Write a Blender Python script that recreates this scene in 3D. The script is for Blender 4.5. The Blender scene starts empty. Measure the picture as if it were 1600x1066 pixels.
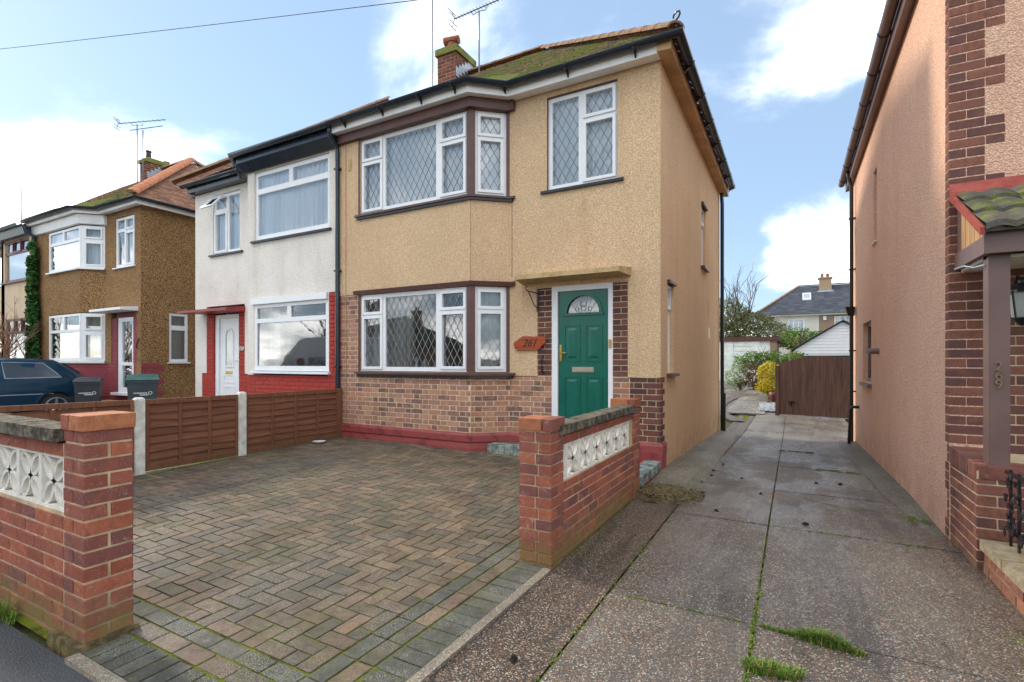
import bpy, math, random
from mathutils import Vector, Matrix, noise as mnoise
random.seed(7)
R = random.random
def U(a, b): return a + (b - a) * R()
S = bpy.context.scene
# ------------------------------------------------------------------ camera
CAMZ = 1.4
YAW = math.atan(438 / 794)
SA, CA = math.sin(YAW), math.cos(YAW)
cd = bpy.data.cameras.new('camera'); cam = bpy.data.objects.new('camera', cd)
S.collection.objects.link(cam); S.camera = cam
cam.location = (0, 0, CAMZ); cam.rotation_euler = (math.pi / 2, 0, YAW)
cd.sensor_width = 36; cd.lens = 794 / 1600 * 36; cd.shift_y = 0.02; cd.clip_start = 0.05; cd.clip_end = 3000
# ------------------------------------------------------------------ world and sun
SUN_EL = math.radians(27); SUN_DIR = Vector((-1.0, 0.12, 0)).normalized()
CLOUD = 26.0; EXPO = 1.53; SUNP = 1.1
w = bpy.data.worlds.new('World'); S.world = w; w.use_nodes = True
nt = w.node_tree; nt.nodes.clear()
def wn(t, **k):
    n = nt.nodes.new(t)
    for a, b in k.items(): setattr(n, a, b)
    return n
def lk(a, b): nt.links.new(a, b)
def wmath(op, a, b=None, c=None, clamp=False):
    n = wn('ShaderNodeMath', operation=op, use_clamp=clamp)
    for i, v in enumerate((a, b, c)):
        if v is None: continue
        if isinstance(v, (int, float)): n.inputs[i].default_value = v
        else: lk(v, n.inputs[i])
    return n.outputs[0]
tc = wn('ShaderNodeTexCoord')
sky = wn('ShaderNodeTexSky', sky_type='NISHITA'); sky.sun_disc = False
sky.sun_elevation = SUN_EL; sky.sun_rotation = math.atan2(SUN_DIR.x, SUN_DIR.y)
sky.air_density = 1.0; sky.dust_density = 0.15; sky.ozone_density = 1.5
sep = wn('ShaderNodeSeparateXYZ'); lk(tc.outputs['Generated'], sep.inputs[0])
zz = wmath('ADD', wmath('MAXIMUM', sep.outputs[2], 0.0), 0.28)
cmb = wn('ShaderNodeCombineXYZ')
lk(wmath('DIVIDE', sep.outputs[0], zz), cmb.inputs[0]); lk(wmath('DIVIDE', sep.outputs[1], zz), cmb.inputs[1])
cmb.inputs[2].default_value = 3.7
nz = wn('ShaderNodeTexNoise'); nz.inputs['Scale'].default_value = 1.35; nz.inputs['Detail'].default_value = 9
nz.inputs['Roughness'].default_value = 0.56; nz.inputs['Distortion'].default_value = 0.35; lk(cmb.outputs[0], nz.inputs['Vector'])
cov = wmath('ADD', wmath('MULTIPLY', wmath('SUBTRACT', nz.outputs[0], 0.5), 2.0), 0.50)
def pixdir(px, py):
    u = (px - 800) / 794; v = (565 - py) / 794
    return Vector((CA * u - SA, SA * u + CA, v)).normalized()
for (px, py, wd, amp) in [(60, 230, 0.3, 0.16), (1300, 350, 0.13, 0.30), (1290, 60, 0.13, 0.16), (620, 30, 0.09, 0.2), (420, 110, 0.14, 0.1),
                          (960, 260, 0.5, -0.26), (1200, 150, 0.2, -0.16), (230, 10, 0.16, -0.2), (640, 150, 0.2, -0.14)]:
    d = pixdir(px, py)
    vd = wn('ShaderNodeVectorMath', operation='DISTANCE'); lk(tc.outputs['Generated'], vd.inputs[0]); vd.inputs[1].default_value = d
    q = wmath('DIVIDE', vd.outputs['Value'], wd)
    g = wmath('POWER', 2.718, wmath('MULTIPLY', wmath('MULTIPLY', q, q), -1.0))
    cov = wmath('ADD', cov, wmath('MULTIPLY', g, amp))
mr = wn('ShaderNodeMapRange', interpolation_type='SMOOTHSTEP'); lk(cov, mr.inputs[0])
mr.inputs[1].default_value = 0.3; mr.inputs[2].default_value = 0.98
skm = wn('ShaderNodeMix', data_type='RGBA', blend_type='MULTIPLY'); skm.inputs[0].default_value = 1
lk(sky.outputs[0], skm.inputs[6]); skm.inputs[7].default_value = (1.0, 1.05, 1.1, 1)
n2 = wn('ShaderNodeTexNoise'); n2.inputs['Scale'].default_value = 3.2; n2.inputs['Detail'].default_value = 7; lk(cmb.outputs[0], n2.inputs['Vector'])
cr = wn('ShaderNodeMix', data_type='RGBA'); lk(n2.outputs[0], cr.inputs[0])
cr.inputs[6].default_value = (CLOUD * 0.55, CLOUD * 0.56, CLOUD * 0.57, 1); cr.inputs[7].default_value = (CLOUD * 1.4, CLOUD * 1.33, CLOUD * 1.2, 1)
pal = wn('ShaderNodeMix', data_type='RGBA'); pal.inputs[0].default_value = 0.72; lk(skm.outputs[2], pal.inputs[6]); pal.inputs[7].default_value = (1.62, 2.2, 2.98, 1)
mx = wn('ShaderNodeMix', data_type='RGBA'); lk(wmath('POWER', mr.outputs[0], 1.5), mx.inputs[0]); lk(pal.outputs[2], mx.inputs[6]); lk(cr.outputs[2], mx.inputs[7])
bg = wn('ShaderNodeBackground'); bg.inputs[1].default_value = 0.1; lk(mx.outputs[2], bg.inputs[0])
wo = wn('ShaderNodeOutputWorld'); lk(bg.outputs[0], wo.inputs[0])
sl = bpy.data.lights.new('sun', 'SUN'); sl.energy = SUNP; sl.angle = math.radians(7); sl.color = (1, 0.9, 0.76)
so = bpy.data.objects.new('sun', sl); S.collection.objects.link(so)
sd = Vector((SUN_DIR.x * math.cos(SUN_EL), SUN_DIR.y * math.cos(SUN_EL), math.sin(SUN_EL)))
so.rotation_euler = sd.to_track_quat('Z', 'Y').to_euler(); so.location = (-20, 10, 20)
S.view_settings.view_transform = 'Standard'; S.view_settings.look = 'None'; S.view_settings.exposure = EXPO
S.view_settings.gamma = 1; S.view_settings.use_curve_mapping = False
S.render.engine = 'CYCLES'
try:
    S.cycles.transparent_max_bounces = 16
except Exception: pass

# ------------------------------------------------------------------ mesh helpers
LOC = {}
PERSP = lambda x, y, z: (lambda d: None if d < 0.2 else (800 + 794 * (CA * x + SA * y) / d, 565 - 794 * (z - CAMZ) / d, d))(-SA * x + CA * y)
def link(o, parent=None):
    S.collection.objects.link(o)
    if parent is not None: o.parent = parent
    return o
def props(o, label=None, cat=None, group=None, kind=None):
    if label: o['label'] = label
    if cat: o['category'] = cat
    if group: o['group'] = group
    if kind: o['kind'] = kind
    return o
def thing(name, loc, label, cat, group=None):
    o = bpy.data.objects.new(name, None); o.empty_display_size = 0.1; o.location = loc
    link(o); LOC[o.name] = Vector(loc); return props(o, label, cat, group)
class F:
    """wall frame: u along the wall, n outwards, z up"""
    def __init__(s, o, d):
        s.o = o; l = math.hypot(*d); s.d = (d[0] / l, d[1] / l); s.n = (s.d[1], -s.d[0]); s.l = l
    def __call__(s, u, n, z): return (s.o[0] + u * s.d[0] + n * s.n[0], s.o[1] + u * s.d[1] + n * s.n[1], z)
WORLD = F((0, 0), (1, 0))
def WXYZ(x, y, z): return (x, y, z)
class MB:
    def __init__(s): s.v = []; s.f = []
    def add(s, vs, fs):
        b = len(s.v); s.v.extend(vs); s.f.extend([tuple(b + i for i in f) for f in fs])
    def hexa(s, p): s.add(p, [(0, 3, 2, 1), (4, 5, 6, 7), (0, 1, 5, 4), (1, 2, 6, 5), (2, 3, 7, 6), (3, 0, 4, 7)])
    def box(s, f, u0, u1, n0, n1, z0, z1):   # n1 is outer
        s.hexa([f(u0, n1, z0), f(u1, n1, z0), f(u1, n0, z0), f(u0, n0, z0), f(u0, n1, z1), f(u1, n1, z1), f(u1, n0, z1), f(u0, n0, z1)])
    def wbox(s, x0, x1, y0, y1, z0, z1):
        s.hexa([(x0, y0, z0), (x1, y0, z0), (x1, y1, z0), (x0, y1, z0), (x0, y0, z1), (x1, y0, z1), (x1, y1, z1), (x0, y1, z1)])
    def quad(s, a, b, c, d): s.add([a, b, c, d], [(0, 1, 2, 3)])
    def prism(s, pts0, pts1):
        n = len(pts0); s.add(list(pts0) + list(pts1), [tuple(range(n - 1, -1, -1)), tuple(range(n, 2 * n))] + [(i, (i + 1) % n, n + (i + 1) % n, n + i) for i in range(n)])
    def tube(s, pts, r, seg=8, caps=True):
        pts = [Vector(p) for p in pts]; rs = r if isinstance(r, (list, tuple)) else [r] * len(pts)
        b = len(s.v); up = None
        for i, p in enumerate(pts):
            t = (pts[min(i + 1, len(pts) - 1)] - pts[max(i - 1, 0)]).normalized()
            if up is None: up = Vector((0, 0, 1)) if abs(t.z) < 0.9 else Vector((1, 0, 0))
            a = t.cross(up)
            if a.length < 1e-4: a = t.cross(Vector((0.3, 1, 0.2)))
            a.normalize(); c = t.cross(a).normalized(); up = a.cross(t) * -1 if False else up
            for k in range(seg):
                an = 2 * math.pi * k / seg; s.v.append(tuple(p + (a * math.cos(an) + c * math.sin(an)) * rs[i]))
        for i in range(len(pts) - 1):
            for k in range(seg):
                k2 = (k + 1) % seg; s.f.append((b + i * seg + k, b + i * seg + k2, b + (i + 1) * seg + k2, b + (i + 1) * seg + k))
        if caps:
            s.f.append(tuple(b + k for k in range(seg - 1, -1, -1))); e = b + (len(pts) - 1) * seg; s.f.append(tuple(e + k for k in range(seg)))
    def lathe(s, c, prof, seg=16):
        b = len(s.v)
        for (r, z) in prof:
            for k in range(seg):
                an = 2 * math.pi * k / seg; s.v.append((c[0] + r * math.cos(an), c[1] + r * math.sin(an), c[2] + z))
        for i in range(len(prof) - 1):
            for k in range(seg):
                k2 = (k + 1) % seg; s.f.append((b + i * seg + k, b + i * seg + k2, b + (i + 1) * seg + k2, b + (i + 1) * seg + k))
        s.f.append(tuple(b + k for k in range(seg - 1, -1, -1))); e = b + (len(prof) - 1) * seg; s.f.append(tuple(e + k for k in range(seg)))
    def sweep(s, path, prof, closed_prof=True):
        """path: 2-D points walked with the outside on the right; prof: (offset outwards, z)"""
        n = len(path); offs = []
        for i in range(n):
            def nrm(a, b):
                dx, dy = b[0] - a[0], b[1] - a[1]; l = math.hypot(dx, dy); return (dy / l, -dx / l)
            n1 = nrm(path[i - 1], path[i]) if i > 0 else nrm(path[0], path[1])
            n2_ = nrm(path[i], path[i + 1]) if i < n - 1 else n1
            m = (n1[0] + n2_[0], n1[1] + n2_[1]); l = math.hypot(*m); m = (m[0] / l, m[1] / l)
            k = 1 / max(0.3, m[0] * n1[0] + m[1] * n1[1]); offs.append((m[0] * k, m[1] * k))
        b = len(s.v); m_ = len(prof)
        for i in range(n):
            for (o, z) in prof: s.v.append((path[i][0] + offs[i][0] * o, path[i][1] + offs[i][1] * o, z))
        rng = m_ if closed_prof else m_ - 1
        for i in range(n - 1):
            for k in range(rng):
                k2 = (k + 1) % m_; s.f.append((b + i * m_ + k, b + (i + 1) * m_ + k, b + (i + 1) * m_ + k2, b + i * m_ + k2))
        if closed_prof:
            s.f.append(tuple(b + k for k in range(m_))); e = b + (n - 1) * m_; s.f.append(tuple(e + k for k in range(m_ - 1, -1, -1)))
    def region(s, f, u0, u1, z0, z1, holes=(), nf=0.0, th=0.25):
        """slab with rectangular holes and real reveals"""
        us = sorted({u0, u1, *[h[0] for h in holes], *[h[1] for h in holes]}); us = [u for u in us if u0 - 1e-6 <= u <= u1 + 1e-6]
        zs = sorted({z0, z1, *[h[2] for h in holes], *[h[3] for h in holes]}); zs = [z for z in zs if z0 - 1e-6 <= z <= z1 + 1e-6]
        def solid(i, j):
            if i < 0 or j < 0 or i >= len(us) - 1 or j >= len(zs) - 1: return False
            cu = (us[i] + us[i + 1]) / 2; cz = (zs[j] + zs[j + 1]) / 2
            return not any(h[0] < cu < h[1] and h[2] < cz < h[3] for h in holes)
        nb = nf - th
        for i in range(len(us) - 1):
            for j in range(len(zs) - 1):
                if not solid(i, j): continue
                a, b, c, d = us[i], us[i + 1], zs[j], zs[j + 1]
                s.quad(f(a, nf, c), f(b, nf, c), f(b, nf, d), f(a, nf, d))
                s.quad(f(b, nb, c), f(a, nb, c), f(a, nb, d), f(b, nb, d))
                if not solid(i - 1, j): s.quad(f(a, nb, c), f(a, nf, c), f(a, nf, d), f(a, nb, d))
                if not solid(i + 1, j): s.quad(f(b, nf, c), f(b, nb, c), f(b, nb, d), f(b, nf, d))
                if not solid(i, j - 1): s.quad(f(a, nb, c), f(b, nb, c), f(b, nf, c), f(a, nf, c))
                if not solid(i, j + 1): s.quad(f(a, nf, d), f(b, nf, d), f(b, nb, d), f(a, nb, d))
    def build(s, name, mat, parent=None, loc=None, smooth=None, **pr):
        base = LOC[parent.name] if parent is not None else Vector(loc or (0, 0, 0))
        me = bpy.data.meshes.new(name)
        me.from_pydata([(x - base[0], y - base[1], z - base[2]) for x, y, z in s.v], [], s.f)
        me.materials.append(mat)
        if smooth is not None:
            me.polygons.foreach_set('use_smooth', [True] * len(me.polygons))
            try: me.set_sharp_from_angle(angle=math.radians(smooth))
            except Exception: pass
        o = bpy.data.objects.new(name, me); link(o, parent)
        if parent is None: o.location = base
        LOC[o.name] = Vector(base); props(o, **pr); return o

# unit bricks shared by every brick, block and board piece
def unit_piece(c=0.04, jit=0.0):
    vs = []; fs = []; idx = {}
    for sx in (-1, 1):
        for sy in (-1, 1):
            for sz in (-1, 1):
                j = (U(-jit, jit), U(-jit, jit), U(-jit, jit))
                for ax in range(3):
                    p = [0.5 * sx, 0.5 * sy, 0.5 * sz]
                    for k in range(3):
                        if k != ax: p[k] -= c * (sx, sy, sz)[k]
                    idx[(sx, sy, sz, ax)] = len(vs); vs.append(tuple(p[k] + j[k] for k in range(3)))
    for ax in range(3):
        o = [k for k in range(3) if k != ax]
        for s in (-1, 1):
            q = []
            for a, b in ((-1, -1), (1, -1), (1, 1), (-1, 1)):
                t = [0, 0, 0]; t[ax] = s; t[o[0]] = a; t[o[1]] = b; q.append(idx[(*t, ax)])
            if (s == 1) == (ax == 1): q.reverse()
            fs.append(tuple(q))
        for a in (-1, 1):
            for b in (-1, 1):
                t0 = [0, 0, 0]; t1 = [0, 0, 0]; t0[ax] = -1; t1[ax] = 1
                for t in (t0, t1): t[o[0]] = a; t[o[1]] = b
                fs.append((idx[(*t0, o[0])], idx[(*t1, o[0])], idx[(*t1, o[1])], idx[(*t0, o[1])]))
    for sx in (-1, 1):
        for sy in (-1, 1):
            for sz in (-1, 1): fs.append(tuple(idx[(sx, sy, sz, k)] for k in range(3)))
    return vs, fs
PIECES = {}
def piece_meshes(mat, c=0.04, jit=0.012, n=4):
    key = (mat.name, c, jit)
    if key not in PIECES:
        L = []
        for i in range(n):
            vs, fs = unit_piece(c, jit); me = bpy.data.meshes.new('piece'); me.from_pydata(vs, [], fs); me.materials.append(mat)
            import bmesh
            bm = bmesh.new(); bm.from_mesh(me); bmesh.ops.recalc_face_normals(bm, faces=bm.faces); bm.to_mesh(me); bm.free()
            L.append(me)
        PIECES[key] = L
    return PIECES[key]
class Pieces:
    """countable pieces of one thing: the ones that show largest become objects, the rest one part"""
    def __init__(s, name, rest, cap=288): s.L = []; s.name = name; s.rest = rest; s.cap = cap
    def add(s, f, u0, u1, n0, n1, z0, z1, mat, parent, rot=(0, 0, 0)):
        du, dn, dz = u1 - u0, n1 - n0, z1 - z0
        c = Vector(f((u0 + u1) / 2, (n0 + n1) / 2, (z0 + z1) / 2)); ang = math.atan2(f.d[1], f.d[0])
        ps = [PERSP(*f(u, n, z)) for u in (u0, u1) for n in (n0, n1) for z in (z0, z1)]
        area = 0
        if all(ps):
            xs = [p[0] for p in ps]; ys = [p[1] for p in ps]
            if max(xs) > -5 and min(xs) < 1605 and max(ys) > -5 and min(ys) < 1070: area = (max(xs) - min(xs)) * (max(ys) - min(ys))
        s.L.append((area, c, ang, (du, dn, dz), mat, parent, rot))
    def done(s, min_area=0.0, **pr):
        s.L.sort(key=lambda t: -t[0])
        big = [t for t in s.L[:s.cap] if t[0] >= min_area]; rest = s.L[len(big):]
        for (a, c, ang, d, mat, parent, rot) in big:
            o = bpy.data.objects.new(s.name, random.choice(piece_meshes(mat))); link(o, parent)
            o.location = c - LOC[parent.name]; o.rotation_euler = (rot[0], rot[1], ang + rot[2]); o.scale = d; LOC[o.name] = c
        by = {}
        for t in rest: by.setdefault((t[4].name, t[5].name), []).append(t)
        for k, ts in by.items():
            m = MB()
            for (a, c, ang, d, mat, parent, rot) in ts:
                M = Matrix.Translation(c) @ Matrix.Rotation(ang + rot[2], 4, 'Z') @ Matrix.Rotation(rot[1], 4, 'Y') @ Matrix.Rotation(rot[0], 4, 'X')
                if a > 0 or True:
                    x, y, z = d[0] / 2, d[1] / 2, d[2] / 2
                    m.hexa([tuple(M @ Vector(p)) for p in ((-x, -y, -z), (x, -y, -z), (x, y, -z), (-x, y, -z), (-x, -y, z), (x, -y, z), (x, y, z), (-x, y, z))])
            m.build(s.rest, ts[0][4], ts[0][5], kind='stuff', **pr)
        return len(big)
def brick_fill(pc, f, u0, u1, z0, z1, bond, mat, parent, nf=0.0, dep=0.1, holes=(), row0=0, seq=None, bl=0.215, bh=0.065, j=0.01, zend=True):
    course = bh + j; r = row0; z = z0
    hd = (bl - j) / 2
    while z < z1 - 0.02:
        zt = min(z + bh, z1 - (0.002 if zend else 0))
        if seq: units = seq[r % len(seq)]; x = u0 - (0 if not isinstance(units, tuple) else 0)
        if bond == 'stretcher': units = [bl]; start = u0 - (0 if r % 2 == 0 else (bl + j) / 2)
        elif bond == 'flemish': units = [bl, hd]; start = u0 - (0 if r % 2 == 0 else (bl + j) / 2 + (hd + j) / 2)
        elif bond == 'pier': units = [bl] if r % 2 == 0 else [hd]; start = u0
        elif bond == 'header': units = [hd]; start = u0 - (0 if r % 2 == 0 else hd / 2)
        x = start; i = 0
        while x < u1 - 0.01:
            L = units[i % len(units)]; a, b = max(x, u0), min(x + L, u1); segs = [(a, b)]
            for h in holes:
                if h[2] < (z + zt) / 2 < h[3]:
                    ns = []
                    for (p, q) in segs:
                        if q <= h[0] or p >= h[1]: ns.append((p, q))
                        else:
                            if p < h[0]: ns.append((p, h[0]))
                            if q > h[1]: ns.append((h[1], q))
                    segs = ns
            for (p, q) in segs:
                if q - p > 0.025:
                    e = U(-0.0015, 0.0015)
                    pc.add(f, p, q, nf - dep, nf + e, z + U(-.001, .001), zt + U(-.001, .001), mat, parent)
            x += L + j; i += 1
        z += course; r += 1

# ------------------------------------------------------------------ materials
def srgb(r, g, b):
    c = lambda v: ((v / 255) / 12.92 if v / 255 <= 0.04045 else (((v / 255) + 0.055) / 1.055) ** 2.4)
    return (c(r), c(g), c(b), 1)
class Mt:
    def __init__(s, name, rough=0.8, metal=0.0, spec=0.5):
        s.m = bpy.data.materials.new(name); s.m.use_nodes = True; s.t = s.m.node_tree; s.b = s.t.nodes['Principled BSDF']
        s.b.inputs['Roughness'].default_value = rough; s.b.inputs['Metallic'].default_value = metal; s.b.inputs['Specular IOR Level'].default_value = spec
        g = s.t.nodes.new('ShaderNodeNewGeometry'); s.g = g; s.pos = g.outputs['Position']
    def n(s, t, **k):
        x = s.t.nodes.new(t)
        for a, b in k.items(): setattr(x, a, b)
        return x
    def put(s, sock, v):
        if hasattr(v, 'links') or isinstance(v, bpy.types.NodeSocket): s.t.links.new(v, sock)
        else: sock.default_value = v
    def scl(s, v, sc):
        x = s.n('ShaderNodeMapping'); s.put(x.inputs[0], v); x.inputs['Scale'].default_value = sc; return x.outputs[0]
    def noise(s, sc, det=4, ro=0.55, vec=None, dist=0):
        x = s.n('ShaderNodeTexNoise'); s.put(x.inputs['Vector'], vec or s.pos); x.inputs['Scale'].default_value = sc
        x.inputs['Detail'].default_value = det; x.inputs['Roughness'].default_value = ro; x.inputs['Distortion'].default_value = dist; return x.outputs[0]
    def voro(s, sc, out='Distance', feat='F1', vec=None, rnd=1.0):
        x = s.n('ShaderNodeTexVoronoi', feature=feat); s.put(x.inputs['Vector'], vec or s.pos); x.inputs['Scale'].default_value = sc
        x.inputs['Randomness'].default_value = rnd; return x.outputs[out]
    def rng(s, v, a, b, c=0.0, d=1.0, smooth=True):
        x = s.n('ShaderNodeMapRange'); x.interpolation_type = 'SMOOTHSTEP' if smooth else 'LINEAR'
        s.put(x.inputs[0], v)
        for i, q in enumerate((a, b, c, d)): x.inputs[i + 1].default_value = q
        return x.outputs[0]
    def ma(s, op, a, b=0.0, clamp=False):
        x = s.n('ShaderNodeMath', operation=op, use_clamp=clamp); s.put(x.inputs[0], a); s.put(x.inputs[1], b); return x.outputs[0]
    def mix(s, fac, a, b, blend='MIX'):
        x = s.n('ShaderNodeMix', data_type='RGBA', blend_type=blend); s.put(x.inputs[0], fac); s.put(x.inputs[6], a); s.put(x.inputs[7], b); return x.outputs[2]
    def ramp(s, v, cols, interp='CONSTANT'):
        x = s.n('ShaderNodeValToRGB'); e = x.color_ramp; e.interpolation = interp; n = len(cols)
        while len(e.elements) < n: e.elements.new(0.5)
        for i, c in enumerate(cols):
            e.elements[i].position = i / n if interp == 'CONSTANT' else i / max(1, n - 1); e.elements[i].color = c
        s.put(x.inputs[0], v); return x.outputs[0]
    def rand(s):
        o = s.n('ShaderNodeObjectInfo'); return s.ma('FRACT', s.ma('ADD', o.outputs['Random'], s.g.outputs['Random Per Island']))
    def sep(s, v=None):
        x = s.n('ShaderNodeSeparateXYZ'); s.put(x.inputs[0], v or s.pos); return x.outputs
    def bump(s, h, dist=0.01, st=1.0):
        x = s.n('ShaderNodeBump'); x.inputs['Strength'].default_value = st; x.inputs['Distance'].default_value = dist; s.put(x.inputs['Height'], h)
        s.put(s.b.inputs['Normal'], x.outputs[0])
    def col(s, c): s.put(s.b.inputs['Base Color'], c)
    def ro(s, v): s.put(s.b.inputs['Roughness'], v)
def mul(c, k): return (c[0] * k, c[1] * k, c[2] * k, 1)
def roughcast(name, c, dark, grain=55, amt=0.35, depth=0.012, lo=0.75):
    m = Mt(name, 0.9, spec=0.2)
    g = m.noise(grain, 3, 0.6); g2 = m.voro(grain * 1.3)
    big = m.noise(0.9, 5, 0.6); st = m.noise(1.0, 4, 0.6, m.scl(m.pos, (3, 3, 0.35)))
    base = m.mix(m.rng(big, 0.3, 0.75), c, mul(c, 0.86)); base = m.mix(m.rng(st, 0.48, 0.8, 0, 0.5), base, dark)
    w_ = m.n('ShaderNodeVectorMath', operation='ADD'); m.put(w_.inputs[0], m.pos); nn = m.n('ShaderNodeTexNoise'); nn.inputs['Scale'].default_value = 2.5; nn.inputs['Detail'].default_value = 5; m.put(nn.inputs['Vector'], m.pos)
    sc_ = m.n('ShaderNodeVectorMath', operation='SCALE'); m.put(sc_.inputs[0], nn.outputs['Color']); sc_.inputs['Scale'].default_value = 0.55; m.put(w_.inputs[1], sc_.outputs[0])
    cr_ = m.voro(0.55, 'Distance', 'DISTANCE_TO_EDGE', w_.outputs[0]); ck = m.ma('MULTIPLY', m.rng(cr_, 0.004, 0.0015), m.rng(m.noise(0.7, 3), 0.5, 0.6))
    base = m.mix(m.rng(m.noise(2.6, 6, 0.7), 0.5, 0.75, 0, 0.3), base, mul(dark, 1.15)); base = m.mix(m.rng(m.noise(0.55, 4, 0.6), 0.52, 0.7, 0, 0.35), base, mul(c, 1.12))
    base = m.mix(m.ma('MULTIPLY', ck, 0.3), base, mul(dark, 0.35))
    z = m.sep()[2]; low = m.ma('MULTIPLY', m.rng(z, 0.55, -0.2), m.rng(m.noise(5, 5), 0.3, 0.7))
    base = m.mix(m.ma('MULTIPLY', low, 0.75), base, mul(dark, 0.55))
    sp = m.ma('ADD', m.ma('MULTIPLY', g, 0.6), m.ma('MULTIPLY', g2, 0.6))
    base = m.mix(m.rng(sp, 0.35, 0.72, 0, amt * 1.8), base, mul(dark, lo)); m.col(base)
    m.bump(m.ma('SUBTRACT', g, m.ma('MULTIPLY', g2, 0.8)), depth, 0.9); return m.m
def brickmat(name, cols, effl=0.3, moss=0.0, algae_top=0.3, lichen=0.0, gr=0.35, rough=0.85):
    m = Mt(name, rough, spec=0.25); r = m.rand(); c = m.ramp(r, cols)
    n = m.noise(34, 6, 0.75); c = m.mix(m.rng(m.noise(17, 4, 0.6), 0.42, 0.66, 0, 0.6), c, m.ramp(m.ma('FRACT', m.ma('ADD', r, 0.37)), cols)); c = m.mix(m.rng(n, 0.35, 0.75, 0, gr), c, (0.05, 0.03, 0.025, 1))
    n3 = m.noise(9, 4, 0.6); c = m.mix(m.rng(n3, 0.5, 0.8, 0, 0.35), c, mul(cols[0], 1.35))
    if effl: c = m.mix(m.rng(m.noise(13, 7, 0.78), 0.55, 0.75, 0, effl), c, srgb(205, 185, 165))
    if lichen: c = m.mix(m.rng(m.voro(75), 0.2, 0.12, 0, lichen), c, srgb(205, 200, 190))
    if moss:
        z = m.sep()[2]; k = m.ma('MULTIPLY', m.rng(z, algae_top, 0.0), m.rng(m.noise(7, 5, 0.6), 0.3, 0.6)); 
        c = m.mix(m.ma('MULTIPLY', k, moss), c, srgb(118, 112, 62))
    m.col(c); m.bump(m.noise(120, 4, 0.7), 0.004, 0.6); return m.m
def plain(name, c, rough=0.5, metal=0.0, var=0.12, sc=6, spec=0.5, bump=0.0, bsc=80):
    m = Mt(name, rough, metal, spec); m.col(m.mix(m.rng(m.noise(sc, 5, 0.6), 0.3, 0.75), c, mul(c, 1 - var * 2)))
    if bump: m.bump(m.noise(bsc, 4), bump, 0.6)
    return m.m
M = {}
M['tan'] = roughcast('tan_roughcast', srgb(250, 220, 182), srgb(208, 170, 128), 66, 0.42, 0.011)
M['pink'] = roughcast('pink_roughcast', srgb(255, 216, 188), srgb(226, 172, 144), 58, 0.42, 0.011)
M['cream'] = roughcast('cream_roughcast', srgb(246, 240, 232), srgb(200, 186, 165), 45, 0.18, 0.008)
M['brown_dash'] = roughcast('brown_pebbledash', srgb(204, 164, 116), srgb(110, 80, 50), 40, 0.55, 0.012, 0.9)
M['beige_wall'] = roughcast('beige_roughcast', srgb(228, 205, 175), srgb(190, 165, 135), 45, 0.2)
M['far_white'] = roughcast('far_white_render', srgb(222, 218, 208), srgb(170, 165, 155), 30, 0.2)
M['far_brown'] = roughcast('far_brown_render', srgb(165, 140, 120), srgb(120, 100, 85), 30, 0.2)
M['brick_house'] = brickmat('house_brick', [srgb(180, 134, 112), srgb(164, 120, 102), srgb(132, 102, 94), srgb(186, 144, 118), srgb(158, 116, 98), srgb(174, 130, 114), srgb(116, 92, 86), srgb(182, 130, 104), srgb(168, 126, 106), srgb(150, 112, 94)], 0.3)
M['brick_dark'] = brickmat('dark_quoin_brick', [srgb(108, 70, 62), srgb(92, 62, 58), srgb(122, 80, 66), srgb(84, 60, 60)], 0.12)
M['brick_garden'] = brickmat('garden_wall_brick', [srgb(164, 92, 72), srgb(150, 84, 66), srgb(140, 82, 70), srgb(172, 100, 74), srgb(132, 80, 72), srgb(158, 94, 76), srgb(144, 80, 62), srgb(154, 88, 70), srgb(122, 78, 74)], 0.6, 0.8, 0.3, 0.35)
M['brick_orange'] = brickmat('orange_cap_brick', [srgb(184, 118, 80), srgb(166, 102, 72), srgb(176, 108, 72)], 0.5, lichen=0.35)
M['brick_269'] = brickmat('brown_quoin_brick', [srgb(132, 88, 76), srgb(116, 78, 70), srgb(142, 94, 78), srgb(104, 74, 70), srgb(124, 80, 66)], 0.12, 0.3, 0.1)
M['brick_red_paint'] = brickmat('red_painted_brick', [srgb(170, 62, 50), srgb(166, 58, 48)], 0.0, gr=0.12, rough=0.6)
M['brick_maroon_paint'] = brickmat('maroon_painted_brick', [srgb(150, 72, 78), srgb(142, 66, 74)], 0.0, gr=0.12, rough=0.6)
M['brick_planter'] = brickmat('planter_brick', [srgb(150, 92, 76), srgb(134, 84, 72), srgb(160, 102, 84), srgb(122, 78, 70)], 0.75, 0.3, 0.1, 0.3)
M['brick_chimney'] = brickmat('chimney_brick', [srgb(128, 76, 62), srgb(105, 62, 54), srgb(92, 56, 50), srgb(138, 84, 66)], 0.1)
M['mortar'] = plain('mortar', srgb(222, 198, 164), 0.95, var=0.15, sc=12, bump=0.004, bsc=150)
def _mortar(name, c, moss):
    m = Mt(name, 0.95, spec=0.2); b = m.mix(m.rng(m.noise(10, 5), 0.3, 0.75), c, mul(c, 0.6))
    z = m.sep()[2]; b = m.mix(m.ma('MULTIPLY', m.rng(z, 0.35, 0.0), moss), b, srgb(85, 85, 45)); m.col(b); m.bump(m.noise(130, 4), 0.004, 0.7); return m.m
M['mortar_garden'] = _mortar('weathered_mortar', srgb(214, 188, 152), 0.7)
M['mortar_red'] = plain('red_paint_joint', srgb(140, 46, 40), 0.7)
M['mortar_maroon'] = plain('maroon_paint_joint', srgb(118, 52, 58), 0.7)
def _plinth():
    m = Mt('red_plinth_paint', 0.55); n = m.noise(6, 6, 0.7); c = m.mix(m.rng(n, 0.5, 0.62), srgb(146, 66, 64), srgb(118, 50, 50))
    m.col(c); m.bump(m.noise(30, 4), 0.006, 0.5); return m.m
M['plinth'] = _plinth()
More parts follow.
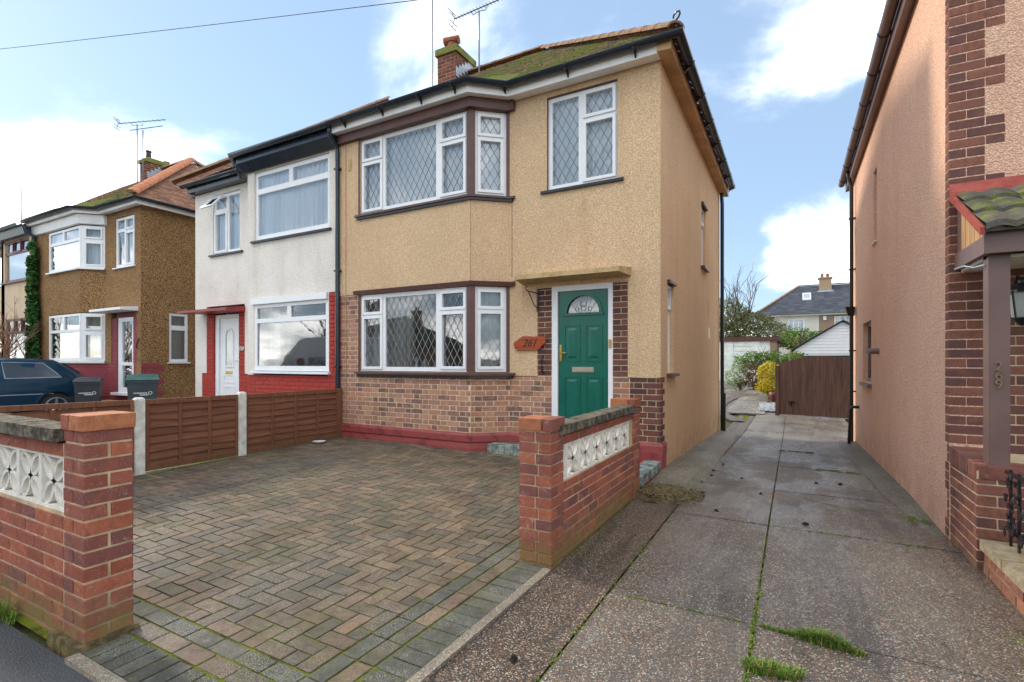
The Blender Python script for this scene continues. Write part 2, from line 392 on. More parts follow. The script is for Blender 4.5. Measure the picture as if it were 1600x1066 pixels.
def _paver(name, cols, pale):
    m = Mt(name, 0.8, spec=0.35); c = m.ramp(m.rand(), cols)
    big = m.noise(0.8, 5, 0.6); c = m.mix(m.rng(big, 0.42, 0.68, 0, 0.6), c, srgb(92, 88, 84))
    c = m.mix(m.rng(m.noise(75, 6, 0.8), 0.42, 0.62, 0, 0.45), c, (0.035, 0.032, 0.026, 1)); c = m.mix(m.rng(m.noise(24, 5, 0.75), 0.55, 0.7, 0, 0.3), c, srgb(160, 146, 122))
    c = m.mix(m.rng(m.noise(1.9, 8, 0.75), 0.48, 0.66, 0, 0.5), c, srgb(86, 84, 46)); c = m.mix(m.rng(m.noise(11, 7, 0.8), 0.46, 0.62, 0, 0.6), c, srgb(64, 60, 46))
    c = m.mix(m.ma('MULTIPLY', m.rng(m.voro(190), 0.34, 0.2), m.rng(m.noise(3.0, 4), 0.42, 0.6)), c, pale)
    c = m.mix(m.ma('MULTIPLY', m.rng(m.noise(30, 5, 0.7), 0.56, 0.64), m.rng(m.noise(1.3, 4, 0.6), 0.42, 0.6, 0, 0.8)), c, srgb(98, 104, 40)); m.col(c); m.ro(m.rng(m.noise(1.3, 4), 0.35, 0.7, 0.62, 0.9)); m.bump(m.noise(170, 5, 0.7), 0.003, 0.7); return m.m
M['paver'] = _paver('brown_paving_block', [srgb(124, 104, 84), srgb(110, 92, 76), srgb(98, 86, 72), srgb(120, 96, 78), srgb(134, 110, 88), srgb(90, 82, 72), srgb(112, 92, 78)], srgb(176, 168, 150))
M['paver_grey'] = _paver('grey_paving_block', [srgb(88, 90, 82), srgb(80, 82, 76), srgb(96, 94, 84), srgb(76, 76, 70)], srgb(186, 182, 168))
def _joint():
    m = Mt('mossy_sand_joint', 1.0, spec=0.1); c = m.mix(m.rng(m.noise(5, 6, 0.7), 0.36, 0.58), srgb(62, 56, 30), srgb(104, 112, 32)); m.col(c); m.bump(m.noise(90, 3), 0.006); return m.m
M['joint'] = _joint()
def _slab(name, c0, c1, wet, green=0.2):
    m = Mt(name, 0.6, spec=0.5); r = m.rand()
    c = m.mix(m.rng(m.noise(1.1, 6, 0.65), 0.3, 0.7), c0, c1); c = m.mix(m.ma('MULTIPLY', r, 0.22), c, mul(c0, 0.6))
    c = m.mix(m.rng(m.noise(0.75, 7, 0.7, m.scl(m.pos, (1.5, 0.6, 1)), 0.8), 0.44, 0.62, 0, 0.55), c, mul(c1, 0.5)); c = m.mix(m.rng(m.noise(1.9, 7, 0.75, m.scl(m.pos, (1, .7, 3)), 0.5), 0.56, 0.7, 0, 0.4), c, srgb(158, 152, 142))
    cellc = m.voro(150, 'Color'); v = m.sep(cellc)
    c = m.mix(m.rng(v[0], 0.6, 0.75, 0, 0.5), c, srgb(160, 118, 84)); c = m.mix(m.rng(v[1], 0.84, 0.9, 0, 0.6), c, srgb(205, 195, 178))
    c = m.mix(m.rng(v[2], 0.6, 0.9, 0, 0.5), c, (0.02, 0.02, 0.022, 1))
    c = m.mix(m.rng(m.voro(150), 0.5, 0.9, 0, 0.5), c, (0.02, 0.02, 0.02, 1))
    c = m.mix(m.rng(m.noise(2.6, 8, 0.75, dist=0.6), 0.62, 0.7, 0, 0.38), c, srgb(165, 160, 148))
    c = m.mix(m.rng(m.noise(1.6, 7, 0.7), 0.54, 0.72, 0, green), c, srgb(82, 84, 48))
    cv = m.voro(1.1, 'Distance', 'DISTANCE_TO_EDGE', m.scl(m.pos, (1, .8, 1))); nq = m.noise(3.0, 5); c = m.mix(m.ma('MULTIPLY', m.rng(m.ma('ABSOLUTE', m.ma('SUBTRACT', m.noise(0.9, 7, 0.6, dist=0.4), 0.5)), 0.0025, 0.0008), 0.5), c, (0.02, 0.02, 0.015, 1))
    trk = m.ma('MULTIPLY', m.rng(m.noise(1.0, 6, 0.7, m.scl(m.pos, (3.2, 0.25, 1))), 0.48, 0.64, 0, 0.5), 1.0); c = m.mix(trk, c, mul(c1, 0.55)); c = m.mix(m.rng(m.noise(6.5, 7, 0.8, dist=1.0), 0.62, 0.68, 0, 0.45), c, srgb(150, 144, 124))
    m.col(c); wn_ = m.noise(1.0, 6, 0.65, m.scl(m.pos, (1.3, 0.7, 1))); m.ro(m.rng(wn_, 0.42, 0.6, 0.62, wet))
    m.bump(m.ma('ADD', m.voro(140), m.noise(60, 4)), 0.004, 0.55); return m.m
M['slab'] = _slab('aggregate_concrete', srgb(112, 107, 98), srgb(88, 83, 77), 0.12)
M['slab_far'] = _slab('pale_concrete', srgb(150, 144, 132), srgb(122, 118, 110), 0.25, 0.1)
M['haunch'] = _slab('mossy_concrete', srgb(108, 108, 88), srgb(82, 86, 62), 0.5, 0.6)
M['strip'] = _slab('pebbly_strip', srgb(86, 72, 58), srgb(64, 56, 48), 0.55, 0.35)
M['kerb'] = _slab('pale_kerb_concrete', srgb(176, 168, 150), srgb(140, 132, 116), 0.7, 0.3)
def _asph():
    m = Mt('asphalt', 0.75, spec=0.4); c = m.mix(m.noise(70, 5, 0.8), srgb(34, 36, 40), srgb(96, 98, 100)); c = m.mix(m.rng(m.noise(1.5, 5), 0.4, 0.7, 0, 0.5), c, srgb(52, 54, 56))
    m.col(c); m.bump(m.voro(110), 0.006, 0.8); return m.m
M['asphalt'] = _asph()
def _ground():
    m = Mt('ground_soil', 1, spec=0.1); c = m.mix(m.rng(m.noise(0.4, 6), 0.35, 0.65), srgb(96, 88, 68), srgb(82, 92, 52)); m.col(c); m.bump(m.noise(20, 4), 0.02); return m.m
M['ground'] = _ground()
def _timber(name, c0, c1, axis, rough=0.8):
    m = Mt(name, rough, spec=0.3); sc = [30, 30, 30]; sc[axis] = 1.6
    g = m.noise(1.0, 6, 0.65, m.scl(m.pos, tuple(sc)), 0.4); c = m.mix(m.rng(g, 0.3, 0.7), c0, c1)
    c = m.mix(m.ma('MULTIPLY', m.rand(), 0.28), c, mul(c1, 0.6)); c = m.mix(m.rng(m.noise(3, 6, 0.7), 0.58, 0.75, 0, 0.3), c, mul(c0, 1.5))
    c = m.mix(m.rng(m.sep()[2], 0.4, 0.1, 0, 0.35), c, srgb(88, 74, 46))
    m.col(c); m.bump(g, 0.004, 0.5); return m.m
M['fence'] = _timber('brown_stained_timber', srgb(138, 92, 66), srgb(108, 68, 50), 1)
M['fence_v'] = _timber('brown_timber_batten', srgb(142, 94, 68), srgb(112, 72, 52), 2)
def _gate():
    m = Mt('flaking_brown_boards', 0.8, spec=0.3); g = m.noise(1.0, 6, 0.65, m.scl(m.pos, (24, 24, 1.4)), 0.4); c = m.mix(m.rng(g, 0.3, 0.7), srgb(108, 80, 70), srgb(74, 54, 48)); c = m.mix(m.ma('MULTIPLY', m.rand(), 0.3), c, srgb(60, 42, 38))
    c = m.mix(m.rng(m.noise(1.0, 7, 0.8, m.scl(m.pos, (16, 16, 1.1))), 0.64, 0.7, 0, 0.6), c, srgb(190, 170, 155)); m.col(c); m.bump(g, 0.004, 0.5); return m.m
M['gate'] = _gate(); M['gate_old'] = _timber('dark_brown_boards', srgb(108, 78, 68), srgb(78, 56, 50), 2)
M['post_conc'] = plain('concrete_post', srgb(232, 228, 216), 0.9, var=0.2, sc=9, bump=0.003)
def _lich(name, c0, c1, c2, s=14):
    m = Mt(name, 0.95, spec=0.15); c = m.mix(m.rng(m.noise(s, 7, 0.75), 0.4, 0.6), c0, c1); c = m.mix(m.rng(m.noise(s * 2.3, 6, 0.7), 0.6, 0.7), c, c2)
    m.col(c); m.bump(m.noise(60, 5, 0.7), 0.008, 0.8); return m.m
M['coping'] = _lich('weathered_coping', srgb(120, 112, 96), srgb(66, 60, 52), srgb(182, 176, 160))
M['screen'] = _lich('white_screen_block', srgb(236, 232, 222), srgb(220, 214, 202), srgb(180, 170, 154), 8)
M['canopy'] = _lich('canopy_concrete', srgb(196, 170, 128), srgb(178, 150, 108), srgb(112, 104, 62), 6)
M['haunch_end'] = _lich('mossy_rubble', srgb(118, 102, 74), srgb(76, 68, 46), srgb(98, 100, 46), 16)
M['stone_cope'] = _lich('pale_stone_coping', srgb(158, 146, 122), srgb(132, 120, 98), srgb(104, 98, 78))
M['upvc'] = plain('white_upvc', (0.8, 0.81, 0.82, 1), 0.35, var=0.03)
M['white_paint'] = plain('white_fascia_paint', (0.86, 0.85, 0.83, 1), 0.5, var=0.08, sc=3)
M['white_board'] = plain('white_boarding', (0.75, 0.76, 0.78, 1), 0.6, var=0.04)
M['mint'] = plain('pale_green_panel', srgb(240, 248, 240), 0.7, var=0.12, sc=3)
M['brown_trim'] = plain('purple_brown_paint', srgb(96, 62, 56), 0.45, var=0.15)
M['maroon_trim'] = plain('maroon_frame_paint', srgb(108, 52, 50), 0.45)
M['soffit_tan'] = plain('tan_soffit_paint', srgb(196, 156, 112), 0.6, var=0.2, sc=3)
M['brown269'] = plain('brown_gloss_paint', srgb(112, 88, 82), 0.42, var=0.12, sc=4)
M['navy'] = plain('black_blue_gutter', srgb(38, 48, 60), 0.22, var=0.2)
M['grey_gutter'] = plain('grey_plastic_gutter', srgb(84, 100, 116), 0.3, var=0.15)
M['black'] = plain('black_paint', (0.012, 0.012, 0.014, 1), 0.3)
M['iron'] = plain('black_ironwork', (0.014, 0.015, 0.02, 1), 0.3)
M['lead'] = plain('lead_strip', srgb(150, 156, 160), 0.45, 0.4, var=0.1)
M['lead_grey'] = plain('dark_lead_strip', srgb(90, 102, 112), 0.5, 0.3, var=0.1)
M['flash'] = plain('lead_flashing', srgb(176, 186, 196), 0.5, 0.2, var=0.15)
M['red_paint'] = plain('red_gloss_paint', srgb(150, 48, 42), 0.45, var=0.1)
M['red_flash'] = _lich('faded_red_paint', srgb(158, 84, 74), srgb(142, 72, 64), srgb(140, 110, 98), 6)
M['brass'] = plain('brass', srgb(212, 178, 96), 0.25, 0.9)
M['chrome'] = plain('brushed_metal', srgb(205, 196, 178), 0.3, 0.8)
M['bronze'] = plain('bronze_numeral', srgb(150, 130, 104), 0.4, 0.6)
M['white_num'] = plain('white_numeral', (0.8, 0.8, 0.8, 1), 0.4)
M['steel'] = plain('grey_aerial_metal', srgb(112, 116, 120), 0.4, 0.6)
M['terracotta'] = _lich('terracotta', srgb(156, 98, 76), srgb(130, 82, 66), srgb(130, 120, 88), 10)
M['ridge_orange'] = _lich('orange_ridge_tile', srgb(198, 136, 102), srgb(178, 114, 84), srgb(150, 118, 84), 8)
M['ridge_dull'] = _lich('weathered_ridge_tile', srgb(158, 126, 102), srgb(128, 102, 82), srgb(120, 116, 78), 10)
def _tile(name, cols, moss, mcol=srgb(112, 118, 56)):
    m = Mt(name, 0.9, spec=0.2); c = m.ramp(m.rand(), cols); c = m.mix(m.rng(m.ma('ADD', m.ma('MULTIPLY', m.noise(1.2, 5, 0.6), 0.5), m.ma('MULTIPLY', m.noise(11, 5, 0.7), 0.5)), 0.62 - moss * 0.2, 0.72 - moss * 0.18), c, mcol)
    c = m.mix(m.rng(m.noise(22, 5), 0.4, 0.7, 0, 0.5), c, srgb(60, 58, 44)); m.col(c); m.bump(m.noise(45, 5), 0.015, 0.8); return m.m
M['tile_moss'] = _tile('mossy_roof_tile', [srgb(150, 118, 90), srgb(112, 100, 78), srgb(98, 92, 72), srgb(132, 106, 84)], 0.95)
M['tile_red'] = _tile('brown_red_roof_tile', [srgb(166, 122, 98), srgb(146, 108, 88), srgb(156, 112, 92), srgb(132, 98, 82)], 0.12, srgb(120, 112, 84))
M['tile_dark'] = _tile('dark_moss_tile', [srgb(98, 92, 84), srgb(84, 80, 76)], 0.6, srgb(124, 130, 50))
M['slate'] = _tile('slate_tile', [srgb(78, 82, 92), srgb(68, 74, 84), srgb(86, 90, 98), srgb(74, 76, 84)], 0.04)
M['moss_cap'] = _lich('mossy_cement', srgb(128, 132, 66), srgb(104, 106, 62), srgb(150, 140, 104), 7)
M['green_door'] = plain('green_door_skin', srgb(0, 98, 82), 0.3, var=0.1, bump=0.001, bsc=60)
M['sign_wood'] = _timber('varnished_wood', srgb(178, 82, 40), srgb(140, 58, 28), 0, 0.3)
M['room'] = plain('room_plaster', srgb(150, 138, 120), 0.9)
M['tyre'] = plain('tyre_rubber', (0.02, 0.02, 0.02, 1), 0.8)
M['alloy'] = plain('alloy_rim', srgb(190, 192, 196), 0.3, 0.7)
M['car'] = plain('dark_blue_car_paint', srgb(30, 62, 84), 0.18, 0.3, var=0.03)
M['car_trim'] = plain('pale_trim', srgb(150, 165, 178), 0.4)
M['lamp_red'] = plain('red_lamp_lens', srgb(150, 20, 20), 0.2)
M['bin_black'] = plain('charcoal_bin_plastic', srgb(46, 50, 58), 0.5)
M['bin_green'] = plain('green_lid_plastic', srgb(56, 104, 96), 0.5)
M['bin_body'] = plain('slate_bin_plastic', srgb(52, 66, 70), 0.5)
M['china'] = plain('glazed_china', srgb(205, 215, 228), 0.15, var=0.2, sc=30)
M['cloth_blue'] = plain('turquoise_cloth', srgb(60, 170, 200), 0.7)
M['pot'] = plain('dark_red_pot', srgb(96, 40, 36), 0.35)
M['bark'] = plain('bark', srgb(110, 92, 72), 0.95, var=0.25, sc=20, bump=0.01)
M['stem_red'] = plain('red_berry', srgb(180, 20, 30), 0.4)
M['twig'] = plain('dry_twig', srgb(140, 104, 84), 0.9)
M['van'] = plain('white_van_paint', (0.7, 0.72, 0.75, 1), 0.25, var=0.02)
M['van_text'] = plain('black_lettering', (0.03, 0.03, 0.03, 1), 0.4)
M['van_logo'] = plain('magenta_logo', srgb(150, 30, 60), 0.4)
M['dish'] = plain('white_crockery', (0.8, 0.8, 0.8, 1), 0.3)
M['lamp_glass'] = plain('frosted_lantern_glass', srgb(190, 196, 190), 0.1)
def leafmat(name, cols, gl=0.5):
    m = Mt(name, gl, spec=0.3); c = m.ramp(m.g.outputs['Random Per Island'], cols); m.col(c)
    tr = m.n('ShaderNodeBsdfTranslucent'); m.put(tr.inputs[0], c); ms = m.n('ShaderNodeMixShader'); ms.inputs[0].default_value = 0.3
    out = m.t.nodes['Material Output']; m.t.links.new(m.b.outputs[0], ms.inputs[1]); m.t.links.new(tr.outputs[0], ms.inputs[2]); m.t.links.new(ms.outputs[0], out.inputs[0]); return m.m
M['leaf_ivy'] = leafmat('ivy_leaf', [srgb(42, 84, 40), srgb(60, 108, 48), srgb(34, 66, 34), srgb(90, 130, 60)])
M['leaf_olive'] = leafmat('olive_leaf', [srgb(120, 126, 84), srgb(96, 106, 70), srgb(142, 140, 96), srgb(78, 90, 56), srgb(150, 138, 100)])
M['leaf_green'] = leafmat('green_leaf', [srgb(70, 112, 46), srgb(96, 138, 54), srgb(50, 86, 36), srgb(140, 160, 60)])
M['leaf_yellow'] = leafmat('yellow_leaf', [srgb(222, 196, 56), srgb(204, 176, 46), srgb(170, 160, 62), srgb(232, 212, 84), srgb(140, 146, 60)])
M['leaf_pale'] = leafmat('variegated_leaf', [srgb(150, 168, 120), srgb(186, 194, 156), srgb(116, 138, 88)])
M['leaf_brown'] = leafmat('brown_leaf', [srgb(104, 72, 52), srgb(84, 56, 42), srgb(124, 88, 60)])
M['leaf_red'] = leafmat('red_leaf', [srgb(190, 24, 34), srgb(160, 18, 30), srgb(210, 50, 46)])
M['grass'] = leafmat('grass_blade', [srgb(92, 140, 44), srgb(74, 116, 38), srgb(124, 152, 62), srgb(168, 160, 92), srgb(84, 130, 44), srgb(150, 136, 84)])
M['dry_grass'] = leafmat('dry_blade', [srgb(176, 150, 110), srgb(150, 110, 92), srgb(196, 176, 130), srgb(140, 92, 80)])
def _glass(name='window_glass', tint=(0.95, 0.97, 0.97, 1), boost=1.9, rough=0.0):
    m = bpy.data.materials.new(name); m.use_nodes = True; t = m.node_tree; t.nodes.clear()
    tr = t.nodes.new('ShaderNodeBsdfTransparent'); tr.inputs[0].default_value = tint
    gl = t.nodes.new('ShaderNodeBsdfGlossy'); gl.inputs['Roughness'].default_value = rough; gl.inputs[0].default_value = (0.95, 0.97, 1, 1)
    fr = t.nodes.new('ShaderNodeFresnel'); fr.inputs[0].default_value = 1.5
    g = t.nodes.new('ShaderNodeNewGeometry'); nz_ = t.nodes.new('ShaderNodeTexNoise'); nz_.inputs['Scale'].default_value = 2.2; t.links.new(g.outputs['Position'], nz_.inputs['Vector'])
    bp = t.nodes.new('ShaderNodeBump'); bp.inputs['Strength'].default_value = 0.05; bp.inputs['Distance'].default_value = 0.02; t.links.new(nz_.outputs[0], bp.inputs['Height'])
    t.links.new(bp.outputs[0], gl.inputs['Normal'])
    mu = t.nodes.new('ShaderNodeMath'); mu.operation = 'MULTIPLY'; mu.use_clamp = True; mu.inputs[1].default_value = boost; t.links.new(fr.outputs[0], mu.inputs[0])
    ad = t.nodes.new('ShaderNodeMath'); ad.operation = 'ADD'; ad.use_clamp = True; ad.inputs[1].default_value = 0.05; t.links.new(mu.outputs[0], ad.inputs[0])
    ms = t.nodes.new('ShaderNodeMixShader'); t.links.new(ad.outputs[0], ms.inputs[0]); t.links.new(tr.outputs[0], ms.inputs[1]); t.links.new(gl.outputs[0], ms.inputs[2])
    o = t.nodes.new('ShaderNodeOutputMaterial'); t.links.new(ms.outputs[0], o.inputs[0]); return m
M['glass'] = _glass()
M['car_glass'] = _glass('car_glass', (0.3, 0.34, 0.34, 1), 1.2)
def _net(name, c, see):
    m = bpy.data.materials.new(name); m.use_nodes = True; t = m.node_tree; t.nodes.clear()
    d = t.nodes.new('ShaderNodeBsdfDiffuse'); d.inputs[0].default_value = c; tl = t.nodes.new('ShaderNodeBsdfTranslucent'); tl.inputs[0].default_value = c
    tr = t.nodes.new('ShaderNodeBsdfTransparent'); a = t.nodes.new('ShaderNodeMixShader'); a.inputs[0].default_value = 0.12
    b = t.nodes.new('ShaderNodeMixShader'); b.inputs[0].default_value = see; o = t.nodes.new('ShaderNodeOutputMaterial')
    t.links.new(d.outputs[0], a.inputs[1]); t.links.new(tl.outputs[0], a.inputs[2]); t.links.new(a.outputs[0], b.inputs[1]); t.links.new(tr.outputs[0], b.inputs[2]); t.links.new(b.outputs[0], o.inputs[0]); return m
M['net'] = _net('net_curtain', (0.93, 0.96, 0.98, 1), 0.02)
M['net_thin'] = _net('thin_net_curtain', (0.75, 0.78, 0.76, 1), 0.45)
M['blind'] = _net('white_blind', (0.6, 0.62, 0.62, 1), 0.0)
M['curtain_red'] = _net('dusty_pink_curtain', srgb(170, 120, 130), 0.0)

# ------------------------------------------------------------------ ground levels
def lerp(a, b, t): return a + (b - a) * max(0, min(1, t))
def gz(y):
    if y < 5: return 0.0
    if y < 13: return lerp(0, -0.25, (y - 5) / 8)
    if y < 17: return -0.25
    if y < 28: return lerp(-0.25, 0.43, (y - 17) / 11)
    return 0.43
def bz(x, y):
    sx = max(0, min(1, (-1.7 - x) / 3.5)); return 0.09 * sx * max(0, min(1, (y - 1.1) / 1.5)) + 0.05 * max(0, min(1, (y - 3.1) / 3)) + 0.005
g = MB(); xs = [-900, -300, -120, -60, -30, -7, -1.5, 1.1, 5, 12, 30, 60, 120, 300, 900]
ys = [-900, -300, -100, -30, -7.2] + [-2.9, 0, 3, 5, 7, 9, 11, 13, 15, 17, 20, 24, 28, 34, 45, 70, 120, 300, 900]
for y in ys:
    for x in xs: g.v.append((x, y, gz(y) - 0.06 - (0.04 if y < -2 else 0)))
for j in range(len(ys) - 1):
    for i in range(len(xs) - 1):
        a = j * len(xs) + i; g.f.append((a, a + 1, a + 1 + len(xs), a + len(xs)))
g.build('ground', M['ground'], smooth=60, kind='structure')
m = MB(); m.wbox(-60, 60, -7.5, -2.2, -0.3, -0.09); m.build('road', M['asphalt'], kind='structure')
m = MB(); m.wbox(-60, -1.5, -2.05, 1.085, -0.2, -0.012); m.wbox(1.3, 60, -2.05, 1.085, -0.2, -0.012); m.build('pavement', M['asphalt'], kind='structure')
m = MB(); m.wbox(-60, 60, -2.2, -2.05, -0.3, 0.01); m.build('kerb', M['kerb'], kind='structure')
m = MB(); m.wbox(-60, 60, -9.6, -7.5, -0.3, 0.0); m.build('far_pavement', M['asphalt'], kind='structure')
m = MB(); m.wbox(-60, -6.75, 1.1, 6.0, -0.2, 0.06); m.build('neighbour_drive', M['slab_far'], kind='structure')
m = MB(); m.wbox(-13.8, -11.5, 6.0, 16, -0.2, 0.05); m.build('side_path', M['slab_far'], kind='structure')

# ------------------------------------------------------------------ shared concrete drive between the houses
drv = bpy.data.objects.new('shared_driveway', None); link(drv); LOC[drv.name] = Vector((0, 0, 0)); props(drv, kind='structure')
m = MB()
yy = [0.0, 3, 5, 7, 9, 11, 13, 17.2]
for a, b in zip(yy, yy[1:]):
    m.quad((-1.44, a, gz(a) - 0.022), (1.3, a, gz(a) - 0.022), (1.3, b, gz(b) - 0.022), (-1.44, b, gz(b) - 0.022))
m.build('joint_bed', M['joint'], drv)
rows = [-0.8, 1.15, 2.99, 4.87, 6.42, 8.2, 10.0, 11.7, 13.4, 15.4, 17.3]
for k in range(len(rows) - 1):
    for (x0, x1) in ((-0.97, -0.185), (-0.172, 1.3)):
        if k == 0 and False: continue
        y0 = rows[k] + 0.007; y1 = rows[k + 1] - 0.007
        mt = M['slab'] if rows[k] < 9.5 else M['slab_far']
        e = U(-0.004, 0.004); m = MB(); n = 8
        tilt = U(-0.004, 0.004); skew = 0.05 if x0 > -0.5 and 2 < y1 < 4 else 0
        top = []; m_ = []
        NX = 2 if x1 < 0 else 4
        for j in range(n + 1):
            y = lerp(y0, y1, j / n)
            for i in range(NX + 1):
                x = lerp(x0, x1, i / NX); m.v.append((x + (0 if i not in (0,) else 0), y, gz(y) + e + tilt * (x - x0)))
        for j in range(n):
            for i in range(NX): a = j * (NX + 1) + i; m.f.append((a, a + 1, a + NX + 2, a + NX + 1))
        b = len(m.v); ring = [j * (NX + 1) for j in range(n, -1, -1)] + list(range(1, NX + 1)) + [j * (NX + 1) + NX for j in range(1, n + 1)] + [n * (NX + 1) + i for i in range(NX - 1, 0, -1)]
        for r_ in ring: v = m.v[r_]; m.v.append((v[0], v[1], v[2] - 0.05))
        for i in range(len(ring)): i2 = (i + 1) % len(ring); m.f.append((ring[i], b + i, b + i2, ring[i2]))
        m.build('concrete_slab', mt, drv)
m = MB(); ysx = [0.0 + 0.25 * i for i in range(69)]
for i in range(len(ysx) - 1):
    a, b = ysx[i], ysx[i + 1]
    m.add([(-1.41, a, gz(a) - 0.004), (-1.2, a, gz(a) - 0.016), (-0.985, a, gz(a) - 0.003), (-0.985, b, gz(b) - 0.003), (-1.2, b, gz(b) - 0.016), (-1.41, b, gz(b) - 0.004)], [(0, 1, 4, 5), (1, 2, 3, 4)])
m.build('pebbly_strip', M['strip'], drv)
# concrete haunch along the tan house
m = MB(); n = 26
for i in range(n + 1):
    y = lerp(5.72, 12.1, i / n); w_ = 0.5 - 0.1 * i / n + 0.025 * mnoise.noise((y * 2, 0, 0)); k = min(1, i / 3.0) if i < 3 else 1
    z = gz(y); m.v += [(-1.43, y, z - 0.03), (-1.43, y, z + 0.03 + 0.07 * k), (-1.43 + w_ * 0.85, y, z + 0.02 + 0.035 * k), (-1.43 + w_, y, z + 0.002), (-1.43 + w_, y, z - 0.03)]
for i in range(n):
    for k in range(4): a = i * 5 + k; m.f.append((a, a + 1, a + 6, a + 5))
m.f.append((4, 3, 2, 1, 0)); m.build('concrete_haunch', M['haunch'], drv, smooth=50)
m = MB()
for i in range(15):
    for j in range(9):
        x = -1.43 + 0.62 * i / 14; y = 5.15 + 0.62 * j / 8; d = (i / 14 - 0.35) ** 2 * 2.2 + (j / 8 - 0.6) ** 2 * 2
        m.v.append((x, y + 0.06 * mnoise.noise((x * 9, 3, 0)), 0.075 * max(-0.15, 1 - d * 1.7) + 0.03 * mnoise.noise((x * 12, y * 12, 1))))
for i in range(14):
    for j in range(8): a = i * 9 + j; m.f.append((a, a + 9, a + 10, a + 1))
m.build('crumbled_haunch_end', M['haunch_end'], drv, smooth=80)
m = MB(); n = 20
for i in range(n + 1):
    y = lerp(5.0, 12, i / n); z = gz(y); q_ = min(1, i / 5); w_ = (0.2 + 0.1 * (i / n) + 0.02 * mnoise.noise((y * 2, 5, 0))) * (.25 + .75 * q_); m.v += [(1.1, y, z - .02 + 0.07 * q_), (1.08 - w_, y, z - .01 + 0.032 * q_), (1.08 - w_ - 0.02, y, z - 0.02)]
for i in range(n):
    for k in range(2): a = i * 3 + k; m.f.append((a + 1, a, a + 3, a + 4))
m.build('concrete_haunch', M['haunch'], drv, smooth=50)
# the yard behind, beyond the slabs: sheets and a curved strip
m = MB()
for a, b in ((17.31, 17.6), (17.6, 20), (20, 24), (24, 28), (28, 29)):
    m.quad((-6, a, gz(a) - 0.012), (4, a, gz(a) - 0.012), (4, b, gz(b) - 0.012), (-6, b, gz(b) - 0.012))
m.build('back_yard', M['slab'], kind='structure')
def sheet(name, pts, dz, mat):
    m = MB(); n = len(pts); m.add([(x, y, gz(y) + dz) for x, y in pts], [tuple(range(n))]); return m.build(name, mat, drv)
def ribbon(name, c, w_, dz, mat):
    m = MB()
    for i, (x, y) in enumerate(c):
        t = Vector((c[min(i + 1, len(c) - 1)][0] - c[max(i - 1, 0)][0], c[min(i + 1, len(c) - 1)][1] - c[max(i - 1, 0)][1])).normalized(); nx, ny = -t.y * w_ / 2, t.x * w_ / 2
        m.v += [(x + nx, y + ny, gz(y + ny) + dz), (x - nx, y - ny, gz(y - ny) + dz)]
    for i in range(len(c) - 1): a = 2 * i; m.f.append((a, a + 1, a + 3, a + 2))
    return m.build(name, mat, drv)
for q in range(6):
    y0 = 17.4 + q * 1.55; x1 = -0.75 - 0.02 * q
    m = MB(); pts = [(-1.9 + 0.05 * q, y0), (x1, y0), (x1, y0 + 1.52), (-1.9 + 0.05 * q + 0.05, y0 + 1.52)]
    m.add([(x, y, gz(y) + 0.012) for x, y in pts] , [(0, 1, 2, 3)]); m.build('pale_slab', M['slab_far'], drv)
ribbon('curved_strip', [(-1.3 - 0.9 * math.sin(t * 0.35), 15.2 + t * 0.9) for t in range(9)], 0.35, 0.02, M['strip'])
sheet('pale_slab', [(-4.5, 17.5), (-2.3, 18.0), (-2.5, 20), (-3.2, 22), (-4.8, 23)], 0.012, M['slab_far'])
# drive cracks: thin dark recess lines drawn as narrow mossy ribbons
def crack(c, w_=0.014):
    m = MB()
    for i in range(len(c) - 1):
        (x0, y0), (x1, y1) = c[i], c[i + 1]; n = max(2, int(math.hypot(x1 - x0, y1 - y0) / 0.05)); pr_ = None
        for k in range(n + 1):
            t = k / n; x = x0 + (x1 - x0) * t + 0.012 * mnoise.noise((x0 * 3 + t * 9, y0, 2)); y = y0 + (y1 - y0) * t + 0.02 * mnoise.noise((t * 12, x0 * 5, 4))
            p = ((x, y - w_ / 2, gz(y) + 0.0105), (x, y + w_ / 2, gz(y) + 0.0105))
            if pr_: m.quad(pr_[0], p[0], p[1], pr_[1])
            pr_ = p
    m.build('crack', M['joint'], drv)
crack([(0.1, 6.1), (0.45, 5.85), (0.8, 5.9), (1.05, 5.6)], 0.02)
crack([(0.15, 5.1), (0.5, 5.5), (0.62, 5.85)], 0.008)

# ------------------------------------------------------------------ block paving
pav = bpy.data.objects.new('block_paving', None); link(pav); pav.location = (-4, 3.5, 0); LOC[pav.name] = Vector((-4, 3.5, 0)); props(pav, kind='structure')
X0, X1, Y0, Y1 = -6.6, -1.47, 1.13, 6.5
m = MB(); nx, ny = 24, 24
for j in range(ny + 1):
    for i in range(nx + 1): x = lerp(X0 - 0.1, X1, i / nx); y = lerp(Y0 - 0.02, Y1, j / ny); m.v.append((x, y, bz(x, y) - 0.006))
for j in range(ny):
    for i in range(nx): a = j * (nx + 1) + i; m.f.append((a, a + 1, a + nx + 2, a + nx + 1))
m.build('joint_bed', M['joint'], pav)
pp = Pieces('paving_block', 'distant_blocks', 295)
def blk(x0, x1, y0, y1, mat):
    if x1 - x0 < 0.03 or y1 - y0 < 0.03: return
    cx, cy = (x0 + x1) / 2, (y0 + y1) / 2; z = bz(cx, cy) + U(-0.0015, 0.002); gp = 0.0045
    sx = (bz(cx + .1, cy) - bz(cx - .1, cy)) / .2; sy = (bz(cx, cy + .1) - bz(cx, cy - .1)) / .2
    pp.add(WORLD, x0 + gp, x1 - gp, -y1 + gp, -y0 - gp, z - 0.045, z, mat, pav, (math.atan(sy) + U(-.006, .006), -math.atan(sx) + U(-.006, .006), U(-.006, .006)))
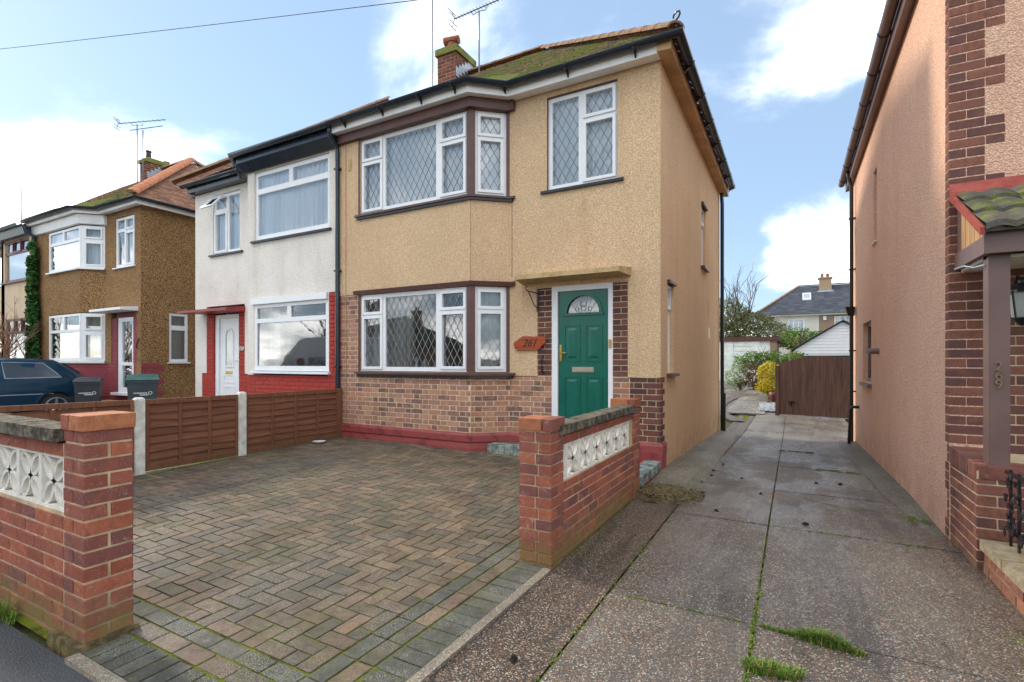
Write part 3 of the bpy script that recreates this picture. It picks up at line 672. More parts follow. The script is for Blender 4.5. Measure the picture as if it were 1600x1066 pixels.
# WORLD frame: u = x, n = -y
pp_add = pp.add
fx0, fx1, fy0, fy1 = X0 + 0.1, X1 - 0.42, Y0 + 0.42, Y1
ci0, cj0 = int(fx0 / 0.1) - 2, int(fy0 / 0.1) - 2
for i in range(ci0, 0):
    for j in range(cj0, 70):
        r_ = (i - j) % 4; x, y = fx1 + (i + 1) * 0.1, fy0 + (j - 15) * 0.1
        if r_ == 0: q = (x, x + 0.2, y, y + 0.1)
        elif r_ == 3: q = (x, x + 0.1, y, y + 0.2)
        else: continue
        a, b, c, d = max(q[0], fx0), min(q[1], fx1), max(q[2], fy0), min(q[3], fy1)
        if b - a < 0.03 or d - c < 0.03: continue
        blk(a, b, c, d, M['paver'])
k = 0
y = Y0
while y < 3.05:      # right-hand soldier course
    blk(X1 - 0.2, X1, y, y + 0.1, M['paver_grey']); y += 0.1
y = Y0
while y < Y1 - 0.5: blk(X1 - 0.31, X1 - 0.205, y, y + 0.2, M['paver']); y += 0.2
y = Y0
while y < Y1 - 0.5: blk(X1 - 0.415, X1 - 0.312, y + (0.3 if y == Y0 else 0), y + 0.2, M['paver_grey']); y += 0.2
x = X1 - 0.32
while x > -2.98: blk(x - 0.1, x, Y0, Y0 + 0.2, M['paver_grey']); x -= 0.1
x = X1 - 0.32
while x > X0: blk(x - 0.2, x, Y0 + 0.205, Y0 + 0.31, M['paver']); x -= 0.2
x = X1 - 0.42
while x > X0 + 0.1: blk(max(x - 0.2, X0 + .1), x, Y0 + 0.312, Y0 + 0.415, M['paver_grey']); x -= 0.2
y = Y0
while y < Y1 - 0.3: blk(X0, X0 + 0.098, y, y + 0.2, M['paver_grey']); y += 0.2
x = -1.68 + 0.0
for q in range(3): blk(X1 - 0.2, X1, 3.36 + q * 0.6, 3.36 + q * 0.6 + 0.59, M['paver_grey'])
pp.done()
m = MB(); m.wbox(-1.468, -1.412, 1.09, 3.1, -0.08, 0.012); m.wbox(-2.98, -1.47, 1.07, 1.125, -0.08, 0.012); m.build('edging_kerb', M['kerb'], pav)

# ------------------------------------------------------------------ windows, doors and other house fittings
def diamond(m, f, u0, u1, z0, z1, n, pw=0.115, ph=0.2, w_=0.0065):
    s = ph / pw; cx, cz = (u0 + u1) / 2, (z0 + z1) / 2
    span = (z1 - z0) / s + (u1 - u0)
    K = int(span / pw) + 2
    for sg in (1, -1):
        for k in range(-K, K + 1):
            uc = cx + (k + 0.5) * pw + U(-.0025, .0025)    # line: z = cz + sg*s*(u-uc)
            pts = []
            for u in (u0, u1):
                z = cz + sg * s * (u - uc)
                if z0 <= z <= z1: pts.append((u, z))
            for z in (z0, z1):
                u = uc + sg * (z - cz) / s
                if u0 < u < u1: pts.append((u, z))
            if len(pts) < 2: continue
            a, b = pts[0], pts[1]; dx, dz = b[0] - a[0], b[1] - a[1]; l = math.hypot(dx, dz)
            if l < 0.02: continue
            px, pz = -dz / l * w_ / 2, dx / l * w_ / 2; nn = n + (0.0008 if sg > 0 else 0)
            m.add([f(a[0] + px, nn, a[1] + pz), f(a[0] - px, nn, a[1] - pz), f(b[0] - px, nn, b[1] - pz), f(b[0] + px, nn, b[1] + pz)], [(0, 1, 2, 3)])
            m.add([f(a[0] + px, nn, a[1] + pz), f(b[0] + px, nn, b[1] + pz), f(b[0] + px, nn - .004, b[1] + pz), f(a[0] + px, nn - .004, a[1] + pz)], [(0, 1, 2, 3)])
def pleats(m, f, u0, u1, z0, z1, n, amp=0.032, wl=0.13):
    k = int((u1 - u0) / 0.014) + 2; ph = U(0, 6)
    for i in range(k + 1):
        u = lerp(u0, u1, i / k); d = amp * (math.sin(u * 2 * math.pi / wl + ph + 1.5 * math.sin(u * 5 + ph)) * (0.6 + 0.4 * math.sin(u * 11)))
        m.v += [f(u, n + d * 0.6, z1), f(u + 0.2 * d, n + d, (z0 + z1) / 2), f(u + 0.3 * d, n + d * 1.2, z0)]
    for i in range(k):
        for j in range(2): a = i * 3 + j; m.f.append((a, a + 3, a + 4, a + 1))
def window(parent, f, u0, u1, z0, z1, panes, nf=-0.03, mat=None, lattice=None, curtains=(), sill=None, sillmat=None, sash=0.02, th=0.07, label=None, glass=None, lh=0.2, lw=0.115):
    """panes: (u0, u1, z0, z1, opening) glass rectangles"""
    mat = mat or M['upvc']; m = MB()
    m.region(f, u0, u1, z0, z1, [p[:4] for p in panes], nf, th)
    for p in panes:
        if len(p) > 4 and p[4]:
            a, b, c, d = p[:4]; e = 0.042; hole = (a, b, c, d)
            m.region(f, a - e, b + e, c - e, d + e, [hole], nf + sash, sash - 0.002)
    win = m.build('window', mat, parent, label=label)
    for p in panes:
        a, b, c, d = p[:4]; e1_, e2_ = U(-.004, .004), U(-.004, .004); g_ = MB(); g_.quad(f(a - .005, nf - 0.026 + e1_ + e2_, c - .005), f(b + .005, nf - 0.026 - e1_ + e2_, c - .005), f(b + .005, nf - 0.026 - e1_ - e2_, d + .005), f(a - .005, nf - 0.026 + e1_ - e2_, d + .005)); g_.build('pane', glass or M['glass'], win)
        if lattice is not None:
            g_ = MB(); diamond(g_, f, a, b, c, d, nf - 0.016, lw, lh); g_.build('lead_lattice', lattice, win)
    if sill:
        g_ = MB(); e, out, h = sill; g_.hexa([f(u0 - e, out, z0 - h), f(u1 + e, out, z0 - h), f(u1 + e, nf - 0.1, z0 - h), f(u0 - e, nf - 0.1, z0 - h), f(u0 - e, out, z0 - 0.014), f(u1 + e, out, z0 - 0.014), f(u1 + e, nf - 0.1, z0 - 0.001), f(u0 - e, nf - 0.1, z0 - 0.001)])
        g_.build('sill', sillmat or mat, win)
    for (a, b, c, d, n, mm, *am) in curtains:
        g_ = MB(); pleats(g_, f, a, b, c, d, n, *am); g_.build('curtain', mm, win, smooth=80)
    return win
def half_round(c, z, r, n=8):   # gutter profile (offset, z) closed: half pipe with thickness
    o = [(c + r * math.cos(math.pi + math.pi * i / n), z + r * math.sin(math.pi + math.pi * i / n)) for i in range(n + 1)]
    i_ = [(c + (r - 0.006) * math.cos(2 * math.pi - math.pi * i / n), z + (r - 0.006) * math.sin(2 * math.pi - math.pi * i / n)) for i in range(n + 1)]
    return o + i_
def tiles(parent, e0, e1, inward, run, pitch, z0, l_in, r_in, mat, name='roof_tiles', tw=0.165, gauge=0.1, th=0.022, jit=0.009):
    """slope of joined tiles: eave from e0 to e1, rising inwards; l_in and r_in: shrink per metre of run at each end"""
    m = MB(); ex, ey = e1[0] - e0[0], e1[1] - e0[1]; L = math.hypot(ex, ey); ex /= L; ey /= L; ix, iy = inward
    cosp = 1 / math.sqrt(1 + pitch * pitch); rows_ = int(run / (gauge * cosp))
    for r in range(rows_ + 1):
        y0 = r * gauge * cosp; y1 = min(run, y0 + gauge * cosp * 1.25)
        if y0 >= run - 0.02: break
        a = y0 * l_in; b = L - y0 * r_in; u = a - (tw / 2 if r % 2 else 0)
        while u < b - 0.01:
            p, q = max(u + 0.003, a), min(u + tw, b)
            if q - p > 0.02:
                h0 = z0 + y0 * pitch + 0.03 + U(-jit, jit); h1 = z0 + y1 * pitch + 0.012
                def P_(uu, yy_, zz_): return (e0[0] + ex * uu + ix * yy_, e0[1] + ey * uu + iy * yy_, zz_)
                m.add([P_(p, y0, h0 - th), P_(q, y0, h0 - th), P_(q, y0, h0), P_(p, y0, h0), P_(p, y1, h1), P_(q, y1, h1)], [(0, 1, 2, 3), (3, 2, 5, 4)])
            u += tw
    return m.build(name, mat, parent, kind='stuff')
def roof_core(parent, pts, pitch, z0, x0, x1, y0, y1, hipL, hipR, mat):
    h = (y1 - y0) / 2; yr = (y0 + y1) / 2; zr = z0 + h * pitch; a = x0 + (h if hipL else 0); b = x1 - (h if hipR else 0); m = MB()
    m.add([(x0, y0, z0), (x1, y0, z0), (x1, y1, z0), (x0, y1, z0), (a, yr, zr), (b, yr, zr)], [(0, 1, 5, 4), (2, 3, 4, 5), (1, 2, 5), (3, 0, 4), (3, 2, 1, 0)])
    return m.build('roof', mat, parent)
def ridge_tiles(parent, p0, p1, mat, L=0.32, r=0.11):
    p0, p1 = Vector(p0), Vector(p1); n = max(1, int((p1 - p0).length / L)); t = (p1 - p0).normalized(); side = t.cross(Vector((0, 0, 1))).normalized(); up = side.cross(t).normalized()
    me = None
    for k in range(n):
        a = p0 + (p1 - p0) * (k / n); ln = (p1 - p0).length / n * 1.04
        if me is None:
            m = MB(); seg = 8
            for e, rr in ((0, r * 1.07), (1, r)):
                for i in range(seg + 1):
                    an = math.pi * i / seg; v = t * (ln * e) + side * (rr * math.cos(an)) + up * (rr * 0.72 * math.sin(an)); m.v.append(tuple(v))
                for i in range(seg + 1):
                    an = math.pi * i / seg; v = t * (ln * e) + side * ((rr - .02) * math.cos(an)) + up * ((rr - .02) * 0.72 * math.sin(an) - 0.01); m.v.append(tuple(v))
            q = seg + 1
            for i in range(seg): m.f.append((i, i + 1, 2 * q + i + 1, 2 * q + i)); m.f.append((i + q, i, i + 1, i + 1 + q)[::-1])
            me = bpy.data.meshes.new('ridge_tile'); me.from_pydata(m.v, [], m.f); me.materials.append(mat)
        o = bpy.data.objects.new('ridge_tile', me); link(o, parent); o.location = a - LOC[parent.name]; LOC[o.name] = a
def chimney(house, x0, x1, y0, y1, z0, z1, cap_mat, pots, bricks, flash_z=None, cap_h=0.1, name='chimney'):
    m = MB(); m.wbox(x0 + .006, x1 - .006, y0 + .006, y1 - .006, z0, z1); core = m.build(name, M['mortar'], house)
    r = 0
    fa = F((x0, y0), (1, 0)); fb = F((x1, y0), (0, 1))
    brick_fill(bricks, fa, 0, x1 - x0, z0 + .0, z1, 'stretcher', M['brick_chimney'], core, 0.0, 0.03)
    brick_fill(bricks, fb, 0.001, y1 - y0, z0 + .0, z1, 'stretcher', M['brick_chimney'], core, 0.0, 0.03, row0=1)
    m = MB(); m.wbox(x0 - .04, x1 + .04, y0 - .04, y1 + .04, z1, z1 + cap_h); m.hexa([(x0 - .04, y0 - .04, z1 + cap_h), (x1 + .04, y0 - .04, z1 + cap_h), (x1 + .04, y1 + .04, z1 + cap_h), (x0 - .04, y1 + .04, z1 + cap_h), (x0 + .1, y0 + .1, z1 + cap_h + .08), (x1 - .1, y0 + .1, z1 + cap_h + .08), (x1 - .1, y1 - .1, z1 + cap_h + .08), (x0 + .1, y1 - .1, z1 + cap_h + .08)])
    m.build('chimney_cap', cap_mat, core)
    for (px, py, pr_, ph, cowl, mt) in pots:
        m = MB(); m.lathe((px, py, z1 + cap_h + .04), [(pr_ * .95, 0), (pr_ * .8, ph * .8), (pr_, ph * .85), (pr_, ph)], 14)
        if cowl:
            zc = z1 + cap_h + .04 + ph
            m.tube([(px - .18, py - 0.02, zc + .03), (px + .15, py + 0.05, zc + .03)], pr_ * .78, 14)
        m.build('chimney_pot', mt, core, smooth=50)
    if flash_z:
        m = MB(); n = int((y1 - y0) / 0.11)
        for k in range(n): m.wbox(x1 + .004, x1 + .012, y0 + k * 0.11, y0 + k * 0.11 + 0.105, flash_z(y0 + k * .11) - .1, flash_z(y0 + k * .11) + .1)
        m.build('lead_flashing', M['flash'], core)
    return core
def text_mb(txt, size, depth, frame, u, z, n, shear=0.0, mirror=False, align='CENTER', track=1.0):
    c = bpy.data.curves.new('t', 'FONT'); c.body = txt; c.size = size; c.extrude = depth; c.shear = shear; c.align_x = align; c.align_y = 'CENTER'; c.space_character = track
    o = bpy.data.objects.new('t', c); S.collection.objects.link(o); dg = bpy.context.evaluated_depsgraph_get(); me = o.evaluated_get(dg).to_mesh()
    m = MB(); m.add([frame(u + v.co.x, n + v.co.z, z + v.co.y) for v in me.vertices], [tuple(p.vertices) for p in me.polygons])
    o.evaluated_get(dg).to_mesh_clear(); bpy.data.objects.remove(o); return m
def arc(cx, cz, r, a0, a1, n): return [(cx + r * math.cos(math.radians(lerp(a0, a1, i / n))), cz + r * math.sin(math.radians(lerp(a0, a1, i / n)))) for i in range(n + 1)]
def interior(house, x0, x1, y0, y1, z0, zm, zt, mat):
    m = MB(); m.wbox(x0, x1, y0, y1, z0 - .05, z0); m.wbox(x0, x1, y0, y1, zm, zm + .12); m.wbox(x0, x1, y0 + 3.2, y0 + 3.3, z0, zt); m.wbox(x0, x1, y0, y1, zt, zt + .03)
    return m.build('interior', mat, house)
def brackets(m, path_pts, z, out, mat=None):
    pass

# ================================================================== house 261 (tan)
H = thing('semi_detached_house', (-4, 6.46, 0), 'tan roughcast house with green front door, leaded bay windows and mossy roof', 'house')
PX = -6.64
fA = F((PX, 6.08), (1, 0)); fB = F((-4.03, 6.08), (0.43, 0.38)); fC = F((-3.6, 6.46), (1, 0)); fD = F((-1.44, 6.46), (0, 1))
LB = 0.574
hq = Pieces('brick', 'brickwork', 290)
# roughcast walls
wm = MB()
wA = (0.46, 2.555)     # bay front window in u
wm.region(fA, 0, 2.61, 2.50, 5.16, [(wA[0], wA[1], 3.78, 5.03)], 0.012)
wm.region(fB, 0, LB, 2.50, 5.16, [(0.05, LB - 0.04, 3.78, 5.03)], 0.012)
wC_up = (0.60, 1.61, 3.78, 5.08)
wm.region(fC, 0, 2.147, 2.44, 5.16, [wC_up], 0.012)
wm.region(fC, 0.0, 0.45, 1.195, 2.44, [], 0.012); wm.region(fC, 1.745, 2.147, 1.195, 2.44, [], 0.012)
side_h = [(0.40, 0.78, 1.25, 2.44), (3.25, 3.75, 3.14, 4.25)]
wm.region(fD, -0.010, 5.84, 1.19, 5.16, side_h, 0.0); wm.region(fD, 0.006, 5.84, -0.35, 1.188, [], 0.0)
wallH = wm.build('wall', M['tan'], H)
m = MB(); m.wbox(PX, -1.46, 12.05, 12.3, -0.3, 5.16); m.wbox(PX + 0.001, PX + .2, 6.35, 12.0, -0.3, 5.2); m.build('rear_wall', M['tan'], H)
# brick zones: mortar backing, then bricks
m = MB()
m.region(fA, 0, 2.61, 0.0, 2.50, [(wA[0], wA[1], 1.24, 2.49)], -0.003, 0.22)
m.region(fB, 0, LB, 0.0, 2.50, [(0.05, LB - 0.04, 1.24, 2.49)], -0.003, 0.22)
m.region(fC, 0, 0.67, 0.0, 1.19, [], -0.003, 0.22); m.region(fC, 0.45, 0.67, 1.19, 2.44, [], -0.003, 0.22)
mort = m.build('mortar_backing', M['mortar'], H)
m = MB(); m.region(fC, 1.54, 2.153, 0, 1.19, [], -0.003, 0.22); m.region(fC, 1.54, 1.745, 1.19, 2.44, [], -0.003, 0.22); m.build('quoin_backing', M['mortar'], H)
hA = [(wA[0] - .005, wA[1] + 0.02, 1.235, 2.6)]
brick_fill(hq, fA, 0.0, 2.605, 0.385, 2.495, 'flemish', M['brick_house'], mort, 0, 0.1, hA)
brick_fill(hq, fB, 0.003, LB, 0.385, 1.235, 'flemish', M['brick_house'], mort, 0, 0.1, row0=1)
brick_fill(hq, fC, 0.0, 0.665, 0.385, 1.19, 'flemish', M['brick_house'], mort, 0, 0.1)
brick_fill(hq, fC, 1.545, 1.76, 0.385, 1.19, 'stretcher', M['brick_house'], mort, 0, 0.1)
brick_fill(hq, fC, 1.77, 2.15, 0.385, 1.19, 'flemish', M['brick_dark'], mort, 0.004, 0.1)
brick_fill(hq, fC, 0.455, 0.665, 1.205, 2.43, 'pier', M['brick_dark'], mort, 0.004, 0.1)
brick_fill(hq, fC, 1.545, 1.745, 1.205, 2.43, 'stretcher', M['brick_dark'], mort, 0.004, 0.1, row0=0)
z = 0.385; r_ = 0
while z < 1.17:
    hq.add(fD, -0.01, 0.105 if r_ % 2 else 0.2, -0.02, 0.005, z, z + .065, M['brick_dark'], mort); z += 0.075; r_ += 1
# painted plinth
m = MB(); pth = [(PX, 6.08), (-4.03, 6.08), (-3.6, 6.46), (-3.02, 6.46)]
m.sweep(pth, [(0.022, -.05), (0.022, 0.16), (0.012, 0.235), (0.03, 0.25), (0.03, 0.335), (0.014, 0.375), (-0.1, 0.38), (-0.1, -.05)])
m.sweep([(-2.0, 6.46), (-1.44, 6.46), (-1.44, 6.68)], [(0.022, -.1), (0.022, 0.16), (0.03, 0.25), (0.03, 0.335), (0.014, 0.375), (-0.1, 0.38), (-0.1, -.1)])
m.build('plinth', M['plinth'], H)
for zc in (0.08, 0.155, 0.23):
    r0 = 0
# bay windows
def bay261(z0, z1, zt):
    lat = M['lead'] if z0 < 2 else M['lead_grey']
    a, b = wA; pa = [(a + .07, a + .42, z0 + .07, zt - .08, 1), (a + .07, a + .42, zt + .03, z1 - .08, 1), (a + .52, a + 1.52, z0 + .065, z1 - .065, 0), (a + 1.64, b - .075, z0 + .08, zt - .08, 1), (a + 1.64, b - .075, zt + .03, z1 - .08, 1)]
    if z0 > 2: cur = [(a + .03, b - .03, z0 + .03, z1 - .03, -0.125, M['net'])]
    else: cur = [(a + .03, a + .9, z0 + .03, z1 - .02, -0.24, M['net_thin']), (b - .25, b - .02, z0 + .03, z1 - .02, -0.24, M['net_thin'])]
    w1 = window(H, fA, a, b, z0, z1, pa, nf=-0.02, lattice=lat, curtains=cur)
    a, b = 0.06, LB - 0.05; pb = [(a + .085, b - .085, z0 + .08, zt - .08, 1), (a + .085, b - .085, zt + .03, z1 - .08, 1)]
    w2 = window(H, fB, a, b, z0, z1, pb, nf=-0.02, lattice=lat, curtains=[(a, b, z0 + .03, z1 - .03, -0.125, M['net'] if z0 > 2 else M['net_thin'])])
    m = MB(); m.sweep([(PX + wA[0] - .08, 6.08), (-4.03, 6.08), (-3.6, 6.46), (-3.5, 6.46)], [(0.065, z0 - .05), (0.065, z0 - .018), (-0.11, z0 - .002), (-0.11, z0 - .05)]); m.build('sill', M['brown_trim'], w1)
    m = MB(); m.sweep([(PX + wA[0] - .05, 6.08), (-4.03, 6.08), (-3.6, 6.46), (-3.54, 6.46)], [(0.045, z0 - .09), (0.045, z0 - .051), (0.0, z0 - .051), (0.0, z0 - .09)]); m.build('drip_strip', M['black'], w1)
    m = MB(); m.sweep([(-4.087, 6.08), (-4.03, 6.08), (-3.983, 6.1215)], [(0.018, z0), (0.018, z1), (-0.09, z1), (-0.09, z0)]); m.build('corner_post', M['brown_trim'], w1)
    m = MB(); m.wbox(PX + wA[0] - .035, PX + wA[0] - .002, 6.06, 6.15, z0, z1); m.build('side_post', M['brown_trim'], w1)
    m = MB(); m.box(fB, LB - 0.05, LB - 0.008, -0.09, 0.018, z0, z1); m.build('side_post', M['brown_trim'], w1)
    return w1
bay261(1.25, 2.48, 2.17); bay261(3.80, 5.01, 4.66)
m = MB(); m.sweep([(PX + .35, 6.08), (-4.03, 6.08), (-3.6, 6.46), (-3.5, 6.46)], [(0.05, 2.49), (0.065, 2.545), (0.012, 2.56), (0.012, 2.49)]); m.build('bay_drip_board', M['brown_trim'], H)
m = MB(); m.sweep([(PX + .02, 6.08), (-4.03, 6.08), (-3.6, 6.46), (-3.5, 6.46)], [(0.085, 5.015), (0.085, 5.155), (0.013, 5.155), (0.013, 5.015)]); m.build('bay_fascia', M['brown_trim'], H)
# upper right window
a, b, c, d = 0.605, 1.605, 3.79, 5.07
window(H, fC, a, b, c, d, [(a + .06, a + .45, c + .06, d - .06, 0), (a + .56, b - .07, c + .08, 4.61, 1), (a + .56, b - .07, 4.73, d - .07, 1)], nf=-0.03, lattice=M['lead_grey'], curtains=[(a + .02, b - .02, c + .02, d - .02, -0.13, M['net'])], sill=(0.09, 0.05, 0.05), sillmat=M['black'])
m = MB(); m.region(fC, a - .02, b + .02, c - .012, d + .02, [(a, b, c, d)], 0.006, 0.05); m.build('window_surround', M['brown_trim'], H)
# side windows
for (a, b, c, d) in side_h:
    mid = c + (d - c) * 0.74
    window(H, fD, a, b, c + .0, d, [(a + .05, b - .05, c + .06, mid - .04, 0), (a + .05, b - .05, mid + .02, d - .05, 1)], nf=-0.05, sill=(0.07, 0.07, 0.05), sillmat=M['brown_trim'], curtains=[(a, b, c, d, -0.2, M['net_thin'])])
    m = MB(); m.box(fD, a - .04, b + .04, -.06, 0.045, d + .0, d + .035); m.build('window_hood', M['brown_trim'], H)
# front door with frame
a, b, c, d = 0.67, 1.54, 0.36, 2.44
m = MB(); m.region(fC, a, b, c - .02, d, [(a + .085, b - .06, c + .0, d - .075)], 0.0, 0.09); m.box(fC, a - .0, b, -.1, 0.035, c - .045, c - .021)
dr = m.build('front_door', M['upvc'], H)
da, db, dc, dd = a + .088, b - .063, c + .003, d - .078
m = MB(); ac, az = (da + db) / 2, 2.06; ar = 0.235
# door leaf: front surface with a half-round light cut out, faces triangulated as a fan of strips
outer = [(da, az), (da, dd), (db, dd), (db, az)]; N_ = 20; P1 = arc(ac, az, ar, 180, 0, N_)
m.quad(fC(da, -.03, dc), fC(db, -.03, dc), fC(db, -.03, az), fC(da, -.03, az))
for i in range(N_):
    (u1_, z1_), (u2_, z2_) = P1[i], P1[i + 1]
    m.quad(fC(u1_, -.03, z1_), fC(u2_, -.03, z2_), fC(u2_, -.03, dd), fC(u1_, -.03, dd))
    m.quad(fC(u1_, -.03, z1_), fC(u1_, -.07, z1_), fC(u2_, -.07, z2_), fC(u2_, -.03, z2_))
m.quad(fC(da, -.03, az), fC(ac - ar, -.03, az), fC(ac - ar, -.03, dd), fC(da, -.03, dd)); m.quad(fC(ac + ar, -.03, az), fC(db, -.03, az), fC(db, -.03, dd), fC(ac + ar, -.03, dd))
m.quad(fC(da, -.075, dc), fC(da, -.075, az), fC(db, -.075, az), fC(db, -.075, dc))
# raised arch bead, sill bead and four moulded panels
for rr, n0, n1 in ((0.27, -.03, -.012),):
    A = arc(ac, az, 0.275, 180, 0, N_); B = arc(ac, az, 0.232, 180, 0, N_)
    for i in range(N_): m.hexa([fC(A[i][0], -.03, A[i][1]), fC(B[i][0], -.03, B[i][1]), fC(B[i + 1][0], -.03, B[i + 1][1]), fC(A[i + 1][0], -.03, A[i + 1][1]), fC(A[i][0], -.014, A[i][1]), fC(B[i][0], -.014, B[i][1]), fC(B[i + 1][0], -.014, B[i + 1][1]), fC(A[i + 1][0], -.014, A[i + 1][1])])
m.box(fC, ac - .29, ac + .29, -.03, -.01, az - .035, az)
for (pa, pb) in ((da + .085, da + .32), (db - .32, db - .085)):
    for (pc, pd) in ((1.40, 1.90), (0.56, 1.20)):
        for e, n0, n1 in ((0, -.03, -.022), (0.045, -.03, -.016)):
            if e == 0:
                m.region(fC, pa, pb, pc, pd, [(pa + .018, pb - .018, pc + .018, pd - .018)], -.021, 0.008)
            else:
                q = 0.03; m.hexa([fC(pa + e, -.029, pc + e), fC(pb - e, -.029, pc + e), fC(pb - e, -.029, pd - e), fC(pa + e, -.029, pd - e), fC(pa + e + q, -.018, pc + e + q), fC(pb - e - q, -.018, pc + e + q), fC(pb - e - q, -.018, pd - e - q), fC(pa + e + q, -.018, pd - e - q)])
m.build('door_leaf', M['green_door'], dr)
m = MB(); m.add([fC(ac, -.05, az)] + [fC(u_, -.05, z_) for u_, z_ in P1], [(0, i, i + 1) for i in range(1, N_ + 1)]); m.build('arched_pane', M['car_glass'], dr)
m = MB()
for k in range(-3, 4):
    if k: m.tube([fC(ac + k * .03, -.047, az + .005), fC(ac + k * .06, -.047, az + ar * math.sqrt(max(0, 1 - (k * .06 / ar) ** 2)) - .003)], 0.003, 5)
for (cu, cz_, rr) in ((0, .06, .032), (0, .12, .04), (.09, .055, .028), (-.09, .055, .028), (0, .09, .015)):
    m.tube([fC(ac + cu + rr * math.cos(t * .628), -.045, az + cz_ + rr * math.sin(t * .628)) for t in range(11)], 0.004, 5)
m.build('lead_motif', M['lead'], dr)
m = MB(); m.box(fC, da + .02, da + .05, -.03, -.02, 1.40, 1.63); m.tube([fC(da + .035, -.02, 1.52), fC(da + .035, .015, 1.52), fC(da + .13, .02, 1.515)], 0.009, 8); m.tube([fC(da + .035, -.025, 1.45), fC(da + .035, -.012, 1.45)], 0.01, 8); m.build('door_handle', M['brass'], dr, smooth=50)
m = MB(); m.box(fC, ac - .155, ac + .155, -.03, -.022, 1.255, 1.325); m.box(fC, ac - .135, ac + .135, -.022, -.014, 1.27, 1.31); m.build('letterbox', M['chrome'], dr)
m = MB(); m.box(fC, b - .05, b - .012, 0, 0.016, 1.58, 1.69); m.box(fC, b - .04, b - .022, .016, 0.02, 1.62, 1.65); m.build('doorbell', M['canopy'], dr)
m = MB(); zc = 2.53
m.hexa([fC(0.28, 0.36, 2.515), fC(1.73, 0.36, 2.515), fC(1.80, -.05, 2.50), fC(0.2, -.05, 2.50), fC(0.28, 0.36, 2.575), fC(1.73, 0.36, 2.575), fC(1.80, -.05, 2.62), fC(0.2, -.05, 2.62)])
m.build('door_canopy', M['canopy'], H)
m = MB(); m.tube([fC(.545, .014, 1.24), fC(.545, .055, 1.255), fC(.545, .06, 1.3), fC(.545, .06, 1.42), fC(.545, .055, 1.465), fC(.545, .014, 1.48)], 0.013, 8); m.build('grab_handle', M['black'], H, smooth=50)
# eaves: soffit, fascia, gutter following the bay
path = [(PX, 6.08), (-4.03, 6.08), (-3.6, 6.46), (-1.44, 6.46), (-1.44, 12.3)]
m = MB(); m.sweep(path[:4] + [(-1.435, 6.46)], [(0.014, 5.162), (0.20, 5.148), (0.20, 5.27), (0.014, 5.27)]); m.build('fascia', M['white_paint'], H)
m = MB(); m.sweep([(-1.44, 6.24), (-1.44, 12.5)], [(0.002, 5.16), (0.17, 5.147), (0.17, 5.28), (0.002, 5.28)]); m.build('side_soffit', M['soffit_tan'], H)
m = MB(); m.sweep(path, half_round(0.27, 5.295, 0.062)); gut = m.build('gutter', M['navy'], H, smooth=50)
m = MB()
for (x, y, nx_, ny_) in [(px_, 6.08, 0, -1) for px_ in (-6.3, -5.5, -4.75, -4.15)] + [(-3.55, 6.46, 0, -1), (-2.6, 6.46, 0, -1), (-1.7, 6.46, 0, -1)] + [(-1.44, y_, 1, 0) for y_ in (6.9, 7.8, 8.7, 9.6, 10.5, 11.4, 12.2)]:
    f_ = F((x, y), (-ny_, nx_)); m.box(f_, -.012, .012, .2, .34, 5.222, 5.232); m.add([f_(-.01, .205, 5.16), f_(.01, .205, 5.16), f_(.01, .27, 5.23), f_(-.01, .27, 5.23), f_(-.01, .205, 5.23), f_(.01, .205, 5.23)], [(0, 1, 2, 3), (0, 3, 4), (1, 5, 2)])
    m.sweep([f_(-.014, 0, 0)[:2], f_(.014, 0, 0)[:2]], [(o_ if True else 0, z_) for o_, z_ in [(0.27 + .068 * math.cos(math.pi + math.pi * i / 8), 5.295 + .068 * math.sin(math.pi + math.pi * i / 8)) for i in range(9)] + [(0.27 + .06 * math.cos(2 * math.pi - math.pi * i / 8), 5.295 + .06 * math.sin(2 * math.pi - math.pi * i / 8)) for i in range(9)]])
m.build('gutter_brackets', M['black'], H, kind='stuff')
# roof
P_ = 0.76; ZE = 5.27
roofH = roof_core(H, None, P_, ZE, PX, -1.27, 6.24, 12.5, False, True, M['tile_red'])
tiles(roofH, (PX, 6.16), (-1.2, 6.16), (0, 1), 3.2, P_, ZE + .0, 0, 1.0, M['tile_moss'])
tiles(roofH, (-1.2, 6.16), (-1.2, 12.6), (-1, 0), 3.2, P_, ZE + .0, 1.0, 1.0, M['tile_red'])
m = MB(); ap = [(PX, 5.84, ZE + .02), (-3.93, 5.84, ZE + .02), (-3.45, 6.2, ZE + .02), (-3.45, 6.9, ZE + .53), (PX, 6.9, ZE + .53)]; m.add(ap, [(0, 1, 2, 3, 4)]); m.v += [(x, y, z - .05) for x, y, z in ap]; m.f += [(i, 5 + i, 5 + (i + 1) % 5, (i + 1) % 5) for i in range(5)]; m.build('bay_roof_apron', M['tile_moss'], roofH)
ridge_tiles(roofH, (-1.2, 6.17, ZE + .05), (-4.42, 9.38, ZE + .05 + 3.2 * P_), M['ridge_dull'], 0.34)
ridge_tiles(roofH, (-4.42, 9.38, ZE + .05 + 3.2 * P_), (-6.6, 9.38, ZE + .05 + 3.2 * P_), M['ridge_dull'], 0.34)
m = MB(); m.tube([(-1.2, 6.16, ZE + .05), (-1.2, 6.16, ZE + .13), (-1.19, 6.16, ZE + .15)] + [(-1.19 + .045 * math.sin(t), 6.16 - .03 * math.sin(t), ZE + .195 - .045 * math.cos(t)) for t in (0.6, 1.4, 2.2, 3.1, 4.0, 4.8)], 0.012, 6); m.build('hip_iron', M['black'], roofH)
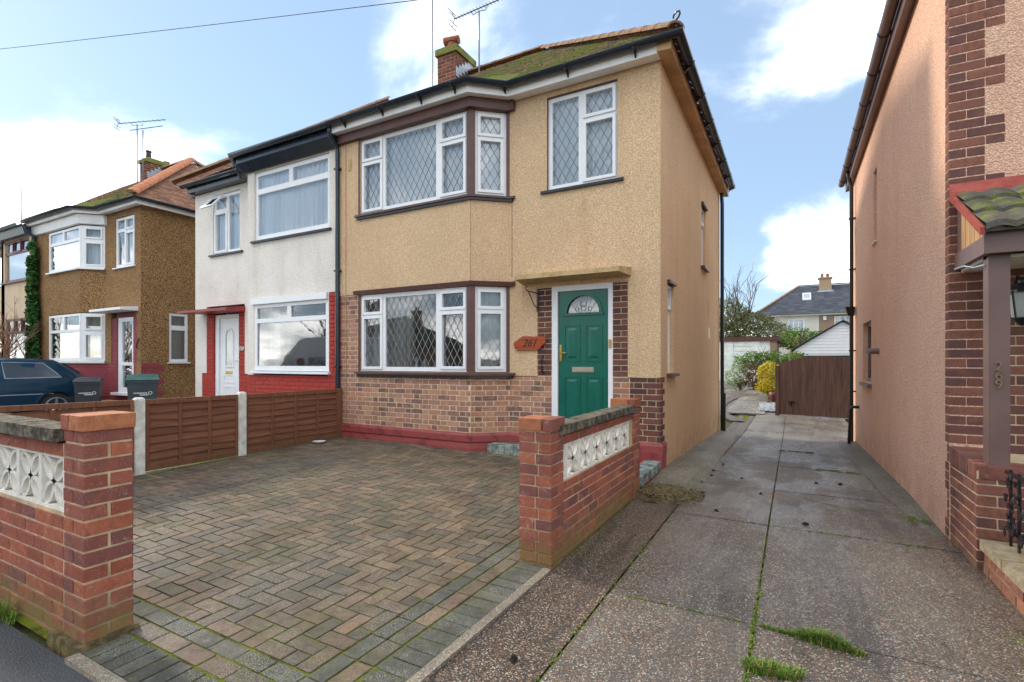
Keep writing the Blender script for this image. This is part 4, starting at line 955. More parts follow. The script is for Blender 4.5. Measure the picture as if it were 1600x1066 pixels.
# chimney
chim = chimney(H, -6.72, -6.24, 8.85, 9.55, 6.9, 7.98, M['moss_cap'], [(-6.45, 9.0, 0.11, 0.16, True, M['terracotta']), (-6.42, 9.35, 0.1, 0.08, False, M['flash'])], hq, lambda y: 5.27 + (min(y, 9.3) - 6.05) * P_ + .16, 0.14)
# down pipes, meter vents
m = MB(); m.tube([(-1.38, 12.2, 5.25), (-1.38, 12.2, 5.05), (-1.37, 12.2, 4.9), (-1.37, 12.2, 1.0), (-1.35, 12.2, -0.3)], 0.04, 10)
m.tube([(-1.35, 12.2, 0.7), (-1.35, 12.2, -0.3)], 0.055, 10); m.build('side_downpipe', M['black'], H, smooth=50)
m = MB(); m.tube([fA(.14, .018, 5.0), fA(.14, .018, .45)], .006, 5); m.build('wall_cable', M['soffit_tan'], H)
m = MB(); m.box(fC, .04, .048, .012, .0145, 2.62, 3.72); m.build('movement_joint', M['brown_trim'], H)
m = MB(); m.box(fA, 0.19, 0.27, 0.012, 0.02, 4.55, 4.75); 
for k in range(8): m.box(fA, 0.2, 0.26, 0.02, 0.024, 4.56 + k * .023, 4.572 + k * .023)
m.build('air_vent', M['canopy'], H)
m = MB(); m.box(fD, 4.1, 4.24, 0.0, .008, 1.85, 2.05); m.box(fD, 4.12, 4.22, .008, .02, 1.87, 1.9); m.build('wall_vent', M['white_paint'], H)
m = MB(); m.box(fD, 4.1, 4.2, 0.0, .008, 2.35, 2.6); m.build('wall_vent', M['soffit_tan'], H)
interior(H, PX + .22, -1.7, 6.72, 12.0, 0.3, 2.7, 5.19, M['room'])
m = MB(); m.wbox(PX + .2, -4.1, 6.32, 6.7, 1.1, 1.2); m.build('window_board', M['upvc'], H)
hq_H = hq
hq.done()
# party-line downpipe
m = MB(); m.tube([(PX - .02, 5.86, 5.22), (PX - .02, 5.88, 5.1), (PX - .02, 6.02, 4.98), (PX - .02, 6.03, 4.9), (PX - .02, 6.03, 0.1)], 0.036, 10)
for z in (4.6, 2.9, 1.3): m.wbox(PX - .075, PX + .04, 6.0, 6.07, z, z + .03)
m.build('shared_downpipe', M['navy'], loc=(PX, 6.0, 0), smooth=50, label='dark downpipe on the joint between the white house and the tan house', cat='downpipe')
# things fixed on the tan house
sg = thing('house_number_sign', (-3.26, 6.44, 1.66), 'varnished wooden house sign carved with 261 beside the green door', 'sign')
m = MB(); pts = [(-.25, -.02), (-.235, -.07), (-.18, -.1), (-.05, -.095), (.1, -.1), (.16, -.085), (.19, -.04), (.25, .0), (.25, .06), (.2, .095), (.05, .09), (-.1, .1), (-.16, .07), (-.19, .04), (-.24, .02)]
fs_ = F((-3.26, 6.44), (1, 0)); m.prism([fs_(u_, 0.0, 1.66 + z_) for u_, z_ in pts], [fs_(u_, 0.025, 1.66 + z_) for u_, z_ in pts]); m.v = m.v
m.f = [tuple(reversed(q)) for q in m.f]; bd = m.build('board', M['sign_wood'], sg)
text_mb('261', 0.15, 0.003, fs_, 0.0, 1.66, 0.027, 0.35).build('numerals', M['black'], sg)
hb = thing('hanging_basket_bracket', (-3.2, 6.44, 2.25), 'black scrolled iron basket bracket left of the green door', 'bracket')
fb_ = F((-3.14, 6.445), (1, 0))
m = MB(); m.box(fb_, -.012, .012, 0, .012, 2.1, 2.42); m.build('back_plate', M['iron'], hb)
m = MB(); m.tube([fb_(0, .01, 2.36), fb_(-.05, .2, 2.37), fb_(-.06, .24, 2.38), fb_(-.06, .25, 2.42), fb_(-.055, .22, 2.43)], .008, 6); m.tube([fb_(0, .01, 2.14), fb_(-.02, .09, 2.2), fb_(-.05, .18, 2.36)], .007, 6); m.build('arm', M['iron'], hb, smooth=60)
# front step and side step
def steps(name, x0, x1, y0, y1, z0, z1, label, front='y'):
    t = thing(name, ((x0 + x1) / 2, y0, z0), label, 'step'); m = MB(); m.wbox(x0 + .01, x1 - .01, y0 + .01, y1, z0 - .05, z1 - .012); c = m.build('step_core', M['mortar_garden'], t)
    p = Pieces('edge_brick', 'edge_bricks'); n = int((x1 - x0) / 0.09)
    fo = F((x0, y0), (1, 0))
    for k in range(n): p.add(fo, k * (x1 - x0) / n + .004, (k + 1) * (x1 - x0) / n - .004, -.2, 0.0, z0 + .0, z1, M['step_paint'] if front == 'y' else M['step_paint'], c)
    n2_ = int((y1 - y0 - .2) / 0.22) 
    for k in range(max(1, n2_)):
        for q in range(n // 2): p.add(fo, q * (x1 - x0) / (n // 2) + .005, (q + 1) * (x1 - x0) / (n // 2) - .005, -(.21 + (k + 1) * .22), -(.215 + k * .22), z1 - .05, z1 - .004, M['paver'], c)
    p.done(); return t
M['step_paint'] = _lich('flaking_blue_white_paint', srgb(148, 160, 156), srgb(92, 98, 90), srgb(205, 210, 205), 9)
steps('door_step', -3.72, -1.95, 6.02, 6.44, 0.12, 0.25, 'low brick step with flaking pale blue edge below the green door')
t = thing('side_step', (-1.5, 5.45, 0), 'small step with blue white painted edge bricks at the tan house corner', 'step')
m = MB(); m.wbox(-1.95, -1.44, 5.4, 6.42, -.05, .13); c_ = m.build('step_core', M['brick_red_paint'], t); p = Pieces('edge_brick', 'edge_bricks'); fo = F((-1.42, 5.42), (0, 1))
for k in range(10): p.add(fo, k * .098 + .004, k * .098 + .092, -.2, 0, .05, .165, M['step_paint'], c_)
p.done()
# figurines behind the lower bay glass
for i, (u_, s_) in enumerate(((1.35, 1.0), (1.52, 1.35), (1.69, 1.1))):
    m = MB(); x, y, z0_ = fA(wA[0] - 0.46 + u_ - .02, -0.16, 1.24); m.lathe((x, y, z0_ - .002), [(.035 * s_, 0), (.045 * s_, .02), (.03 * s_, .06 * s_), (.02, .1 * s_), (.034, .13 * s_), (.03, .155 * s_), (.008, .18 * s_)], 12)
    m.build('figurine', M['china'], loc=(x, y, z0_), smooth=50, label=['short blue and white figurine, leftmost on the lower bay sill', 'tall slim china figurine in the middle of the lower bay sill', 'round headed china figurine, rightmost on the lower bay sill'][i], cat='figurine', group='figurines on the window sill')

# ================================================================== house 259 (white and red)
H2 = thing('semi_detached_house', (-9, 6.46, 0), 'white roughcast house with red painted brick base and red door hood', 'house')
XL = -11.55
f2B = F((-9.12, 6.08), (1, 0)); f2C = F((XL, 6.46), (1, 0)); f2S = F((-9.55, 6.46), (.43, -.38)); L2 = 2.47
hq = Pieces('brick', 'brickwork', 290)
wm = MB()
wm.region(f2B, 0, L2, 2.58, 5.2, [(0.2, 2.22, 3.68, 4.97)], 0.01); wm.region(f2B, 0, 0.2, 1.15, 2.58, [], 0.01); wm.region(f2B, 2.2, 2.215, 1.15, 2.58, [], 0.01)
wm.region(f2S, 0, .573, 1.15, 5.2, [], 0.01)
wm.region(f2C, 0.013, 2.0, 2.58, 5.05, [(0.67, 1.61, 3.69, 4.95)], 0.01); wm.region(f2C, 0.013, 0.43, 1.15, 2.58, [], 0.01); wm.region(f2C, 1.76, 2.0, 1.15, 2.58, [], 0.01)
wm.region(F((XL, 12.3), (0, -1)), 0, 5.848, -.2, 5.05, [], 0.0); wm.build('wall', M['cream'], H2)
m = MB(); m.wbox(XL + .02, PX - .02, 12.05, 12.3, -.2, 5.2); m.build('rear_wall', M['cream'], H2)
m = MB(); m.region(f2B, 0, L2, 0, 1.15, [], -.003); m.region(f2S, 0, .573, 0, 1.15, [], -.003); m.region(f2C, 0.013, 2.0, 0, 1.15, [(0.7, 1.55, 0.3, 1.2)], -.003)
m.region(f2C, .43, .7, 1.15, 2.5, [], -.003); m.region(f2C, 1.55, 1.76, 1.15, 2.5, [], -.003); m.region(f2B, 2.215, L2, 1.15, 2.58, [], -.003)
mo2 = m.build('painted_joints', M['mortar_red'], H2)
bm_ = M['brick_red_paint']
brick_fill(hq, f2B, 0, L2 - .004, 0.52, 1.15, 'stretcher', bm_, mo2, 0.003, .06); brick_fill(hq, f2C, 0, .70, .52, 1.15, 'stretcher', bm_, mo2, .003, .06); brick_fill(hq, f2C, 1.55, 2.0, .52, 1.15, 'stretcher', bm_, mo2, .003, .06)
brick_fill(hq, f2C, .43, .69, 1.15, 2.5, 'pier', bm_, mo2, .013, .06); brick_fill(hq, f2C, 1.56, 1.76, 1.15, 2.5, 'stretcher', bm_, mo2, .013, .06); brick_fill(hq, f2B, 2.215, L2 - .004, 1.15, 2.58, 'pier', bm_, mo2, .013, .06)
a, b, c, d = .2, 2.2, 1.23, 2.47
window(H2, f2B, a, b, c, d, [(a + .07, b - .07, c + .09, 2.12, 0), (a + .07, 1.13, 2.2, d - .07, 0), (1.23, b - .07, 2.2, d - .07, 0)], nf=0.005, sill=(0.05, 0.07, 0.05), curtains=[(a + .05, a + .35, c, d, -.3, M['blind']), (b - .2, b - .05, c, d, -.2, M['net'])])
m = MB(); m.box(f2B, a - .05, b + .0, .01, .06, d + .0, d + .1); m.build('window_head_board', M['upvc'], H2)
a, b, c, d = .2, 2.22, 3.68, 4.96
window(H2, f2B, a, b, c, d, [(a + .07, b - .07, c + .09, 4.55, 0), (a + .07, 1.15, 4.65, d - .07, 0), (1.25, b - .07, 4.65, d - .07, 0)], nf=-.02, sill=(0.06, 0.06, 0.05), sillmat=M['black'], curtains=[(a + .02, b - .02, c, d, -.12, M['net'])])
a, b, c, d = .67, 1.61, 3.69, 4.94
w_ = window(H2, f2C, a, b, c, d, [(a + .06, a + .42, c + .07, 4.53, 1), (a + .52, b - .06, c + .06, d - .06, 0), (a + .07, a + .42, 4.64, d - .07, 0)], nf=-.02, sill=(0.1, 0.06, 0.05), sillmat=M['black'], curtains=[(a + .02, b - .02, c, d, -.12, M['net'])])
m = MB()       # small top light standing open
pv = lambda u, s, t_: f2C(u, 0.03 + 0.26 * s + t_ * .9, d - .04 - .33 * s * .93 + t_ * .3)
q0, q1 = a + .03, a + .45
for (ua, ub, s0, s1) in ((q0, q1, 0, .16), (q0, q1, .84, 1), (q0, q0 + .06, .16, .84), (q1 - .06, q1, .16, .84)):
    m.hexa([pv(ua, s0, 0), pv(ub, s0, 0), pv(ub, s1, 0), pv(ua, s1, 0), pv(ua, s0, .03), pv(ub, s0, .03), pv(ub, s1, .03), pv(ua, s1, .03)])
m.build('open_top_light', M['upvc'], w_)
m = MB(); m.quad(pv(q0 + .05, .14, .015), pv(q1 - .05, .14, .015), pv(q1 - .05, .86, .015), pv(q0 + .05, .86, .015)); m.build('pane', M['glass'], w_)
# white door
a, b, c, d = .70, 1.55, .35, 2.39
m = MB(); m.region(f2C, a, b, c, d, [(a + .12, b - .06, c + .02, d - .07)], -.02, .08); dr = m.build('front_door', M['upvc'], H2)
m = MB(); u0_, u1_ = a + .125, b - .065; uc = (u0_ + u1_) / 2
m.region(f2C, u0_, u1_, c + .02, d - .075, [(uc - .13, uc + .13, 1.3, 1.95)], -.05, .04)
m.region(f2C, uc - .2, uc + .2, .95, 1.12, [(uc - .18, uc + .18, .97, 1.1)], -.042, .01); m.region(f2C, uc - .2, uc + .2, .6, .88, [(uc - .17, uc + .17, .63, .85)], -.042, .01)
A = arc(uc, 1.95, .17, 180, 0, 12); Bq = arc(uc, 1.95, .13, 180, 0, 12)
m.build('door_leaf', M['upvc'], dr)
m = MB(); A = [(uc - .15, 1.28)] + arc(uc, 1.95, .15, 180, 0, 12) + [(uc + .15, 1.28)]; B_ = [(uc - .115, 1.315)] + arc(uc, 1.95, .115, 180, 0, 12) + [(uc + .115, 1.315)]
for i in range(len(A)):
    i2 = (i + 1) % len(A); m.hexa([f2C(A[i][0], -.05, A[i][1]), f2C(B_[i][0], -.05, B_[i][1]), f2C(B_[i2][0], -.05, B_[i2][1]), f2C(A[i2][0], -.05, A[i2][1]), f2C(A[i][0], -.03, A[i][1]), f2C(B_[i][0], -.03, B_[i][1]), f2C(B_[i2][0], -.03, B_[i2][1]), f2C(A[i2][0], -.03, A[i2][1])])
m.build('arched_bead', M['upvc'], dr)
m = MB(); m.add([f2C(u_, -.047, z_) for u_, z_ in B_], [tuple(range(len(B_)))[::-1]]); m.build('arched_pane', M['lamp_glass'], dr)
m = MB(); m.box(f2C, uc - .13, uc + .1, -.05, -.038, 1.14, 1.2); m.build('letterbox', M['brass'], dr)
m = MB(); m.tube([f2C(u1_ - .04, -.05, 1.42), f2C(u1_ - .04, -.02, 1.42), f2C(u1_ - .13, -.02, 1.42)], .01, 6); m.build('door_handle', M['upvc'], dr)
m = MB(); m.hexa([f2C(.05, .42, 2.42), f2C(1.78, .42, 2.42), f2C(1.78, 0, 2.42), f2C(.32, 0, 2.42), f2C(.05, .42, 2.47), f2C(1.78, .42, 2.47), f2C(1.78, 0, 2.53), f2C(.32, 0, 2.53)]); m.build('door_hood', M['red_paint'], H2)
nm = text_mb('259', 0.115, 0.006, f2C, 1.663, 1.66, 0.024, 0); nm.build('house_numerals', M['white_num'], H2)
# eaves, roof
m = MB(); m.sweep([(-9.55, 6.46), (-9.12, 6.08), (PX - .0, 6.08)], [(0.0, 5.0), (0.06, 4.985), (0.2, 5.12), (0.2, 5.27), (0, 5.27)])
m.sweep([(XL, 6.46), (-9.5, 6.46)], [(0.0, 5.055), (0.18, 5.055), (0.2, 5.2), (0, 5.2)]); m.build('fascia', M['navy'], H2)
m = MB(); m.sweep([(-9.75, 6.46), (-9.55, 6.46), (-9.12, 6.08), (PX - .0, 6.08)], half_round(.27, 5.285, .065)); m.sweep([(XL - .05, 6.46), (-9.5, 6.46)], half_round(.27, 5.2, .062)); m.sweep([(XL, 12.3), (XL, 6.5)], half_round(.27, 5.2, .062)); m.build('gutter', M['navy'], H2, smooth=50)
m = MB(); m.sweep([(XL, 12.3), (XL, 6.46)], [(0, 5.05), (.2, 5.05), (.2, 5.2), (0, 5.2)]); m.build('side_soffit', M['navy'], H2)
m = MB(); m.tube([(-9.35, 6.0, 5.2), (-9.5, 6.12, 5.1), (-9.62, 6.25, 5.06)], .03, 8); m.build('gutter_outlet', M['navy'], H2)
rf2 = roof_core(H2, None, P_, 5.24, XL - .18, PX, 6.24, 12.5, True, False, M['tile_red'])
tiles(rf2, (XL - .2, 6.16), (PX, 6.16), (0, 1), 3.2, P_, 5.25, 1.0, 0, M['tile_red']); 
m = MB(); ap = [(-9.6, 6.15, 5.27), (-9.2, 5.84, 5.29), (PX, 5.84, 5.29), (PX, 6.9, 5.86), (-9.6, 6.9, 5.86)]; m.add(ap, [(0, 1, 2, 3, 4)]); m.build('bay_roof_apron', M['tile_red'], rf2)
ridge_tiles(rf2, (XL - .24, 6.1, 5.27), (XL + 3.0, 9.35, 5.27 + 3.25 * P_), M['ridge_dull'], .34)
interior(H2, XL + .26, PX - .03, 6.72, 12.0, .3, 2.75, 5.03, M['room'])
hq.done()
m = MB(); m.v = []; 
for i in range(11):
    for j in range(5): m.v.append((-8.1 + .06 * i, 6.3 + .05 * j, 1.22 + .07 * math.exp(-((i - 5) / 3.2) ** 2) * (1 + .5 * mnoise.noise((i, j, 0))) + .01))
for i in range(10):
    for j in range(4): q = i * 5 + j; m.f.append((q, q + 5, q + 6, q + 1))
m.build('folded_cloth', M['cloth_blue'], loc=(-7.8, 6.4, 1.24), smooth=80, label='turquoise cloth heaped on the sill inside the wide lower window of the white house', cat='cloth')

# ================================================================== house 257 (brown pebbledash)
H3 = thing('semi_detached_house', (-16, 6.46, 0), 'brown pebbledashed house with white bay windows and maroon brick base', 'house')
XR, XC, XB, XP = -13.85, -15.62, -16.0, -18.75
f3A = F((XP, 6.08), (1, 0)); f3B = F((XB, 6.08), (XC - XB, .38)); f3C = F((XC, 6.46), (1, 0)); f3D = F((XR, 6.46), (0, 1)); LA = XB - XP; LBb = math.hypot(XC - XB, .38)
hq = Pieces('brick', 'brickwork', 150)
wm = MB()
wm.region(f3A, 0, LA, 2.66, 5.2, [(.42, LA - .0, 3.8, 4.92)], .01); wm.region(f3A, 0, .42, 1.35, 2.66, [], .01)
wm.region(f3B, 0, LBb, 2.66, 5.2, [(0.0, LBb, 3.8, 4.92)], .01)
wm.region(f3C, 0, 1.758, 2.66, 5.2, [(.53, 1.48, 3.77, 5.03)], .01); wm.region(f3C, 0, .32, 1.36, 2.66, [], .01); wm.region(f3C, 1.62, 1.758, 1.36, 2.66, [], .01)
wm.region(f3D, -.008, 5.84, .0, 5.2, [(.63, 1.09, 1.38, 2.64)], 0.0)
wm.build('wall', M['brown_dash'], H3)
m = MB(); m.wbox(XP, XR - .02, 12.05, 12.3, 0, 5.2); m.build('rear_wall', M['brown_dash'], H3)
m = MB(); m.region(f3A, 0, LA, 0, 1.35, [], -.003); m.region(f3B, 0, LBb, 0, 1.35, [], -.003); m.region(f3C, 0, 1.76, 0, 1.36, [(.63, 1.41, .6, 1.4)], -.003); m.region(f3C, .32, .63, 1.36, 2.5, [], -.003); m.region(f3C, 1.41, 1.62, 1.36, 2.5, [], -.003)
m.region(f3C, .55, 1.5, 2.5, 2.66, [], -.01)
mo3 = m.build('painted_joints', M['mortar_maroon'], H3); bmm = M['brick_maroon_paint']
brick_fill(hq, f3A, .5, LA - .01, .5, 1.35, 'stretcher', bmm, mo3, .003, .06); brick_fill(hq, f3B, 0, LBb, .5, 1.35, 'stretcher', bmm, mo3, .003, .06); brick_fill(hq, f3C, 0, .625, .5, 1.36, 'stretcher', bmm, mo3, .003, .06); brick_fill(hq, f3C, 1.41, 1.76, .5, 1.36, 'stretcher', bmm, mo3, .003, .06)
brick_fill(hq, f3C, .41, .625, 1.36, 2.5, 'pier', bmm, mo3, .012, .06); brick_fill(hq, f3C, 1.41, 1.6, 1.36, 2.5, 'stretcher', bmm, mo3, .012, .06)
for k in range(11): hq.add(f3D, 0, (.5 if k % 4 < 2 else .4), -.03, .012, .55 + k * .075, .615 + k * .075, bmm, mo3)
for (z0, z1, zt) in ((1.42, 2.64, 2.2), (3.82, 4.9, 4.56)):
    a, b = .8 if False else .92, LA - .01; cm = M['net'] if z0 > 3 else M['net_thin']
    if z0 > 3: cur = [(a, b, z0, z1, -.1, M['blind'], 0.002, .2)]
    else: cur = [(b - .3, b, z0, z1, -.2, cm)]
    a = .42
    a = LA - 1.86
    w_ = window(H3, f3A, a, b, z0, z1, [(a + .08, b - .08, z0 + .07, zt - .04, 0), (a + .08, a + .85, zt + .04, z1 - .06, 0), (a + .93, b - .08, zt + .04, z1 - .06, 0)], nf=.005, curtains=cur, sill=(.02, .08, .05))
    m = MB(); m.sweep([(XB - .02, 6.08), (XB, 6.08), (XC, 6.46)], [(.08, z0 - .05), (.08, z0 - .012), (-.1, z0), (-.1, z0 - .05)]); m.build('sill', M['upvc'], w_)
    window(H3, f3B, 0.01, LBb - .01, z0, z1, [(.12, LBb - .1, z0 + .09, zt - .12, 1), (.12, LBb - .1, zt + .05, z1 - .09, 1)], nf=.005, curtains=[(.05, LBb - .05, z0, z1, -.2, cm)])
wm = MB(); wm.region(f3A, .42, LA - 1.86, 2.66, 5.2, [], .0095); wm.region(f3A, .42, LA - 1.86, 1.35, 2.66, [], .0095); wm.build('wall_infill', M['brown_dash'], H3)
a, b, c, d = .53, 1.48, 3.78, 5.02
window(H3, f3C, a, b, c, d, [(a + .07, a + .42, c + .07, 4.66, 0), (a + .07, a + .42, 4.74, d - .06, 0), (a + .53, b - .08, c + .08, 4.6, 1), (a + .53, b - .08, 4.74, d - .08, 1)], nf=-.01, curtains=[(a, b, c, d, -.2, M['net'])], sill=(.06, .06, .04))
a, b, c, d = .63, 1.09, 1.39, 2.63
window(H3, f3D, a, b, c, d, [(a + .06, b - .06, c + .07, 2.2, 0), (a + .06, b - .06, 2.32, d - .06, 0)], nf=-.02, curtains=[(a, b, c, d, -.15, M['net_thin'])], sill=(.04, .06, .04))
a, b, c, d = .63, 1.41, .62, 2.5
m = MB(); m.region(f3C, a, b, c, d, [(a + .18, b - .1, .75, 1.3), (a + .18, b - .1, 1.38, 2.4)], -.01, .08); m.box(f3C, a - .1, b + .1, -.05, .12, c - .06, c); dr = m.build('front_door', M['upvc'], H3)
for (p, q) in ((.75, 1.3), (1.38, 2.4)):
    m = MB(); m.quad(f3C(a + .18, -.04, p), f3C(b - .1, -.04, p), f3C(b - .1, -.04, q), f3C(a + .18, -.04, q)); m.build('pane', M['glass'], dr)
m = MB(); m.box(f3C, a + .15, b - .05, -.3, -.28, c, d); m.build('door_curtain', M['net'], dr)
m = MB(); m.hexa([f3C(.1, .4, 2.64), f3C(1.66, .4, 2.64), f3C(1.66, 0, 2.64), f3C(.1, 0, 2.64), f3C(.1, .4, 2.7), f3C(1.66, .4, 2.7), f3C(1.66, 0, 2.75), f3C(.1, 0, 2.75)]); m.build('door_hood', M['white_paint'], H3)
m = MB(); m.tube([f3C(1.66, .02, 1.72), f3C(1.66, .05, 1.74), f3C(1.7, .06, 1.84), f3C(1.74, .05, 1.94), f3C(1.74, .02, 1.96)], .015, 6); m.build('grab_handle', M['black'], H3)
m = MB(); m.wbox(-15.4, -13.95, 5.6, 6.44, .0, .42); m.build('brick_step', M['brick_house'], H3)
pth = [(XP, 6.08), (XB, 6.08), (XC, 6.46), (XR, 6.46), (XR, 12.3)]
m = MB(); m.sweep(pth, [(0.012, 5.2), (.2, 5.17), (.2, 5.29), (.012, 5.29)]); m.build('fascia', M['white_paint'], H3)
m = MB(); m.sweep(pth[:3] + [(XC + .1, 6.46)], [(.012, 4.925), (.07, 4.94), (.1, 5.17), (.012, 5.17)]); m.build('bay_frieze', M['white_paint'], H3)
m = MB(); m.sweep(pth, half_round(.27, 5.31, .065)); m.build('gutter', M['navy'], H3, smooth=50)
rf3 = roof_core(H3, None, P_, 5.29, XP, XR + .17, 6.2, 12.5, False, True, M['tile_red'])
tiles(rf3, (XP, 6.14), (XR + .23, 6.14), (0, 1), 3.23, P_, 5.31, 0, 1.0, M['tile_moss'])
tiles(rf3, (XR + .23, 6.14), (XR + .23, 12.6), (-1, 0), 3.23, P_, 5.31, 1.0, 1.0, M['tile_red'])
m = MB(); ap = [(XP, 5.84, 5.33), (XB + .1, 5.84, 5.33), (XC + .15, 6.2, 5.33), (XC + .15, 6.9, 5.85), (XP, 6.9, 5.85)]; m.add(ap, [(0, 1, 2, 3, 4)]); m.build('bay_roof_apron', M['tile_moss'], rf3)
ridge_tiles(rf3, (XR + .23, 6.14, 5.36), (XR - 3.03, 9.3, 5.34 + 3.3 * P_), M['ridge_orange'], .3, .13)
ridge_tiles(rf3, (XR - 3.03, 9.3, 5.34 + 3.3 * P_), (XP, 9.3, 5.34 + 3.3 * P_), M['ridge_dull'], .34)
ridge_tiles(rf3, (XR - 3.03, 9.3, 5.34 + 3.3 * P_), (XR + .2, 12.5, 5.34), M['ridge_dull'], .34)
chimney(H3, -18.95, -18.5, 8.8, 9.7, 6.8, 7.95, M['moss_cap'], [(-18.72, 8.95, .09, .28, False, M['black']), (-18.72, 9.5, .1, .1, False, M['terracotta'])], hq, lambda y: 5.29 + (min(y, 9.3) - 6.05) * P_ + .15, .12)
interior(H3, XP + .2, XR - .27, 6.72, 12.0, .35, 2.85, 5.18, M['room'])
hq.done()
# house 255
H4 = thing('semi_detached_house', (-21, 6.46, 0), 'cream house with maroon window frames beyond the ivy covered downpipe', 'house')
f4A = F((-20.95, 6.0), (1, 0)); f4L = F((-24.5, 6.46), (1, 0))
wm = MB(); wm.region(f4A, 0, 2.18, -.1, 5.15, [(.15, 2.0, 3.75, 4.95), (.3, 2.0, 1.3, 2.65)], 0); wm.region(f4L, 0, 3.54, -.1, 5.1, [(2.85, 3.35, 3.8, 4.9), (1.0, 2.0, 3.8, 4.9), (1.0, 1.9, .4, 2.4)], 0); wm.region(F((-20.95, 6.46), (0, -1)), 0, .46, -.1, 5.1, [], 0)
wm.build('wall', M['beige_wall'], H4)
m = MB(); m.wbox(-24.4, XP - .03, 12, 12.3, -.1, 5.1); m.build('rear_wall', M['beige_wall'], H4)
for (a, b, c, d, zt) in ((.15, 2.0, 3.75, 4.95, 4.6), (.3, 2.0, 1.3, 2.65, 2.25)):
    pn = [(a + .06, b - .06, c + .06, zt - .04, 0)] + [(a + .06 + k * (b - a - .12) / 3 + .03, a + .06 + (k + 1) * (b - a - .12) / 3 - .03, zt + .04, d - .06, k == 1) for k in range(3)]
    window(H4, f4A, a, b, c, d, pn, nf=-.03, mat=M['maroon_trim'], sill=(.04, .06, .05), curtains=[(a, b, c, d, -.12, M['blind'], .002, .2)])
window(H4, f4L, 2.85, 3.35, 3.8, 4.9, [(2.91, 3.29, 3.86, 4.5, 0), (2.91, 3.29, 4.57, 4.84, 0)], nf=-.03, mat=M['maroon_trim'], sill=(.04, .06, .05)); window(H4, f4L, 1, 2, 3.8, 4.9, [(1.06, 1.94, 3.86, 4.84, 0)], nf=-.03, mat=M['maroon_trim'])
m = MB(); m.sweep([(-24.5, 6.46), (-20.95, 6.46)], [(0, 5.05), (.2, 5.05), (.2, 5.2), (0, 5.2)]); m.sweep([(-20.95, 6.0), (-18.78, 6.0)], [(0, 4.98), (.15, 4.98), (.22, 5.22), (0, 5.22)]); m.sweep([(-20.95, 6.46), (-20.95, 6.0)], [(0, 4.98), (.1, 4.98), (.1, 5.22), (0, 5.22)]); m.build('fascia', M['grey_gutter'], H4)
m = MB(); m.sweep([(-20.95, 6.0), (-18.78, 6.0)], half_round(.28, 5.24, .065)); m.sweep([(-24.5, 6.46), (-20.95, 6.46)], half_round(.27, 5.18, .06)); m.build('gutter', M['grey_gutter'], H4, smooth=50)
rf4 = roof_core(H4, None, P_, 5.2, -24.7, XP, 6.05, 12.6, True, False, M['tile_red']); tiles(rf4, (-24.7, 6.0), (XP, 6.0), (0, 1), 3.3, P_, 5.19, 1, 0, M['tile_red'])
m = MB(); m.add([(-21.0, 5.75, 5.27), (XP, 5.75, 5.27), (XP, 6.9, 6.0), (-21.0, 6.9, 6.0)], [(0, 1, 2, 3)]); m.build('bay_roof_apron', M['flash'], rf4)
hq = Pieces('brick', 'brickwork', 60)
chimney(H4, -27.9, -25.0, 8.7, 9.5, 5.6, 7.2, M['moss_cap'], [(-27.4 + k * .55, 9.1, .13, .12, False, M['terracotta']) for k in range(5)], hq, None, .12); hq.done()
interior(H4, -24.2, XP - .1, 6.8, 11.9, .3, 2.8, 5.1, M['room'])
m = MB(); m.tube([(-18.7, 5.8, 5.2), (-18.65, 5.86, 5.02), (-18.62, 6.0, 4.9), (-18.6, 6.0, .1)], .05, 10); m.build('ivy_clad_downpipe', M['navy'], loc=(-18.6, 6, 0), smooth=50, label='dark downpipe wrapped in ivy between the brown house and the cream house', cat='downpipe')

# ================================================================== house 269 (pink, right)
H5 = thing('semi_detached_house', (1.3, 5.21, 0), 'pink roughcast house on the right with brown brick corner and porch', 'house')
XW = 1.09; YF = 5.21
f5S = F((XW, 12.6), (0, -1)); f5F = F((XW, YF), (1, 0)); LS = 12.6 - YF
us = lambda y: 12.6 - y
hq = Pieces('brick', 'brickwork', 292)
wm = MB(); wm.region(f5S, 0, LS - .001, -.4, 5.3, [(us(10.8), us(9.76), 1.05, 2.06), (us(9.48), us(9.16), 3.2, 4.28)], 0.0, .25)
wm.build('wall', M['pink'], H5)
wm = MB(); wm.region(f5F, .222, 6, 2.6, 6.2, [(2.0, 3.4, 3.6, 4.9)], .0, .22); wm.build('front_wall', M['pink'], H5)
m = MB(); m.region(f5F, 0.003, 6, -.3, 2.6, [(.62, 1.5, .75, 2.1)], -.002, .2); m.region(f5F, 0.003, .22, 2.6, 5.3, [], -.002, .2); m.build('mortar_backing', M['mortar'], H5)
mo5 = m.build('mortar_backing', M['mortar'], H5) if False else bpy.data.objects['mortar_backing.001'] if 'mortar_backing.001' in bpy.data.objects else None
if mo5 is None: mo5 = H5
LOC.setdefault(mo5.name, Vector((1.3, 5.21, 0)))
z = -.07; r_ = 0
while z < 5.3:
    k = r_ % 6
    if z > .7:
        wide = .30 if k in (0, 1, 2) else .215
        # front face bricks: alternating stretcher and header pairs
        if r_ % 2 == 0: cuts = [(0, .215)] + ([(.225, .33)] if wide > .25 else [])
        else: cuts = [(0, .1025), (.1125, .215)] + ([(.225, .33)] if wide > .25 else [])
        if wide > .25 and r_ % 2: cuts = [(0, .1025), (.1125, .33)]
        for a, b in cuts: hq.add(f5F, a - .004, b, -.1, .004, z, z + .065, M['brick_269'], mo5)
    # side teeth
    hq.add(f5S, LS - (.1 if k in (0, 1, 2) else .04), LS - .004, -.02, .004, z, z + .065, M['brick_269'], mo5)
    z += .075; r_ += 1
